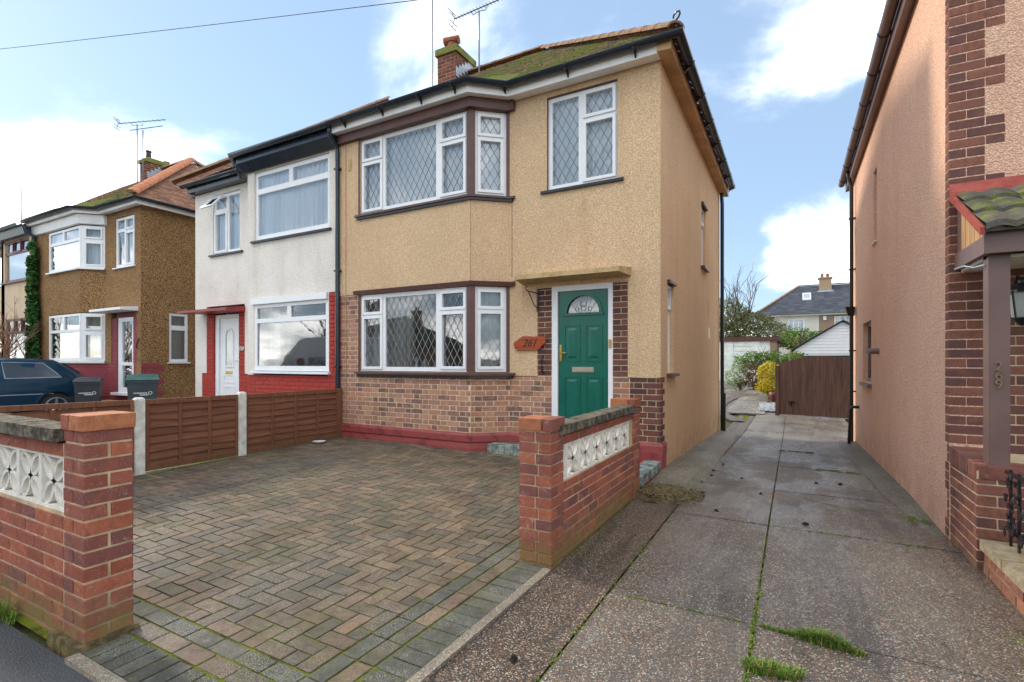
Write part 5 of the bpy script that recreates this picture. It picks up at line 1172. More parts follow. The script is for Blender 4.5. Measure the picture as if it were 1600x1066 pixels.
brick_fill(hq, f5F, .34, 2.2, .7, 2.55, 'flemish', M['brick_269'], mo5, .004, .06, [(.62, 1.5, .75, 2.12)])
window(H5, f5S, us(10.8), us(9.76), 1.05, 2.06, [(us(10.74), us(10.3), 1.12, 2.0, 0), (us(10.24), us(9.82), 1.12, 2.0, 0)], nf=-.07, mat=M['brown269'], sill=(.06, .06, .06), sillmat=M['brown269'])
window(H5, f5S, us(9.48), us(9.16), 3.2, 4.28, [(us(9.44), us(9.2), 3.26, 4.22, 0)], nf=-.08, mat=M['brown269'], sill=(.02, .03, .03), sillmat=M['white_paint'])
window(H5, f5F, .62, 1.5, .75, 2.1, [(.68, 1.44, .83, 1.5, 0), (.68, 1.44, 1.56, 2.04, 0)], nf=-.03, mat=M['black'], sill=(.02, .05, .05), sillmat=M['white_paint'], curtains=[(.65, 1.47, .8, 2.05, -.3, M['net_thin'])])
window(H5, f5F, 2.0, 3.4, 3.6, 4.9, [(2.1, 3.3, 3.7, 4.8, 0)], nf=-.03)
m = MB(); m.tube([(XW, 8.95, 1.55), (XW - .1, 8.95, 1.55), (XW - .12, 8.95, 1.52)], .045, 10); m.build('flue_pipe', M['brown269'], H5, smooth=50)
m = MB(); m.sweep([(XW, 12.9), (XW, 4.95)], [(0.0, 5.02), (.1, 5.0), (.1, 5.2), (0, 5.2)]); m.build('soffit', M['brown269'], H5)
m = MB(); m.sweep([(XW, 12.95), (XW, 4.93)], half_round(.165, 5.19, .062)); m.build('gutter', M['brown269'], H5, smooth=50)
m = MB()
for k in range(9): 
    y = 12.6 - k * .9; m.sweep([(XW, y), (XW, y - .03)], [(0.165 + .069 * math.cos(math.pi + math.pi * i / 8), 5.19 + .069 * math.sin(math.pi + math.pi * i / 8)) for i in range(9)] + [(0.165 + .06 * math.cos(2 * math.pi - math.pi * i / 8), 5.19 + .06 * math.sin(2 * math.pi - math.pi * i / 8)) for i in range(9)])
m.build('gutter_clips', M['black'], H5, kind='stuff')
roof_core(H5, None, .76, 5.22, XW - .08, XW + 9, 4.9, 12.9, True, False, M['tile_dark'])
m = MB(); m.wbox(XW + .2, XW + 9, 12.3, 12.6, -.3, 5.2); m.wbox(XW + 8.8, XW + 9, 5.3, 12.3, -.3, 5.2); m.build('rear_wall', M['pink'], H5)
m = MB(); X_ = XW - .07; Y_ = 12.0
m.tube([(X_ - .06, Y_, 5.15), (X_ - .04, Y_, 5.0), (X_, Y_, 4.85), (X_, Y_, -.2)], .034, 10)
m.hexa([(X_ - .06, Y_ - .07, 2.3), (X_ + .05, Y_ - .07, 2.3), (X_ + .05, Y_ + .07, 2.3), (X_ - .06, Y_ + .07, 2.3), (X_ - .11, Y_ - .12, 2.47), (X_ + .05, Y_ - .12, 2.47), (X_ + .05, Y_ + .12, 2.47), (X_ - .11, Y_ + .12, 2.47)])
for z in (4.2, 3.2, 1.6, .8): m.wbox(X_ - .045, XW, Y_ - .05, Y_ + .05, z, z + .025)
m.tube([(XW, 11.4, .55), (XW - .12, 11.4, .55), (XW - .13, 11.4, .5), (XW - .15, 11.5, -.15)], .03, 8)
m.build('downpipe', M['black'], H5, smooth=50)
interior(H5, XW + .3, XW + 5, 5.5, 12.2, .3, 2.75, 5.15, M['room'])
# porch low wall
p = hq
fp = F((1.096, 5.2), (0, -1)); fpf = F((1.096, 4.55), (1, 0))
m = MB(); m.wbox(1.102, 1.33, 4.556, 5.2, -.12, .655); m.wbox(1.331, 3.0, 4.556, 4.76, -.12, .655); lw = m.build('porch_wall', M['mortar'], H5)
brick_fill(p, fp, .0, .645, -.1, .6, 'stretcher', M['brick_269'], lw, .0, .05, row0=1); brick_fill(p, fpf, .0, 1.5, -.1, .605, 'stretcher', M['brick_269'], lw, 0, .05)
for k in range(8): p.add(fp, k * .08 + .002, k * .08 + .072, -.2, .008, .6, .735 - k * .004, M['brick_269'], lw)
m = MB(); m.wbox(1.11, 3.0, 4.545, 4.77, .606, .695); m.build('wall_top', _lich('worn_red_tile', srgb(128, 84, 74), srgb(112, 72, 64), srgb(140, 104, 92), 8), H5)
m = MB(); m.wbox(1.16, 1.27, 4.56, 4.67, .69, 2.14); m.wbox(1.155, 1.3, 4.52, 4.64, 2.13, 2.27) ; po = m.build('porch_post', M['brown269'], H5)
fn = F((1.215, 4.56), (1, 0))
for k, ch in enumerate('269'): text_mb(ch, .085, .005, fn, -.005, 1.365 - k * .06, .006).build('numeral', M['bronze'], po)
m = MB(); m.wbox(1.12, 3.2, 4.49, 4.53, 2.12, 2.26); m.wbox(1.12, 1.16, 4.53, 5.19, 2.12, 2.24)
m.build('porch_fascia', M['brown269'], H5)
M['sunlit_timber'] = _timber('sunlit_patch_timber', srgb(196, 160, 116), srgb(168, 128, 90), 2)  # pale colour paints the patch of sunlight on the porch cladding
for k in range(6):
    y0, y1 = 4.545 + k * .108, 4.545 + k * .108 + .1
    m = MB(); m.prism([(1.135, y0, 2.245), (1.135, y1, 2.245), (1.135, y1, 2.25 + (y1 - 4.5) * .6), (1.135, y0, 2.25 + (y0 - 4.5) * .6)], [(1.155, y0, 2.245), (1.155, y1, 2.245), (1.155, y1, 2.25 + (y1 - 4.5) * .6), (1.155, y0, 2.25 + (y0 - 4.5) * .6)])
    m.build('cladding_board', M['sunlit_timber'] if k < 5 else M['brown269'], H5)  # front boards coloured as sunlit, the one by the wall as shaded
pr_ = MB(); pr_.hexa([(1.1, 4.44, 2.255), (3.2, 4.44, 2.255), (3.2, 5.19, 2.69), (1.1, 5.19, 2.69), (1.1, 4.44, 2.275), (3.2, 4.44, 2.275), (3.2, 5.19, 2.71), (1.1, 5.19, 2.71)]); pro = pr_.build('porch_roof', M['tile_dark'], H5)
vg = MB(); vg.hexa([(1.085, 4.43, 2.235), (1.112, 4.43, 2.235), (1.112, 5.19, 2.675), (1.085, 5.19, 2.675), (1.085, 4.43, 2.285), (1.112, 4.43, 2.285), (1.112, 5.19, 2.725), (1.085, 5.19, 2.725)]); vg.build('verge_strip', M['red_flash'], pro)
for r_ in range(3):
    for c_ in range(7):
        x0 = 1.113 + c_ * .3 + (.0 if r_ % 2 else 0); m = MB(); n = 8; y0 = 4.42 + r_ * .245; y1 = y0 + .29
        for j, y in enumerate((y0, y0, y1)):
            for i in range(n + 1):
                t = i / n; wv = .02 * abs(math.sin(t * 2 * math.pi)) + .006 * mnoise.noise((x0 + t * 2, y * 9, 1)); base_ = 2.275 + (y - 4.44) * .58
                m.v.append((x0 + .298 * t, y, base_ + wv + (0.004 if j == 0 else .046 if j == 1 else .016)))
        for j in range(2):
            for i in range(n): q = j * (n + 1) + i; m.f.append((q, q + 1, q + n + 2, q + n + 1))
        m.build('roof_tile', M['tile_dark'], pro, smooth=50)
m = MB(); m.hexa([(1.088, 5.1, 2.66), (3.2, 5.1, 2.66), (3.2, 5.2, 2.69), (1.088, 5.2, 2.69), (1.088, 5.12, 2.715), (3.2, 5.12, 2.715), (3.2, 5.195, 2.82), (1.088, 5.195, 2.80)]); m.build('lead_flashing', M['red_flash'], H5)
m = MB(); m.wbox(1.16, 3.2, 4.6, 5.19, 2.1, 2.12); m.build('porch_ceiling', M['white_paint'], H5)
m = MB(); m.tube([(1.08, 5.0, 2.1), (1.09, 4.8, 2.09), (1.12, 4.7, 2.06), (1.15, 4.6, 2.06)], .006, 5); m.build('cable', M['flash'], H5)
hq.done()
# lantern on the porch wall
ln = thing('wall_lantern', (1.5, 5.1, 1.85), 'black coach lantern on the brick wall under the right hand porch', 'lantern')
m = MB(); cx, cy = 1.46, 5.02
m.hexa([(cx - .045, cy - .045, 1.72), (cx + .045, cy - .045, 1.72), (cx + .045, cy + .045, 1.72), (cx - .045, cy + .045, 1.72), (cx - .07, cy - .07, 1.90), (cx + .07, cy - .07, 1.90), (cx + .07, cy + .07, 1.90), (cx - .07, cy + .07, 1.90)]); m.build('lantern_glass', M['lamp_glass'], ln)
m = MB()
for sx in (-1, 1):
    for sy in (-1, 1): m.tube([(cx + sx * .045, cy + sy * .045, 1.71), (cx + sx * .072, cy + sy * .072, 1.91)], .007, 6)
m.lathe((cx, cy, 1.90), [(.105, 0), (.1, .015), (.055, .06), (.03, .07), (.03, .09), (.01, .11)], 12); m.lathe((cx, cy, 1.66), [(.01, 0), (.03, .02), (.06, .05), (.06, .06)], 12)
m.tube([(cx, cy, 2.0), (cx, cy + .08, 2.03), (cx, cy + .17, 1.9)], .01, 6); m.wbox(cx - .03, cx + .03, 5.18, 5.205, 1.78, 1.98); m.build('lantern_cage', M['iron'], ln)

# planter wall with coping, rail, plants
pw = thing('planter_wall', (1.2, 3.5, 0), 'low red brick planter wall with pale stone coping at the right edge', 'wall')
fq = F((1.12, 4.5), (0, -1)); m = MB(); m.wbox(1.126, 1.25, 1.2, 4.5, -.12, .14); cr_ = m.build('mortar_core', M['mortar_garden'], pw)
p = Pieces('brick', 'brickwork'); brick_fill(p, fq, 0, 3.3, -.085, .14, 'stretcher', M['brick_planter'], cr_, 0, .06); p.done()
for k in range(8): 
    m = MB(); y1 = 4.5 - k * .41; m.wbox(1.1, 1.33, y1 - .4, y1, .142 + U(0, .004), .205 + U(0, .004)); m.build('coping_slab', M['stone_cope'], pw)
m = MB(); m.wbox(1.26, 3, 1.2, 4.5, -.1, .13); m.build('planter_soil', M['joint'], loc=(2, 3, 0), kind='structure')
rl = thing('ornamental_railing', (1.25, 4.3, .2), 'black iron railing panel with leaf ornaments on the planter wall', 'railing')
m = MB(); 
for z in (.3, .665): m.wbox(1.225, 1.245, 3.2, 4.5, z, z + .02)
m.build('rail', M['iron'], rl)
for k in range(9):
    y = 4.42 - k * .14; m = MB(); m.wbox(1.228, 1.242, y, y + .016, .2, .7); m.build('bar', M['iron'], rl)
for k in range(34):
    y, z = U(4.12, 4.46), U(.28, .68); m = MB(); s_ = .028; a_ = U(0, 6.28); n = 7
    pts = [(y + s_ * (1 if i % 2 == 0 else .55) * math.cos(a_ + i * math.pi / 4), z + s_ * (1 if i % 2 == 0 else .55) * math.sin(a_ + i * math.pi / 4)) for i in range(8)]
    xx = U(1.2, 1.222); m.prism([(xx, a, b) for a, b in pts], [(xx + .007, a, b) for a, b in pts]); m.build('iron_leaf', M['iron'], rl)
# ================================================================== garden walls
def screen_block(parent, f, u, z, s=.29, d=.085):
    m = MB(); e = .016; m.region(f, u, u + s, z, z + s, [(u + e, u + s - e, z + e, z + s - e)], 0, d)
    cx, cz = u + s / 2, z + s / 2; h = s / 2 - e + .002; n = 10
    # four leaf loops from the centre to each corner plus arcs along the sides
    def strip(pts, t=.011):
        q = [Vector(p_) for p_ in pts]
        for i in range(len(q) - 1):
            dv = (q[i + 1] - q[i]); l_ = dv.length
            if l_ < 1e-5: continue
            nx_, nz_ = -dv.y / l_ * t, dv.x / l_ * t; a, b = q[i] - dv * .04, q[i + 1] + dv * .04
            m.hexa([f(a.x - nx_, -.008, a.y - nz_), f(a.x + nx_, -.008, a.y + nz_), f(b.x + nx_, -.008, b.y + nz_), f(b.x - nx_, -.008, b.y - nz_), f(a.x - nx_, -d + .008, a.y - nz_), f(a.x + nx_, -d + .008, a.y + nz_), f(b.x + nx_, -d + .008, b.y + nz_), f(b.x - nx_, -d + .008, b.y - nz_)])
    for sx in (-1, 1):
        for sz in (-1, 1):
            for bl in (-1, 1):
                pts = []
                for i in range(n + 1):
                    t = i / n; x = cx + sx * h * t; zz_ = cz + sz * h * t; o_ = bl * .038 * math.sin(math.pi * t); pts.append((x + o_ * sx * -1 * .7071, zz_ + o_ * sz * .7071))
                strip(pts, .0095)
    m2 = m
    return m2.build('screen_block', M['screen'], parent)
def wall_cap(p, f, u0, u1, z, parent, dep):
    L = (u1 - u0) / 3
    for k in range(3): p.add(f, u0 + k * L + .003, u0 + (k + 1) * L - .003, -dep, .012, z, z + .085, M['brick_orange'], parent)
# left front wall
gw = thing('garden_wall', (-3.1, 1.2, 0), 'front garden wall on the left with orange topped brick pillar', 'wall', 'garden walls with screen blocks')
fw = F((-6.6, 1.15), (1, 0)); UL = 3.6; fe = F((-3.0, 1.15), (0, 1)); 
p = Pieces('brick', 'brickwork', 290)
m = MB(); m.region(fw, 0, UL - .21, -.1, .985, [(0, UL - .215, .635, .915)], -.006, .09); m.wbox(-3.205, -3.006, 1.156, 1.359, -.1, 1.07)
co = m.build('mortar_core', M['mortar_garden'], gw)
bw = F((-6.6, 1.2525), (1, 0))
ff = lambda f_, n_: None
brick_fill(p, fw, 0, UL - .225, -.05, .63, 'stretcher', M['brick_garden'], co, 0, .1025, row0=1); brick_fill(p, fw, 0, UL - .225, .92, .99, 'stretcher', M['brick_garden'], co, 0, .1025)
z = -.05; r_ = 0
while z < 1.03:       # pillar, bonded, visible from two sides
    fr = F((-3.215, 1.15), (1, 0))
    if r_ % 2 == 0: q = [(0, .1025, -.215, 0), (.1125, .215, -.215, 0)]
    else: q = [(0, .215, -.1025, 0), (0, .215, -.215, -.1125)]
    for (a, b, c, d) in q: p.add(fr, a, b, c, d, z, z + .065, M['brick_garden'], co)
    z += .075; r_ += 1
fr = F((-3.215, 1.15), (1, 0)); p.add(fr, -.008, .07, -.222, .008, 1.058, 1.135, M['brick_garden'], co); p.add(fr, .075, .223, -.222, .008, 1.058, 1.137, M['brick_orange'], co)
p.done()
for k in range(7):
    u1_ = UL - .225 - k * .5; m = MB(); e = U(0, .006); m.box(fw, u1_ - .493, u1_, -.13, .035, .995 + e, 1.06 + e); m.build('coping_slab', M['coping'], gw)
for k in range(11): screen_block(gw, F((-6.6, 1.16), (1, 0)), UL - .228 - .292 * (k + 1), .632, .288)
m = MB(); m.hexa([fw(UL - .3, .05, -.08), fw(UL + .04, .05, -.08), fw(UL + .04, -.25, -.08), fw(UL - .3, -.25, -.08), fw(UL - .3, .03, .035), fw(UL + .02, .03, .03), fw(UL + .02, -.23, .04), fw(UL - .3, -.23, .03)])
m.build('concrete_footing', M['haunch_end'], gw)
# right wall along the shared drive
gr_ = thing('garden_wall', (-1.55, 4.2, 0), 'side garden wall with seven white screen blocks between two brick pillars by the drive', 'wall', 'garden walls with screen blocks')
fr2 = F((-1.42, 3.12), (0, 1)); p = Pieces('brick', 'brickwork', 290); LW = 2.28
m = MB(); m.region(fr2, .03, LW, -.1, .86, [(.05, 1.94, .545, .80)], -.022, .085); m.wbox(-1.66, -1.43, 3.13, 3.31, -.1, .93); m.wbox(-1.66, -1.43, 5.19, 5.39, -.1, .9); co = m.build('mortar_core', M['mortar_garden'], gr_)
fr3 = F((-1.436, 3.12), (0, 1))
brick_fill(p, fr3, .215, LW - .215, -.05, .535, 'stretcher', M['brick_garden'], co, 0, .1025, row0=0)
brick_fill(p, fr3, .225, LW - .225, .805, .88, 'stretcher', M['brick_garden'], co, 0, .1025, row0=1)
for (yy0, top, lab) in ((3.12, .93, 0), (5.18, .88, 1)):
    z = -.05 if yy0 < 4 else -.05; r_ = 0; fr = F((-1.67, yy0), (1, 0))
    while z < top - .02:
        if r_ % 2 == 0: q = [(0, .12, -.215, 0), (.13, .25, -.215, 0)]
        else: q = [(0, .25, -.1025, 0), (0, .25, -.215, -.1125)] if False else [(0, .145, -.215, 0), (.155, .25, -.1025, 0), (.155, .25, -.215, -.1125)]
        for (a, b, c, d) in q: p.add(fr, a, b, c, d, z, z + .065, M['brick_garden'], co)
        z += .075; r_ += 1
    p.add(fr, -.006, .18, -.222, .008, z, z + .085, M['brick_orange'], co); p.add(fr, .186, .258, -.222, .008, z, z + .085, M['brick_garden'], co)
p.done()
for k, (a, b) in enumerate(((.13, .6), (.6, 1.08), (1.08, 1.56), (1.56, 2.06))):
    m = MB(); e = U(0, .005); m.box(fr2, a + .003, b - .003, -.14, .02, .885 + e, .95 + e); m.build('coping_slab', M['coping'], gr_)
for k in range(7): screen_block(gr_, F((-1.444, 3.12), (0, 1)), .05 + .27 * k if False else .055 + .2695 * k, .541, .2665)

# ================================================================== fence
fen = thing('panel_fence', (-6.6, 4, .1), 'brown overlap panel fence with concrete posts beside the block paving', 'fence')
FX = -6.6; ff_ = F((FX, 0), (0, 1))
def fpanel(y0, y1, nb, zt0, zt1):
    m = MB(); t = .02
    m.hexa([ff_(y0, .0, zt0 - .055), ff_(y1, .0, zt1 - .055), ff_(y1, -.035, zt1 - .055), ff_(y0, -.035, zt0 - .055), ff_(y0, .0, zt0), ff_(y1, .0, zt1), ff_(y1, -.035, zt1), ff_(y0, -.035, zt0)])
    m.box(ff_, y0, y1, -.035, .004, .12, .18)
    for k in range(nb + 1):
        y = y0 + .015 + k * (y1 - y0 - .03) / nb; m.box(ff_, y - .018, y + .018, -.035, -.001, .18, min(zt0, zt1) - .056)
    pn = m.build('fence_panel', M['fence_v'], fen)
    z = .155; k = 0; ph = [U(0, 9) for _ in range(3)]
    while z < min(zt0, zt1) - .1:
        m = MB(); n = 10; h = .105
        for i in range(n + 1):
            y = lerp(y0 + .005, y1 - .005, i / n); w_ = .006 * math.sin(y * 5 + k) + .004 * math.sin(y * 13 + ph[0] + k * 2)
            m.v += [ff_(y, -.008, z + w_), ff_(y, -.028, z + h + w_), ff_(y, -.034, z + h + w_), ff_(y, -.024, z + w_)]
        for i in range(n):
            for j in range(4): a = i * 4 + j; b = i * 4 + (j + 1) % 4; m.f.append((a, a + 4, b + 4, b))
        m.build('slat', M['fence'], pn); z += .092; k += 1
fpanel(3.13, 4.25, 3, .955, .95); fpanel(4.36, 5.99, 4, .945, .945); fpanel(1.55, 3.0, 4, .975, .96)
for y in (3.01, 4.26):
    m = MB(); m.wbox(FX - .055, FX + .02, y, y + .1, -.1, .965); m.hexa([(FX - .055, y, .965), (FX + .02, y, .965), (FX + .02, y + .1, .965), (FX - .055, y + .1, .965), (FX - .035, y + .02, .985), (FX, y + .02, .985), (FX, y + .08, .985), (FX - .035, y + .08, .985)]); m.build('concrete_post', M['post_conc'], fen)
m = MB(); m.wbox(FX - .06, FX + .02, 5.995, 6.06, .05, .95); m.build('timber_post', M['fence_v'], fen)
m = MB(); m.wbox(FX - .06, FX + .02, 1.4, 1.5, -.1, .985); m.build('concrete_post', M['post_conc'], fen)
m = MB(); m.lathe((-6.42, 5.45, bz(-6.42, 5.45) + .003), [(.05, 0), (.08, .012), (.1, .03), (.09, .03), (.05, .015), (.005, .012)], 20); m.build('saucer', M['dish'], loc=(-6.42, 5.45, .13), smooth=60, label='white saucer on the block paving below the fence', cat='saucer')

# ================================================================== bins
def wheelie_bin(name, loc, rz, body, lid, label, s=1.0, wd=.5):
    t = thing(name, loc, label, 'bin', 'wheeled bins beside the houses'); c, s_ = math.cos(rz), math.sin(rz)
    def W(x, y, z): return (loc[0] + (x * c - y * s_) * s, loc[1] + (x * s_ + y * c) * s, loc[2] + z * s)
    h = wd / 2; m = MB()
    m.hexa([W(-h * .78, -.22, .04), W(h * .78, -.22, .04), W(h * .78, .2, .04), W(-h * .78, .2, .04), W(-h * .96, -.29, .93), W(h * .96, -.29, .93), W(h * .96, .27, .93), W(-h * .96, .27, .93)])
    m.hexa([W(-h, -.31, .9), W(h, -.31, .9), W(h, .29, .9), W(-h, .29, .9), W(-h, -.31, .965), W(h, -.31, .965), W(h, .29, .965), W(-h, .29, .965)])
    m.build('bin_body', body, t)
    m = MB(); N2 = 6
    m.hexa([W(-h * 1.04, -.34, .96), W(h * 1.04, -.34, .96), W(h * 1.04, .3, .985), W(-h * 1.04, .3, .985), W(-h * 1.0, -.31, 1.005), W(h, -.31, 1.005), W(h * .98, .28, 1.06), W(-h * .98, .28, 1.06)])
    m.hexa([W(-h * .7, -.2, 1.008), W(h * .7, -.2, 1.008), W(h * .7, .2, 1.045), W(-h * .7, .2, 1.045), W(-h * .62, -.17, 1.03), W(h * .62, -.17, 1.03), W(h * .62, .17, 1.07), W(-h * .62, .17, 1.07)])
    m.build('lid', lid, t)
    m = MB(); m.tube([W(-h * .8, .29, 1.0), W(-h * .8, .36, 1.01), W(h * .8, .36, 1.01), W(h * .8, .29, 1.0)], .016 * s, 6); m.build('handle', body, t)
    for sx in (-1, 1): m = MB(); m.tube([W(sx * h * .86, .22, .1), W(sx * h * .98, .22, .1)], .1 * s, 14); m.build('wheel', M['tyre'], t)
    m = MB(); fb = F(W(0, -.268, 0)[:2], (c, s_)); zt_ = loc[2] + .68 * s
    for k in range(9): m.box(fb, -.15 + k * .026, -.15 + k * .026 + .018, .0, .006, zt_, zt_ + .022)
    for k in range(12): a = k * math.pi / 6; m.box(fb, .13 + .03 * math.cos(a) - .006, .13 + .03 * math.cos(a) + .006, 0, .006, zt_ + .012 + .03 * math.sin(a) - .006, zt_ + .012 + .03 * math.sin(a) + .006)
    m.box(fb, -.05, .1, .0, .006, zt_ - .035, zt_ - .02); m.build('printed_emblem', M['white_num'], t); return t
wheelie_bin('wheeled_bin', (-14.5, 5.66, .0), math.radians(62), M['bin_black'], M['bin_black'], 'charcoal wheeled bin with dark lid behind the dark blue car', .97)
wheelie_bin('wheeled_bin', (-12.05, 5.65, .04), math.radians(64), M['bin_body'], M['bin_green'], 'wheeled bin with green lid by the fence in front of the brown house', 1.02, .54)

# ================================================================== car
car = thing('hatchback_car', (-15.83, 4.0, .05), 'dark blue hatchback car parked nose out beside the brown house', 'car')
CX, CY, CZ = -15.83, 1.98, .07
def cp(x, y, z): return (CX + x, CY + y, CZ + z)
st = [(0.0, .42, .56, .66), (.06, .5, .76, .7), (.5, .75, .85, .72), (1.05, .83, .93, .74), (1.15, .9, .97, .72), (1.8, .93, 1.385, .56), (2.2, .93, 1.41, .57), (2.9, .93, 1.41, .58), (3.3, .93, 1.385, .57), (3.45, .93, 1.3, .58), (3.84, .93, .99, .68), (3.92, .88, .93, .7), (3.97, .7, .8, .72), (3.985, .5, .56, .72)]
m = MB(); K = None
for (y, zb, zt, hw) in st:
    w_ = .83 if .2 < y < 3.9 else .78
    half = [(.70 * w_ / .83, .2), (w_, .33), (w_ + .003, .6), (w_ - .02, zb), (hw + .02, max(zt - .07, zb)), (hw - .06, zt - .012), (0, zt)]
    ring = [(x, z) for x, z in half] + [(-x, z) for x, z in reversed(half[:-1])]; K = len(ring)
    for (x, z) in ring: m.v.append(cp(x, y, z))
for i in range(len(st) - 1):
    for k in range(K): k2 = (k + 1) % K; m.f.append((i * K + k, i * K + k2, (i + 1) * K + k2, (i + 1) * K + k))
m.f.append(tuple(range(K - 1, -1, -1))); m.f.append(tuple((len(st) - 1) * K + k for k in range(K))); body = m.build('car_body', M['car'], car, smooth=35)
def sidept(y, t, sx):  # on the greenhouse side between belt and roof edge
    for i in range(len(st) - 1):
        if st[i][0] <= y <= st[i + 1][0]:
            q = (y - st[i][0]) / (st[i + 1][0] - st[i][0]); zb = lerp(st[i][1], st[i + 1][1], q); zt = lerp(st[i][2], st[i + 1][2], q); hw = lerp(st[i][3], st[i + 1][3], q); break
    xb = .81; xt = hw + .02; zt = max(zt - .07, zb); return cp(sx * (lerp(xb, xt, t) + .006), y, lerp(zb, zt, t))
for sx in (1, -1):
    for nm_, pts in (('front_window', [(1.32, .1), (2.26, .06), (2.26, .93), (1.82, .93)]), ('rear_window', [(2.38, .06), (3.36, .08), (3.3, .3), (3.08, .9), (2.38, .93)])):
        m = MB(); q = [sidept(y, t, sx) for y, t in pts]; m.add(q, [tuple(range(len(q)))]); m.build(nm_, M['car_glass'], car)
        m = MB(); m.tube([Vector(p_) for p_ in q + [q[0]]], .011, 5); m.build('window_seal', M['car_trim'] if sx > 0 else M['black'], car)
    m = MB(); m.box(F((CX + sx * .83, CY), (0, sx)), *( (.9, 3.2) if sx > 0 else (-3.2, -.9)), -.01, .012, CZ + .58, CZ + .60); m.build('side_moulding', M['car_trim'], car)
    for wy in (.78, 3.25):
        wc = cp(sx * .77, wy, .29); m = MB()
        A = [(wc[0] + sx * .075, wc[1] + .36 * math.cos(math.radians(a)), wc[2] + .36 * math.sin(math.radians(a))) for a in range(-8, 190, 11)]; m.tube(A, .03, 6); m.build('arch_flare', M['car'], car, smooth=60)
        m = MB(); m.prism([(wc[0] + sx * .062, wc[1] + .35 * math.cos(math.radians(a)), wc[2] + .35 * math.sin(math.radians(a))) for a in range(0, 360, 15)], [(wc[0] + sx * .066, wc[1] + .35 * math.cos(math.radians(a)), wc[2] + .35 * math.sin(math.radians(a))) for a in range(0, 360, 15)]); m.build('arch_recess', M['black'], car)
        m = MB(); m.tube([(wc[0] - sx * .09, wc[1], wc[2]), (wc[0] + sx * .085, wc[1], wc[2])], .29, 28); tyre = m.build('wheel', M['tyre'], car, smooth=40)
        m = MB(); xo = wc[0] + sx * .088
        ringo = [(xo, wc[1] + .2 * math.cos(t * .2618), wc[2] + .2 * math.sin(t * .2618)) for t in range(25)]; m.tube(ringo, .018, 6); m.tube([(xo - sx * .02, wc[1], wc[2]), (xo + sx * .01, wc[1], wc[2])], .05, 12)
        for k in range(5): a = k * 1.2566 + .3; m.tube([(xo, wc[1], wc[2]), (xo - sx * .003, wc[1] + .19 * math.cos(a), wc[2] + .19 * math.sin(a))], .026, 6)
        m.build('rim', M['alloy'], tyre, smooth=50)
    m = MB(); m.box(F((CX + sx * .83, CY), (0, sx)), *((2.02, 2.2) if sx > 0 else (-2.2, -2.02)), 0, .02, CZ + .76, CZ + .79); m.build('door_handle', M['black'], car)
    m = MB(); m.wbox(CX + sx * .5 - .12, CX + sx * .5 + .2 * (sx > 0) + .12 * (sx < 0), CY + 3.93, CY + 3.975, CZ + .6, CZ + .76); m.build('tail_light', M['lamp_red'], car)
    m = MB(); m.tube([cp(sx * .52, -.02, .66), cp(sx * .52, .05, .66)], .09, 16); m.build('headlight', M['lamp_glass'], car)
m = MB(); m.sweep([(CX + .80, CY + 3.4), (CX + .83, CY + 3.6), (CX + .8, CY + 3.98), (CX - .8, CY + 3.98), (CX - .83, CY + 3.6)], [(-.02, CZ + .36), (.05, CZ + .36), (.06, CZ + .5), (-.02, CZ + .5)]); m.build('rear_bumper', M['bin_black'], car)
m = MB(); m.sweep([(CX - .83, CY + .4), (CX - .8, CY - .02), (CX + .8, CY - .02), (CX + .83, CY + .4)], [(-.02, CZ + .34), (.05, CZ + .34), (.06, CZ + .5), (-.02, CZ + .5)]); m.build('front_bumper', M['bin_black'], car)
m = MB(); m.quad(cp(-.66, 1.2, .99), cp(.66, 1.2, .99), cp(.5, 1.76, 1.365), cp(-.5, 1.76, 1.365)); m.build('windscreen', M['car_glass'], car)
m = MB(); m.quad(cp(.5, 3.52, 1.29), cp(-.5, 3.52, 1.29), cp(-.6, 3.83, 1.04), cp(.6, 3.83, 1.04)); m.build('rear_screen', M['car_glass'], car)

# ================================================================== aerials and cable
def yagi(loc, top, d, n, L, label, tilt=0.0, el=.16, refl=True, cradle=True):
    t = thing('television_aerial', loc, label, 'aerial', 'television aerials on the roofs'); m = MB(); b = Vector((loc[0], loc[1], top)); m.tube([loc, tuple(b)], .018, 6); m.build('mast', M['steel'], t)
    d = Vector(d).normalized(); sd_ = d.cross(Vector((0, 0, 1))).normalized(); a0 = b - d * L * .4 + Vector((0, 0, .04)); a1 = b + d * L * .6 + Vector((0, 0, .04 + tilt)); m = MB(); m.tube([a0, a1], .012, 6); m.build('boom', M['steel'], t)
    m = MB()
    for k in range(n): c = a0 + (a1 - a0) * ((k + .5) / n); m.tube([c - sd_ * el * (.5 if k else .6), c + sd_ * el * (.5 if k else .6)], .006, 5)
    m.build('directors', M['steel'], t)
    if refl:
        m = MB(); up = Vector((0, 0, 1))
        for s in (1, -1):
            m.tube([a0, a0 - d * .05 + up * s * .16], .008, 5)
            for q in (.5, 1): c = a0 - d * .05 * q + up * s * .16 * q; m.tube([c - sd_ * .14, c + sd_ * .14], .009, 5)
        m.build('reflector', M['steel'], t)
    if cradle: m = MB(); m.tube([b + d * .2 + Vector((0, 0, .04)), b + d * .16 - Vector((0, 0, .03)), b, b - d * .16 - Vector((0, 0, .03)), b - d * .2 + Vector((0, 0, .04))], .009, 5); m.build('cradle', M['steel'], t)
    return t
yagi((-5.75, 9.0, 7.4), 8.75, (1, .0, .0), 20, 1.6, 'television aerial on the tall mast rising from the mossy roof right of the chimney', .05, .12)
yagi((-6.87, 8.86, 7.3), 9.6, (-1, .2, 0), 8, 1.0, 'television aerial on the mast strapped to the tan house chimney')
yagi((-19.02, 8.75, 7.2), 9.25, (.95, .5, 0), 10, 1.6, 'television aerial with forked reflector on the taller mast at the brown house chimney', .12)
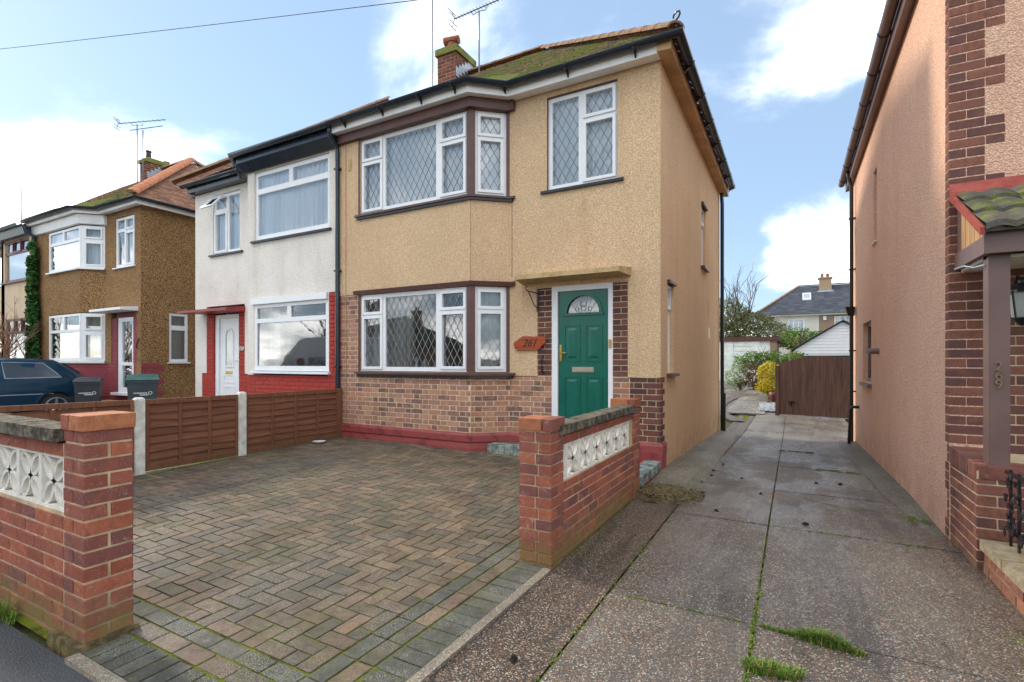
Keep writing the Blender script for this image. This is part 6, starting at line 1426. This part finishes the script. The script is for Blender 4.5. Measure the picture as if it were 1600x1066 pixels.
yagi((-18.55, 8.7, 7.4), 8.95, (1, .3, 0), 4, 1.3, 'television aerial with a plain rod arm on the shorter mast at the brown house chimney', .02, .06, False, False)
yagi((-27.9, 8.6, 7.0), 9.0, (1, .2, 0), 6, 1.0, 'television aerial above the chimney of the cream house at the left edge', .02, .2, True, False)
A_ = Vector((-12.4, 3.53, 7.0)); B_2 = Vector((-3.83, 5.26, 6.0)); D_ = B_2 - A_
e0 = A_ - D_ * 2.0; e1 = B_2 + D_ * .6; m = MB(); m.tube([e0 + (e1 - e0) * (i / 20) - Vector((0, 0, .12 * math.sin(math.pi * i / 20) - .1)) for i in range(21)], .005, 5)
m.build('telephone_cable', M['black'], loc=tuple(A_), label='thin overhead telephone cable crossing the sky above the left roofs', cat='cable')
tp = thing('telegraph_pole', (e0.x, e0.y, 0), 'brown telegraph pole carrying the overhead cable beyond the left edge', 'pole'); m = MB(); m.tube([(e0.x, e0.y, -.1), (e0.x, e0.y, e0.z + .5)], [.14, .1], 12); m.build('pole_shaft', M['bark'], tp, smooth=50)

# ================================================================== foliage
def leaves(m, cs, n, size, thin=.5):
    tot = sum(c[3] * c[4] * c[5] for c in cs)
    for c in cs:
        k = int(n * c[3] * c[4] * c[5] / tot)
        for _ in range(k):
            while True:
                p = Vector((U(-1, 1), U(-1, 1), U(-1, 1)))
                if .25 < p.length < 1: break
            if R() < .6: p = p.normalized() * U(.75, 1.08)
            q = Vector((c[0] + p.x * c[3], c[1] + p.y * c[4], c[2] + p.z * c[5])); nz_ = mnoise.noise(q * 3.1)
            if nz_ < -.25: continue
            a = Vector((U(-1, 1), U(-1, 1), U(-.6, .8))).normalized(); b = a.cross(Vector((U(-1, 1), U(-1, 1), U(-1, 1)))).normalized(); s = size * U(.6, 1.3)
            m.add([tuple(q - a * s), tuple(q + b * s * thin), tuple(q + a * s), tuple(q - b * s * thin)], [(0, 1, 2, 3)])
def branch(m, p, d, L, r, depth, spread=.6, up=.1, tips=None):
    n = 3; pts = [p]; q = Vector(p); dd_ = Vector(d).normalized()
    for i in range(n): dd_ = (dd_ + Vector((U(-1, 1), U(-1, 1), U(-1, 1))) * .18 + Vector((0, 0, up * .3))).normalized(); q = q + dd_ * L / n; pts.append(tuple(q))
    m.tube(pts, [r, r * .85, r * .7, r * .55], 5 if depth > 1 else 4, False)
    if depth > 0:
        for k in range(3 if depth > 1 else 3):
            nd = (dd_ + Vector((U(-1, 1), U(-1, 1), U(-.6, 1))) * spread).normalized(); st_ = Vector(pts[random.choice((1, 2, 3))]); branch(m, tuple(st_), nd, L * U(.55, .85), r * .55, depth - 1, spread, up, tips)
    elif tips is not None: tips.append(tuple(q))
def bush(name, loc, cs, n, size, mat, label, cat='bush', stem=.3, thin=.5, group=None):
    t = thing(name, loc, label, cat, group); m = MB(); leaves(m, cs, n, size, thin); m.build('foliage', mat, t)
    m = MB(); 
    for k in range(4): branch(m, (loc[0] + U(-.05, .05), loc[1] + U(-.05, .05), loc[2] - .05), (U(-.5, .5), U(-.5, .5), 1), stem, .03, 2)
    m.build('stems', M['bark'], t); return t
gy = gz(22)
bush('shrub', (-.75, 21.5, gz(21.5)), [(-.72, 21.5, gy + .72, .47, .4, .62), (-.7, 21.4, gy + .45, .4, .4, .4), (-.95, 21.4, gy + .95, .22, .2, .25), (-.5, 21.5, gy + 1.15, .25, .2, .25), (-1.05, 21.4, gy + .4, .2, .2, .25)], 9000, .035, M['leaf_yellow'], 'rounded bright yellow leaved shrub beside the brown gate')
bush('shrub', (-1.45, 24.0, .2), [(-1.55, 24.0, .85, .45, .4, .55), (-1.35, 24, .6, .5, .4, .4)], 2200, .04, M['leaf_brown'], 'dark brown leaved shrub between the pale and the yellow shrubs')
bush('shrub', (-2.0, 24.2, .2), [(-2.1, 24.2, .75, .5, .4, .55)], 2200, .04, M['leaf_pale'], 'pale variegated shrub against the white concrete garage')
bush('shrub', (-1.1, 25.0, .25), [(-1.6, 25, 1.45, .75, .4, .4), (-.7, 25, 1.5, .8, .4, .38), (-1.1, 25, 1.35, 1.0, .4, .35), (0.1, 25.2, 1.55, .5, .4, .3)], 5200, .045, M['leaf_green'], 'wide green and yellow hedge shrub above the yellow shrub', 'hedge', .9)
bush('shrub', (.6, 31, .4), [(.3, 31, 2.6, 1.0, .6, .6), (1.2, 31, 2.5, .8, .6, .5)], 2600, .06, M['leaf_green'], 'dark green shrub between the two garages in front of the far house', 'shrub', 1.5)
tr = thing('tree', (-3.2, 36, .4), 'olive leaved tree with bare twigs rising behind the flat roofed garage', 'tree')
m = MB(); leaves(m, [(-2.6, 36, 3.3, 2.1, 1.5, 1.2), (-1.3, 35.5, 3.0, 1.5, 1.2, .9), (-4.2, 36, 3.9, 2.0, 1.5, 1.6), (-2.2, 36, 4.0, 1.0, 1, .6), (.2, 35.5, 2.7, .9, .8, .6)], 24000, .07); m.build('crown', M['leaf_olive'], tr)
m = MB(); m.tube([(-3.2, 36, .3), (-3.1, 36, 2.5), (-3.2, 36, 3.5)], [.16, .12, .1], 8)
for k in range(7): branch(m, (-3.1 + U(-.6, .6), 36, 3.0 + U(0, 1)), (U(-.9, .8), U(-.3, .3), 1.1), 1.7, .05, 3, .6)
m.build('trunk', M['bark'], tr)
# ivy on the pipe
iv = thing('ivy', (-18.6, 6, 0), 'green ivy climbing the dark downpipe beside the brown house', 'ivy'); m = MB()
leaves(m, [(-18.5, 5.92, z_ * .34 + .7, .2 + .13 * max(0, 1 - abs(z_ - 3) / 6), .1, .3) for z_ in range(0, 12)], 5200, .05, .8); leaves(m, [(-18.15, 5.85, .95, .45, .15, .22)], 700, .05, .8); m.build('foliage', M['leaf_ivy'], iv)
m = MB(); m.tube([(-18.5, 5.96, 0), (-18.45, 5.95, 1.5), (-18.52, 5.96, 3), (-18.48, 5.96, 4.4)], .02, 5); m.build('stem', M['bark'], iv)
# bare shrub at left
bs = thing('bare_shrub', (-17.95, 5.4, 0), 'leafless branching shrub in front of the cream house at far left', 'shrub'); m = MB()
for k in range(5): branch(m, (-17.95 + U(-.15, .15), 5.4 + U(-.1, .1), 0), (U(-.4, .3), U(-.3, .1), 1), 1.45, .05, 4, .62, .15)
m.build('branches', M['twig'], bs)
# grass and weeds
def grass(name, spots, label, blades=40, h=.05, mat=None, cat='grass'):
    m = MB()
    for (x, y, z, r, dens, hh) in spots:
        for _ in range(int(blades * dens)):
            a = U(0, 6.28); q = math.sqrt(R()) * r; px, py = x + q * math.cos(a), y + q * math.sin(a) * .55; L = h * hh * U(.5, 1.3); an = U(0, 6.28); ln_ = U(.2, .9) * L; wd = .0022 + .001 * R()
            dx, dy = math.cos(an), math.sin(an); sx, sy = -dy * wd, dx * wd
            m.add([(px - sx, py - sy, z), (px + sx, py + sy, z), (px + dx * ln_ * .4 + sx * .7, py + dy * ln_ * .4 + sy * .7, z + L * .65), (px + dx * ln_ * .4 - sx * .7, py + dy * ln_ * .4 - sy * .7, z + L * .65), (px + dx * ln_, py + dy * ln_, z + L * .85)], [(0, 1, 2, 3), (3, 2, 4)])
    m.build(name, mat or M['grass'], kind='stuff', label=label, cat=cat)
sp = []
for i in range(40):
    t = i / 39; x = -.14 + .44 * t; y = 2.995 - .07 * t + U(-.012, .012); k_ = math.exp(-((t - .62) / .22) ** 2); sp.append((x, y, -.004, .014 + .03 * k_, .35 + 1.7 * k_, .45 + .9 * k_))
for i in range(30):
    t = i / 29; sp.append((-.17 + .2 * t, 2.55 + U(-.03, .03) + .03 * t, -.004, .035 if t < .5 else .02, 1.3 * (1 - .6 * t), .9))
grass('grass_strip', sp, 'bright green grass growing in the cracks of the drive', 46, .05)
sp = [(-.178 + U(-.004, .004), U(2.3, 3.5), -.005, .012, .5, .45) for _ in range(60)] + [(-.178, U(3.5, 4.2), -.005, .008, .3, .3) for _ in range(14)]
sp += [(U(-.9, -.2), 2.99, -.005, .012, .4, .35) for _ in range(26)] + [(-.978 + U(-.01, .01), U(1.8, 3.9), -.005, .015, .4, .35) for _ in range(34)]
sp += [(U(0.1, 1.0), 4.87 + U(-.02, .02), -.005, .012, .3, .3) for _ in range(24)] + [(U(.1, 1.0), U(8.1, 8.25), gz(8.2), .04, 1, .4) for _ in range(26)] + [(U(-.17, .3), 10.0, gz(10), .05, 1.2, .6) for _ in range(16)]
sp += [(U(.85, 1.07), U(5.5, 5.75), 0, .03, .8, .5) for _ in range(9)] + [(1.0 + U(-.05, .08), U(3.0, 3.6), -.02, .03, .5, .5) for _ in range(22)] + [(U(-1.38, -1.3), U(3.2, 5.2), -.01, .02, .4, .35) for _ in range(30)]
grass('joint_weeds', sp, 'small green weeds growing in the joints of the drive slabs', 30, .04)
grass('grass_tuft', [(-3.78, 1.08, -.01, .05, 3, 1.6), (-3.9, 1.06, -.01, .05, 2.5, 1.3), (-3.68, 1.09, -.01, .03, 1, .9)], 'long bladed green tuft at the foot of the left garden wall', 40, .07)
sp = [(U(-6.5, -1.9), U(1.4, 6.0), 0, .015, .5, .22) for _ in range(150)]; sp = [(a, b, bz(a, b) - .006, c, d, e) for a, b, c, d, e in [(q[0], q[1], q[3], q[4], q[5]) for q in sp]] + [(-6.52, U(1.6, 6), bz(-6.5, 4), .02, .6, .35) for _ in range(20)]
grass('paving_moss_sprigs', sp, 'tiny moss and weed sprigs between the paving blocks', 22, .045)
m = MB()
for _ in range(120):
    x, y = (U(-1.38, 1.0), U(1.8, 9.5)) if R() < .5 else (U(-6.4, -1.8), U(1.4, 5.9)); z0 = (gz(y) if x > -1.44 else bz(x, y)) + .004; a = U(0, 6.28); L = U(.005, .014); c_, s_ = math.cos(a), math.sin(a)
    m.add([(x - c_ * L, y - s_ * L, z0 + U(0, .004)), (x + s_ * L * .5, y - c_ * L * .5, z0 + .003), (x + c_ * L, y + s_ * L, z0 + U(0, .006)), (x - s_ * L * .5, y + c_ * L * .5, z0 + .002)], [(0, 1, 2, 3)])
m.build('leaf_litter', M['leaf_brown'], kind='stuff', label='scattered brown leaf scraps and grit on the paving', cat='leaf litter')
m = MB()
for _ in range(90):
    x = -1.43 + .62 * R(); y = 5.12 + .6 * R(); r_ = U(.006, .022); m.lathe((x, y, .02 + .05 * R() * (1 if x < -1.1 else .4)), [(r_ * .8, -.01), (r_, r_ * .3), (r_ * .5, r_ * .8), (.002, r_ * .9)], 5)
m.build('rubble_fragments', M['strip'], kind='stuff', label='broken concrete fragments at the crumbled end of the haunch', cat='rubble')
grass('rubble_moss', [(-1.43 + .6 * R(), 5.12 + .55 * R(), .03 + .03 * R(), .03, .7, .3) for _ in range(26)], 'short moss sprigs on the crumbled concrete by the tan house corner', 20, .05)
# moss cushions on drive (dark lumps) and leaves
for k, (x, y) in enumerate([(-.93, 7.3), (-.9, 6.9), (-.88, 7.9), (-1.2, 7.2), (-.95, 6.4), (-.55, 6.9), (.1, 5.05), (.25, 7.1), (.5, 7.2), (-.62, 5.1), (-1.15, 2.1), (-.3, 6.1), (-1.0, 8.6)]):
    m = MB(); z0 = gz(y) + (.04 if x < -1 and y > 5 else 0); r_ = U(.012, .03)
    m.lathe((x, y, z0 - .005), [(r_, 0), (r_ * .85, .012), (r_ * .4, .022), (.002, .025)], 7); m.v = [(a + U(-.008, .008), b + U(-.006, .006), c) for a, b, c in m.v]
    m.build('moss_clump', M['moss_dark'] if 'moss_dark' in M else M.setdefault('moss_dark', plain('dark_moss', srgb(28, 28, 18), 1.0)), loc=(x, y, z0), smooth=60, label='small dark moss clump fallen on the shared drive', cat='moss', group='moss clumps fallen on the drive')
# red berry shrub and ornamental grass behind the railing
rb = thing('berry_shrub', (1.55, 4.2, .13), 'red berried shrub behind the black railing of the planter', 'shrub'); m = MB(); leaves(m, [(1.5, 4.15, .45, .2, .35, .28), (1.6, 3.8, .4, .2, .3, .22)], 1500, .016, .8); m.build('foliage', M['leaf_red'], rb)
m = MB()
for k in range(7): branch(m, (1.5 + U(-.1, .1), 4.1 + U(-.3, .2), .12), (U(-.6, .6), U(-.6, .6), 1), .3, .007, 3, .7)
m.build('branches', M['twig'], rb)
og = []
m = MB()
for k in range(420):
    a = U(0, 6.28); L = U(.15, .34); x0, y0 = 1.42 + U(-.05, .05), 3.95 + U(-.1, .1); dx, dy = math.cos(a) * L, math.sin(a) * L; pr0 = Vector((x0, y0, .13)); pr1 = Vector((x0 + dx * .5, y0 + dy * .5, .13 + L * U(.5, .8))); pr2 = Vector((x0 + dx, y0 + dy, .13 + L * U(.1, .5))); s = Vector((-dy, dx, 0)).normalized() * .0025
    m.add([tuple(pr0 - s), tuple(pr0 + s), tuple(pr1 + s), tuple(pr1 - s), tuple(pr2)], [(0, 1, 2, 3), (3, 2, 4)])
m.build('ornamental_grass', M['dry_grass'], loc=(1.42, 3.95, .13), label='arching brown red ornamental grass spilling over the planter coping', cat='grass')
# pebbles and pot
pb = MB()
for k in range(420):
    x, y = U(-.95, -.35), U(17.9, 19.7); r_ = U(.025, .06); z0 = gz(y) + .02; pb.lathe((x, y, z0), [(r_ * .7, 0), (r_, r_ * .4), (r_ * .6, r_ * .8), (.003, r_ * .95)], 6)
pb.build('pebble_bed', M['pebble'] if 'pebble' in M else M.setdefault('pebble', plain('grey_white_pebble', srgb(176, 178, 184), .7, var=.35, sc=14)), kind='stuff', label='bed of grey and white pebbles beside the gate', cat='pebbles')
m = MB(); m.lathe((-.55, 20.6, gz(20.6)), [(.13, 0), (.19, .16), (.2, .3), (.18, .32), (.15, .3)], 16); m.build('plant_pot', M['pot'], loc=(-.55, 20.6, gz(20.6)), smooth=50, label='dark red glazed pot beside the pebble bed', cat='plant pot')

# ================================================================== gate
gt = thing('boarded_gate', (.5, 17.2, -.24), 'tall brown boarded gate with arched top standing across the drive', 'gate')
fg = F((-.35, 17.4), (2.7, -.6)); n = 14; Lg = 2.5
for k in range(n):
    u0_, u1_ = k * Lg / n, (k + 1) * Lg / n - .006; top = lambda u: 1.30 + .26 * math.sin(math.pi * min(1, max(0, (u + .15) / 2.6)))
    m = MB(); z0 = -.2 + .01 * R(); e = U(0, .008)
    m.hexa([fg(u0_, e, z0), fg(u1_, e, z0), fg(u1_, e - .03, z0), fg(u0_, e - .03, z0), fg(u0_, e, top(u0_)), fg(u1_, e, top(u1_)), fg(u1_, e - .03, top(u1_)), fg(u0_, e - .03, top(u0_))]); m.build('gate_board', M['gate'], gt)
m = MB(); m.box(fg, -.1, -.005, -.07, .03, -.3, 1.27); m.build('gate_post', M['gate'], gt)
m = MB(); m.box(fg, 0, Lg, -.07, -.031, .1, .2); m.box(fg, 0, Lg, -.07, -.031, .95, 1.05); m.build('gate_rail', M['gate'], gt)
m = MB(); m.box(fg, .25, .42, .008, .03, .17, .22); m.box(fg, .3, .34, .008, .05, .08, .2); m.build('gate_latch', M['black'], gt)

# ================================================================== garages and far house
g1 = thing('flat_roof_garage', (-2.5, 29, .43), 'pale concrete panel garage with brown flat roof edge behind the houses', 'garage')
p = Pieces('concrete_panel', 'panels'); fg1 = F((-6.2, 28), (1, 0)); m = MB(); m.wbox(-6.19, -.68, 28.03, 33, .35, 2.42); gc = m.build('garage_body', M['mint'], g1)
for r_ in range(8):
    for c_ in range(4): p.add(fg1, c_ * 1.2 + .01, c_ * 1.2 + 1.19, -.02, .025, .42 + r_ * .25, .42 + r_ * .25 + .235, M['mint'], gc)
p.done()
m = MB(); m.wbox(-6.3, -.55, 27.9, 33, 2.42, 2.62); m.build('roof_edge', M['brown_trim'], g1); m = MB(); m.wbox(-.95, -.66, 27.97, 33.02, .35, 2.41); m.build('end_pier', M['far_brown'], g1)
g2 = thing('gabled_garage', (2, 28, .4), 'white boarded gable garage with dark green door behind the gate', 'garage'); m = MB()
m.wbox(.1, .45, 26, 31, .3, 1.74); m.wbox(3.4, 3.75, 26, 31, .3, 1.74); m.wbox(.1, 3.75, 30.8, 31, .3, 1.9); m.build('brick_pier', M['brick_garden'], g2)
for k in range(10):
    z0 = 1.745 + k * .135; z1 = min(z0 + .128, 3.1); hw = lambda z: max(.02, (3.12 - z) / 1.2 * 1.82); m = MB()
    if z0 > 3.0: break
    hwa, hwb = min(1.84, hw(z0)), min(1.84, hw(z1)); m.hexa([(1.9 - hwa, 25.97, z0), (1.9 + hwa, 25.97, z0), (1.9 + hwa, 26.05, z0), (1.9 - hwa, 26.05, z0), (1.9 - hwb, 25.985, z1), (1.9 + hwb, 25.985, z1), (1.9 + hwb, 26.05, z1), (1.9 - hwb, 26.05, z1)]); m.build('gable_board', M['white_board'], g2)
m = MB()
for s in (-1, 1):
    a0, a1 = (1.9, 3.2), (1.9 + s * 1.95, 1.93); m.hexa([(a0[0], 25.85, a0[1] - .05), (a1[0], 25.85, a1[1] - .05), (a1[0], 31.1, a1[1] - .05), (a0[0], 31.1, a0[1] - .05), (a0[0], 25.85, a0[1]), (a1[0], 25.85, a1[1]), (a1[0], 31.1, a1[1]), (a0[0], 31.1, a0[1])])
m.build('roof', M['slate'], g2)
m = MB(); m.wbox(.45, 3.4, 26.05, 26.1, .3, 1.66); m.build('garage_door', plain('dark_green_door', srgb(20, 74, 66), .4), g2); m = MB(); m.wbox(.45, 3.4, 26.0, 26.04, 1.66, 1.743); m.build('door_lintel', M['upvc'], g2)
H6 = thing('distant_house', (3, 56, .43), 'distant semi detached house with grey slate roof and two tone walls', 'house')
f6 = F((-1.5, 54), (1, 0)); wm = MB(); wm.region(f6, 0, 3.64, .3, 5.75, [(1.13, 2.48, 4.2, 5.35)], 0, .3); wm.build('white_wall', M['far_white'], H6)
wm = MB(); wm.region(f6, 3.66, 12.5, .3, 5.75, [(4.8, 6.1, 4.6, 5.45), (8, 9.3, 4.4, 5.4)], 0, .3); wm.wbox(-1.5, 11, 54.3, 61, .3, 5.7); wm.build('brown_wall', M['far_brown'], H6)
for (a, b, c, d) in ((1.13, 2.48, 4.2, 5.35), (4.8, 6.1, 4.6, 5.45), (8, 9.3, 4.4, 5.4)):
    k3 = (b - a - .1) / 3; window(H6, f6, a, b, c, d, [(a + .08 + k * k3, a + k3 + k * k3, c + .1, d - .4, 0) for k in range(3)] + [(a + .08 + k * k3, a + k3 + k * k3, d - .32, d - .08, 0) for k in range(3)], nf=-.02, curtains=[(a, b, c, d, -.1, M['net'])], sill=(.05, .08, .08), sillmat=M['brown_trim'])
m = MB(); m.sweep([(-1.8, 54), (11.2, 54)], [(0, 5.62), (.3, 5.62), (.3, 5.78), (0, 5.78)]); m.build('fascia', M['white_paint'], H6)
m = MB(); m.add([(-3.3, 53.6, 5.75), (12.5, 53.6, 5.75), (12.5, 61.4, 5.75), (-3.3, 61.4, 5.75), (.55, 57.5, 8.75), (10, 57.5, 8.75)], [(0, 1, 5, 4), (2, 3, 4, 5), (1, 2, 5), (3, 0, 4), (3, 2, 1, 0)]); rf6 = m.build('roof', M['slate'], H6)
tiles(rf6, (-3.3, 53.55), (12.5, 53.55), (0, 1), 3.9, .77, 5.74, 1.0, .6, M['slate'], 'slates', .5, .3, .03, .01)
for (a, b) in (((-3.3, 53.55, 5.8), (.55, 57.5, 8.8)), ((.55, 57.5, 8.8), (10, 57.5, 8.8))): ridge_tiles(rf6, a, b, M['ridge_dull'], .6, .14)
m = MB(); m.wbox(2.25, 3.25, 56.6, 57.6, 7.9, 9.3); m.wbox(2.15, 3.35, 56.5, 57.7, 9.3, 9.42); chm = m.build('chimney', M['far_brick'] if 'far_brick' in M else M.setdefault('far_brick', brickmat('buff_brick', [srgb(176, 150, 122), srgb(160, 136, 110)], .1)), H6)
for x in (2.5, 2.95): m = MB(); m.lathe((x, 57.1, 9.42), [(.15, 0), (.13, .3), (.16, .32), (.16, .38)], 10); m.build('chimney_pot', M['terracotta'], chm)
m = MB(); m.wbox(2.1, 3.4, 56.45, 56.6, 7.78, 8.15); m.build('chimney_flashing', M['flash'], chm)
f7 = lambda x, t, o: (x, 53.6 + t, 5.82 + .77 * t + o); m = MB(); m.hexa([f7(.85, 1.75, .02), f7(1.55, 1.75, .02), f7(1.55, 2.65, .02), f7(.85, 2.65, .02), f7(.85, 1.75, .12), f7(1.55, 1.75, .12), f7(1.55, 2.65, .12), f7(.85, 2.65, .12)]); rl_ = m.build('rooflight', M['upvc'], H6)
m = MB(); m.quad(f7(.95, 1.85, .125), f7(1.45, 1.85, .125), f7(1.45, 2.55, .125), f7(.95, 2.55, .125)); m.build('pane', M['flash'], rl_)
m = MB(); m.box(f6, 3.95, 4.2, 0, .12, 5.15, 5.5); m.build('alarm_box', M['upvc'], H6)
m = MB(); m.add([(-.2, 50, 2.9), (1.6, 50, 2.9), (1.6, 52, 2.9), (-.2, 52, 2.9), (.7, 50, 3.7), (.7, 52, 3.7)], [(0, 1, 4), (1, 2, 5, 4), (2, 3, 5), (3, 0, 4, 5)]); m.wbox(-.2, 1.6, 50, 52, .3, 2.9); m.build('porch', M['far_brick'], H6)

# ================================================================== across the road (seen in the window reflections)
def bungalow(x0, y0, wd, label, wallm, roofm, ridge=5.6):
    t = thing('bungalow', (x0, y0, 0), label, 'house'); fb = F((x0 + wd / 2, y0), (-1, 0)); m = MB(); m.region(fb, 0, wd, -.1, 2.7, [(1, 3, 1.0, 2.3), (wd - 3, wd - 1, 1.0, 2.3), (wd / 2 - .5, wd / 2 + .5, .1, 2.2)], 0, .3); m.wbox(x0 - wd / 2, x0 + wd / 2, y0 - 8, y0 - .3, -.1, 2.68); m.build('wall', wallm, t)
    m = MB(); h = 4.2; a, b = x0 - wd / 2 - .3, x0 + wd / 2 + .3; m.add([(b, y0 + .3, 2.7), (a, y0 + .3, 2.7), (a, y0 - 8.3, 2.7), (b, y0 - 8.3, 2.7), (b - 3.5, y0 - 4, ridge), (a + 3.5, y0 - 4, ridge)], [(0, 1, 5, 4), (2, 3, 4, 5), (1, 2, 5), (3, 0, 4), (3, 2, 1, 0)]); m.build('roof', roofm, t)
    for (p_, q_) in ((1, 3), (wd - 3, wd - 1)): window(t, fb, p_, q_, 1.0, 2.3, [(p_ + .08, (p_ + q_) / 2 - .04, 1.08, 2.22, 0), ((p_ + q_) / 2 + .04, q_ - .08, 1.08, 2.22, 0)], nf=-.02)
    m = MB(); m.box(fb, wd / 2 - .5, wd / 2 + .5, -.1, -.05, .1, 2.2); m.build('front_door', M['brown_trim'], t)
bungalow(-35, -22, 12, 'brown roofed bungalow across the road furthest to the left behind the camera', M['far_brown'], M['tile_dark']); bungalow(-20, -27, 12, 'dark roofed bungalow across the road behind the parked van', M['far_brown'], M['tile_dark'], 4.9); bungalow(-5.5, -17, 12, 'beige walled bungalow across the road behind the camera', M['beige_wall'], M['tile_dark'], 6.0); bungalow(8.5, -17, 12, 'red roofed bungalow across the road to the right behind the camera', M['far_brown'], M['tile_red'])
vn = thing('panel_van', (-18.2, -3.5, -.09), 'white high roof panel van with lettering parked in the road', 'van')
m = MB(); VX0, VX1 = -20.9, -15.5; vst = [(0, .9, .85), (.12, 1.15, .9), (.9, 1.35, .95), (1.1, 1.5, .95), (1.75, 2.25, .86), (2.1, 2.5, .84), (2.7, 2.6, .84), (5.3, 2.6, .84), (5.4, 2.5, .84)]
for (x, zt, hw) in vst:
    ring = [(.95, .3), (.99, .6), (.98, min(1.4, zt - .05)), (hw, zt - .06), (hw - .1, zt), (-hw + .1, zt), (-hw, zt - .06), (-.98, min(1.4, zt - .05)), (-.99, .6), (-.95, .3)]
    for (y, z) in ring: m.v.append((VX0 + x, -3.5 + y, z - .05))
for i in range(len(vst) - 1):
    for k in range(10): k2 = (k + 1) % 10; m.f.append((i * 10 + k, (i + 1) * 10 + k, (i + 1) * 10 + k2, i * 10 + k2))
m.f.append(tuple(range(10))); m.f.append(tuple(80 + k for k in range(9, -1, -1))); m.build('van_body', M['van'], vn, smooth=35)
fv = F((-15.5, -3.5 + 1.0), (-1, 0))
for k in (.9, 4.4): m = MB(); xw = VX0 + k; m.tube([(xw, -2.75, .26), (xw, -2.49, .26)], .34, 20); m.tube([(xw, -4.5, .26), (xw, -4.25, .26)], .34, 20); m.build('wheel', M['tyre'], vn)
m = MB(); m.add([fv(3.45, -.0, 1.4), fv(4.25, -.0, 1.4), fv(4.0, -.1, 1.95), fv(3.45, -.1, 2.05)], [(0, 1, 2, 3)]); m.build('cab_window', M['car_glass'], vn)
m = MB(); m.quad((VX0 + 1.12, -4.3, 1.5), (VX0 + 1.12, -2.7, 1.5), (VX0 + 1.7, -2.8, 2.15), (VX0 + 1.7, -4.2, 2.15)); m.build('windscreen', M['car_glass'], vn)
text_mb('BELFOR', .42, .004, fv, 1.75, 1.5, .01, .0, align='CENTER').build('lettering', M['van_text'], vn)
m = MB(); m.tube([fv(2.95 + .09 * math.cos(t * .5236), .012, 1.5 + .13 * math.sin(t * .5236)) for t in range(13)], .03, 6)
for s in (-1, 1): m.tube([fv(2.95 + s * (.15 + .05 * math.cos(t)), .012, 1.5 + .18 * math.sin(t)) for t in (-1.2, -.6, 0, .6, 1.2)], .015, 6)
m.build('round_emblem', M['van_logo'], vn)

for (x, y, z) in ((-24.5, -31, 4.6), (-16, -31, 4.6), (-8, -21, 5.6), (-31, -26, 5.4)):
    t = thing('chimney_stack', (x, y, z - .5), {-24.5: 'brick chimney stack at the left end of the far bungalow roof', -16: 'brick chimney stack at the right end of the far bungalow roof', -8: 'brick chimney stack on the beige bungalow across the road', -31: 'brick chimney stack on the furthest left bungalow across the road'}[x], 'chimney')
    m = MB(); m.wbox(x - .4, x + .4, y - .3, y + .3, z - 1.2, z + .7); m.build('stack', M['far_brown'], t)
    for k in (-.18, .18): m = MB(); m.lathe((x + k, y, z + .7), [(.12, 0), (.1, .3), (.12, .32)], 10); m.build('chimney_pot', M['terracotta'], t)
tt = thing('tree', (-27, -12, 0), 'bare street tree across the road reflected in the front windows', 'tree'); m = MB()
for k in range(5): branch(m, (-27 + U(-.05, .05), -12, 0), (U(-.3, .3), U(-.3, .3), 1), 2.2, .1, 4, .6, .2)
m.build('trunk', M['bark'], tt)
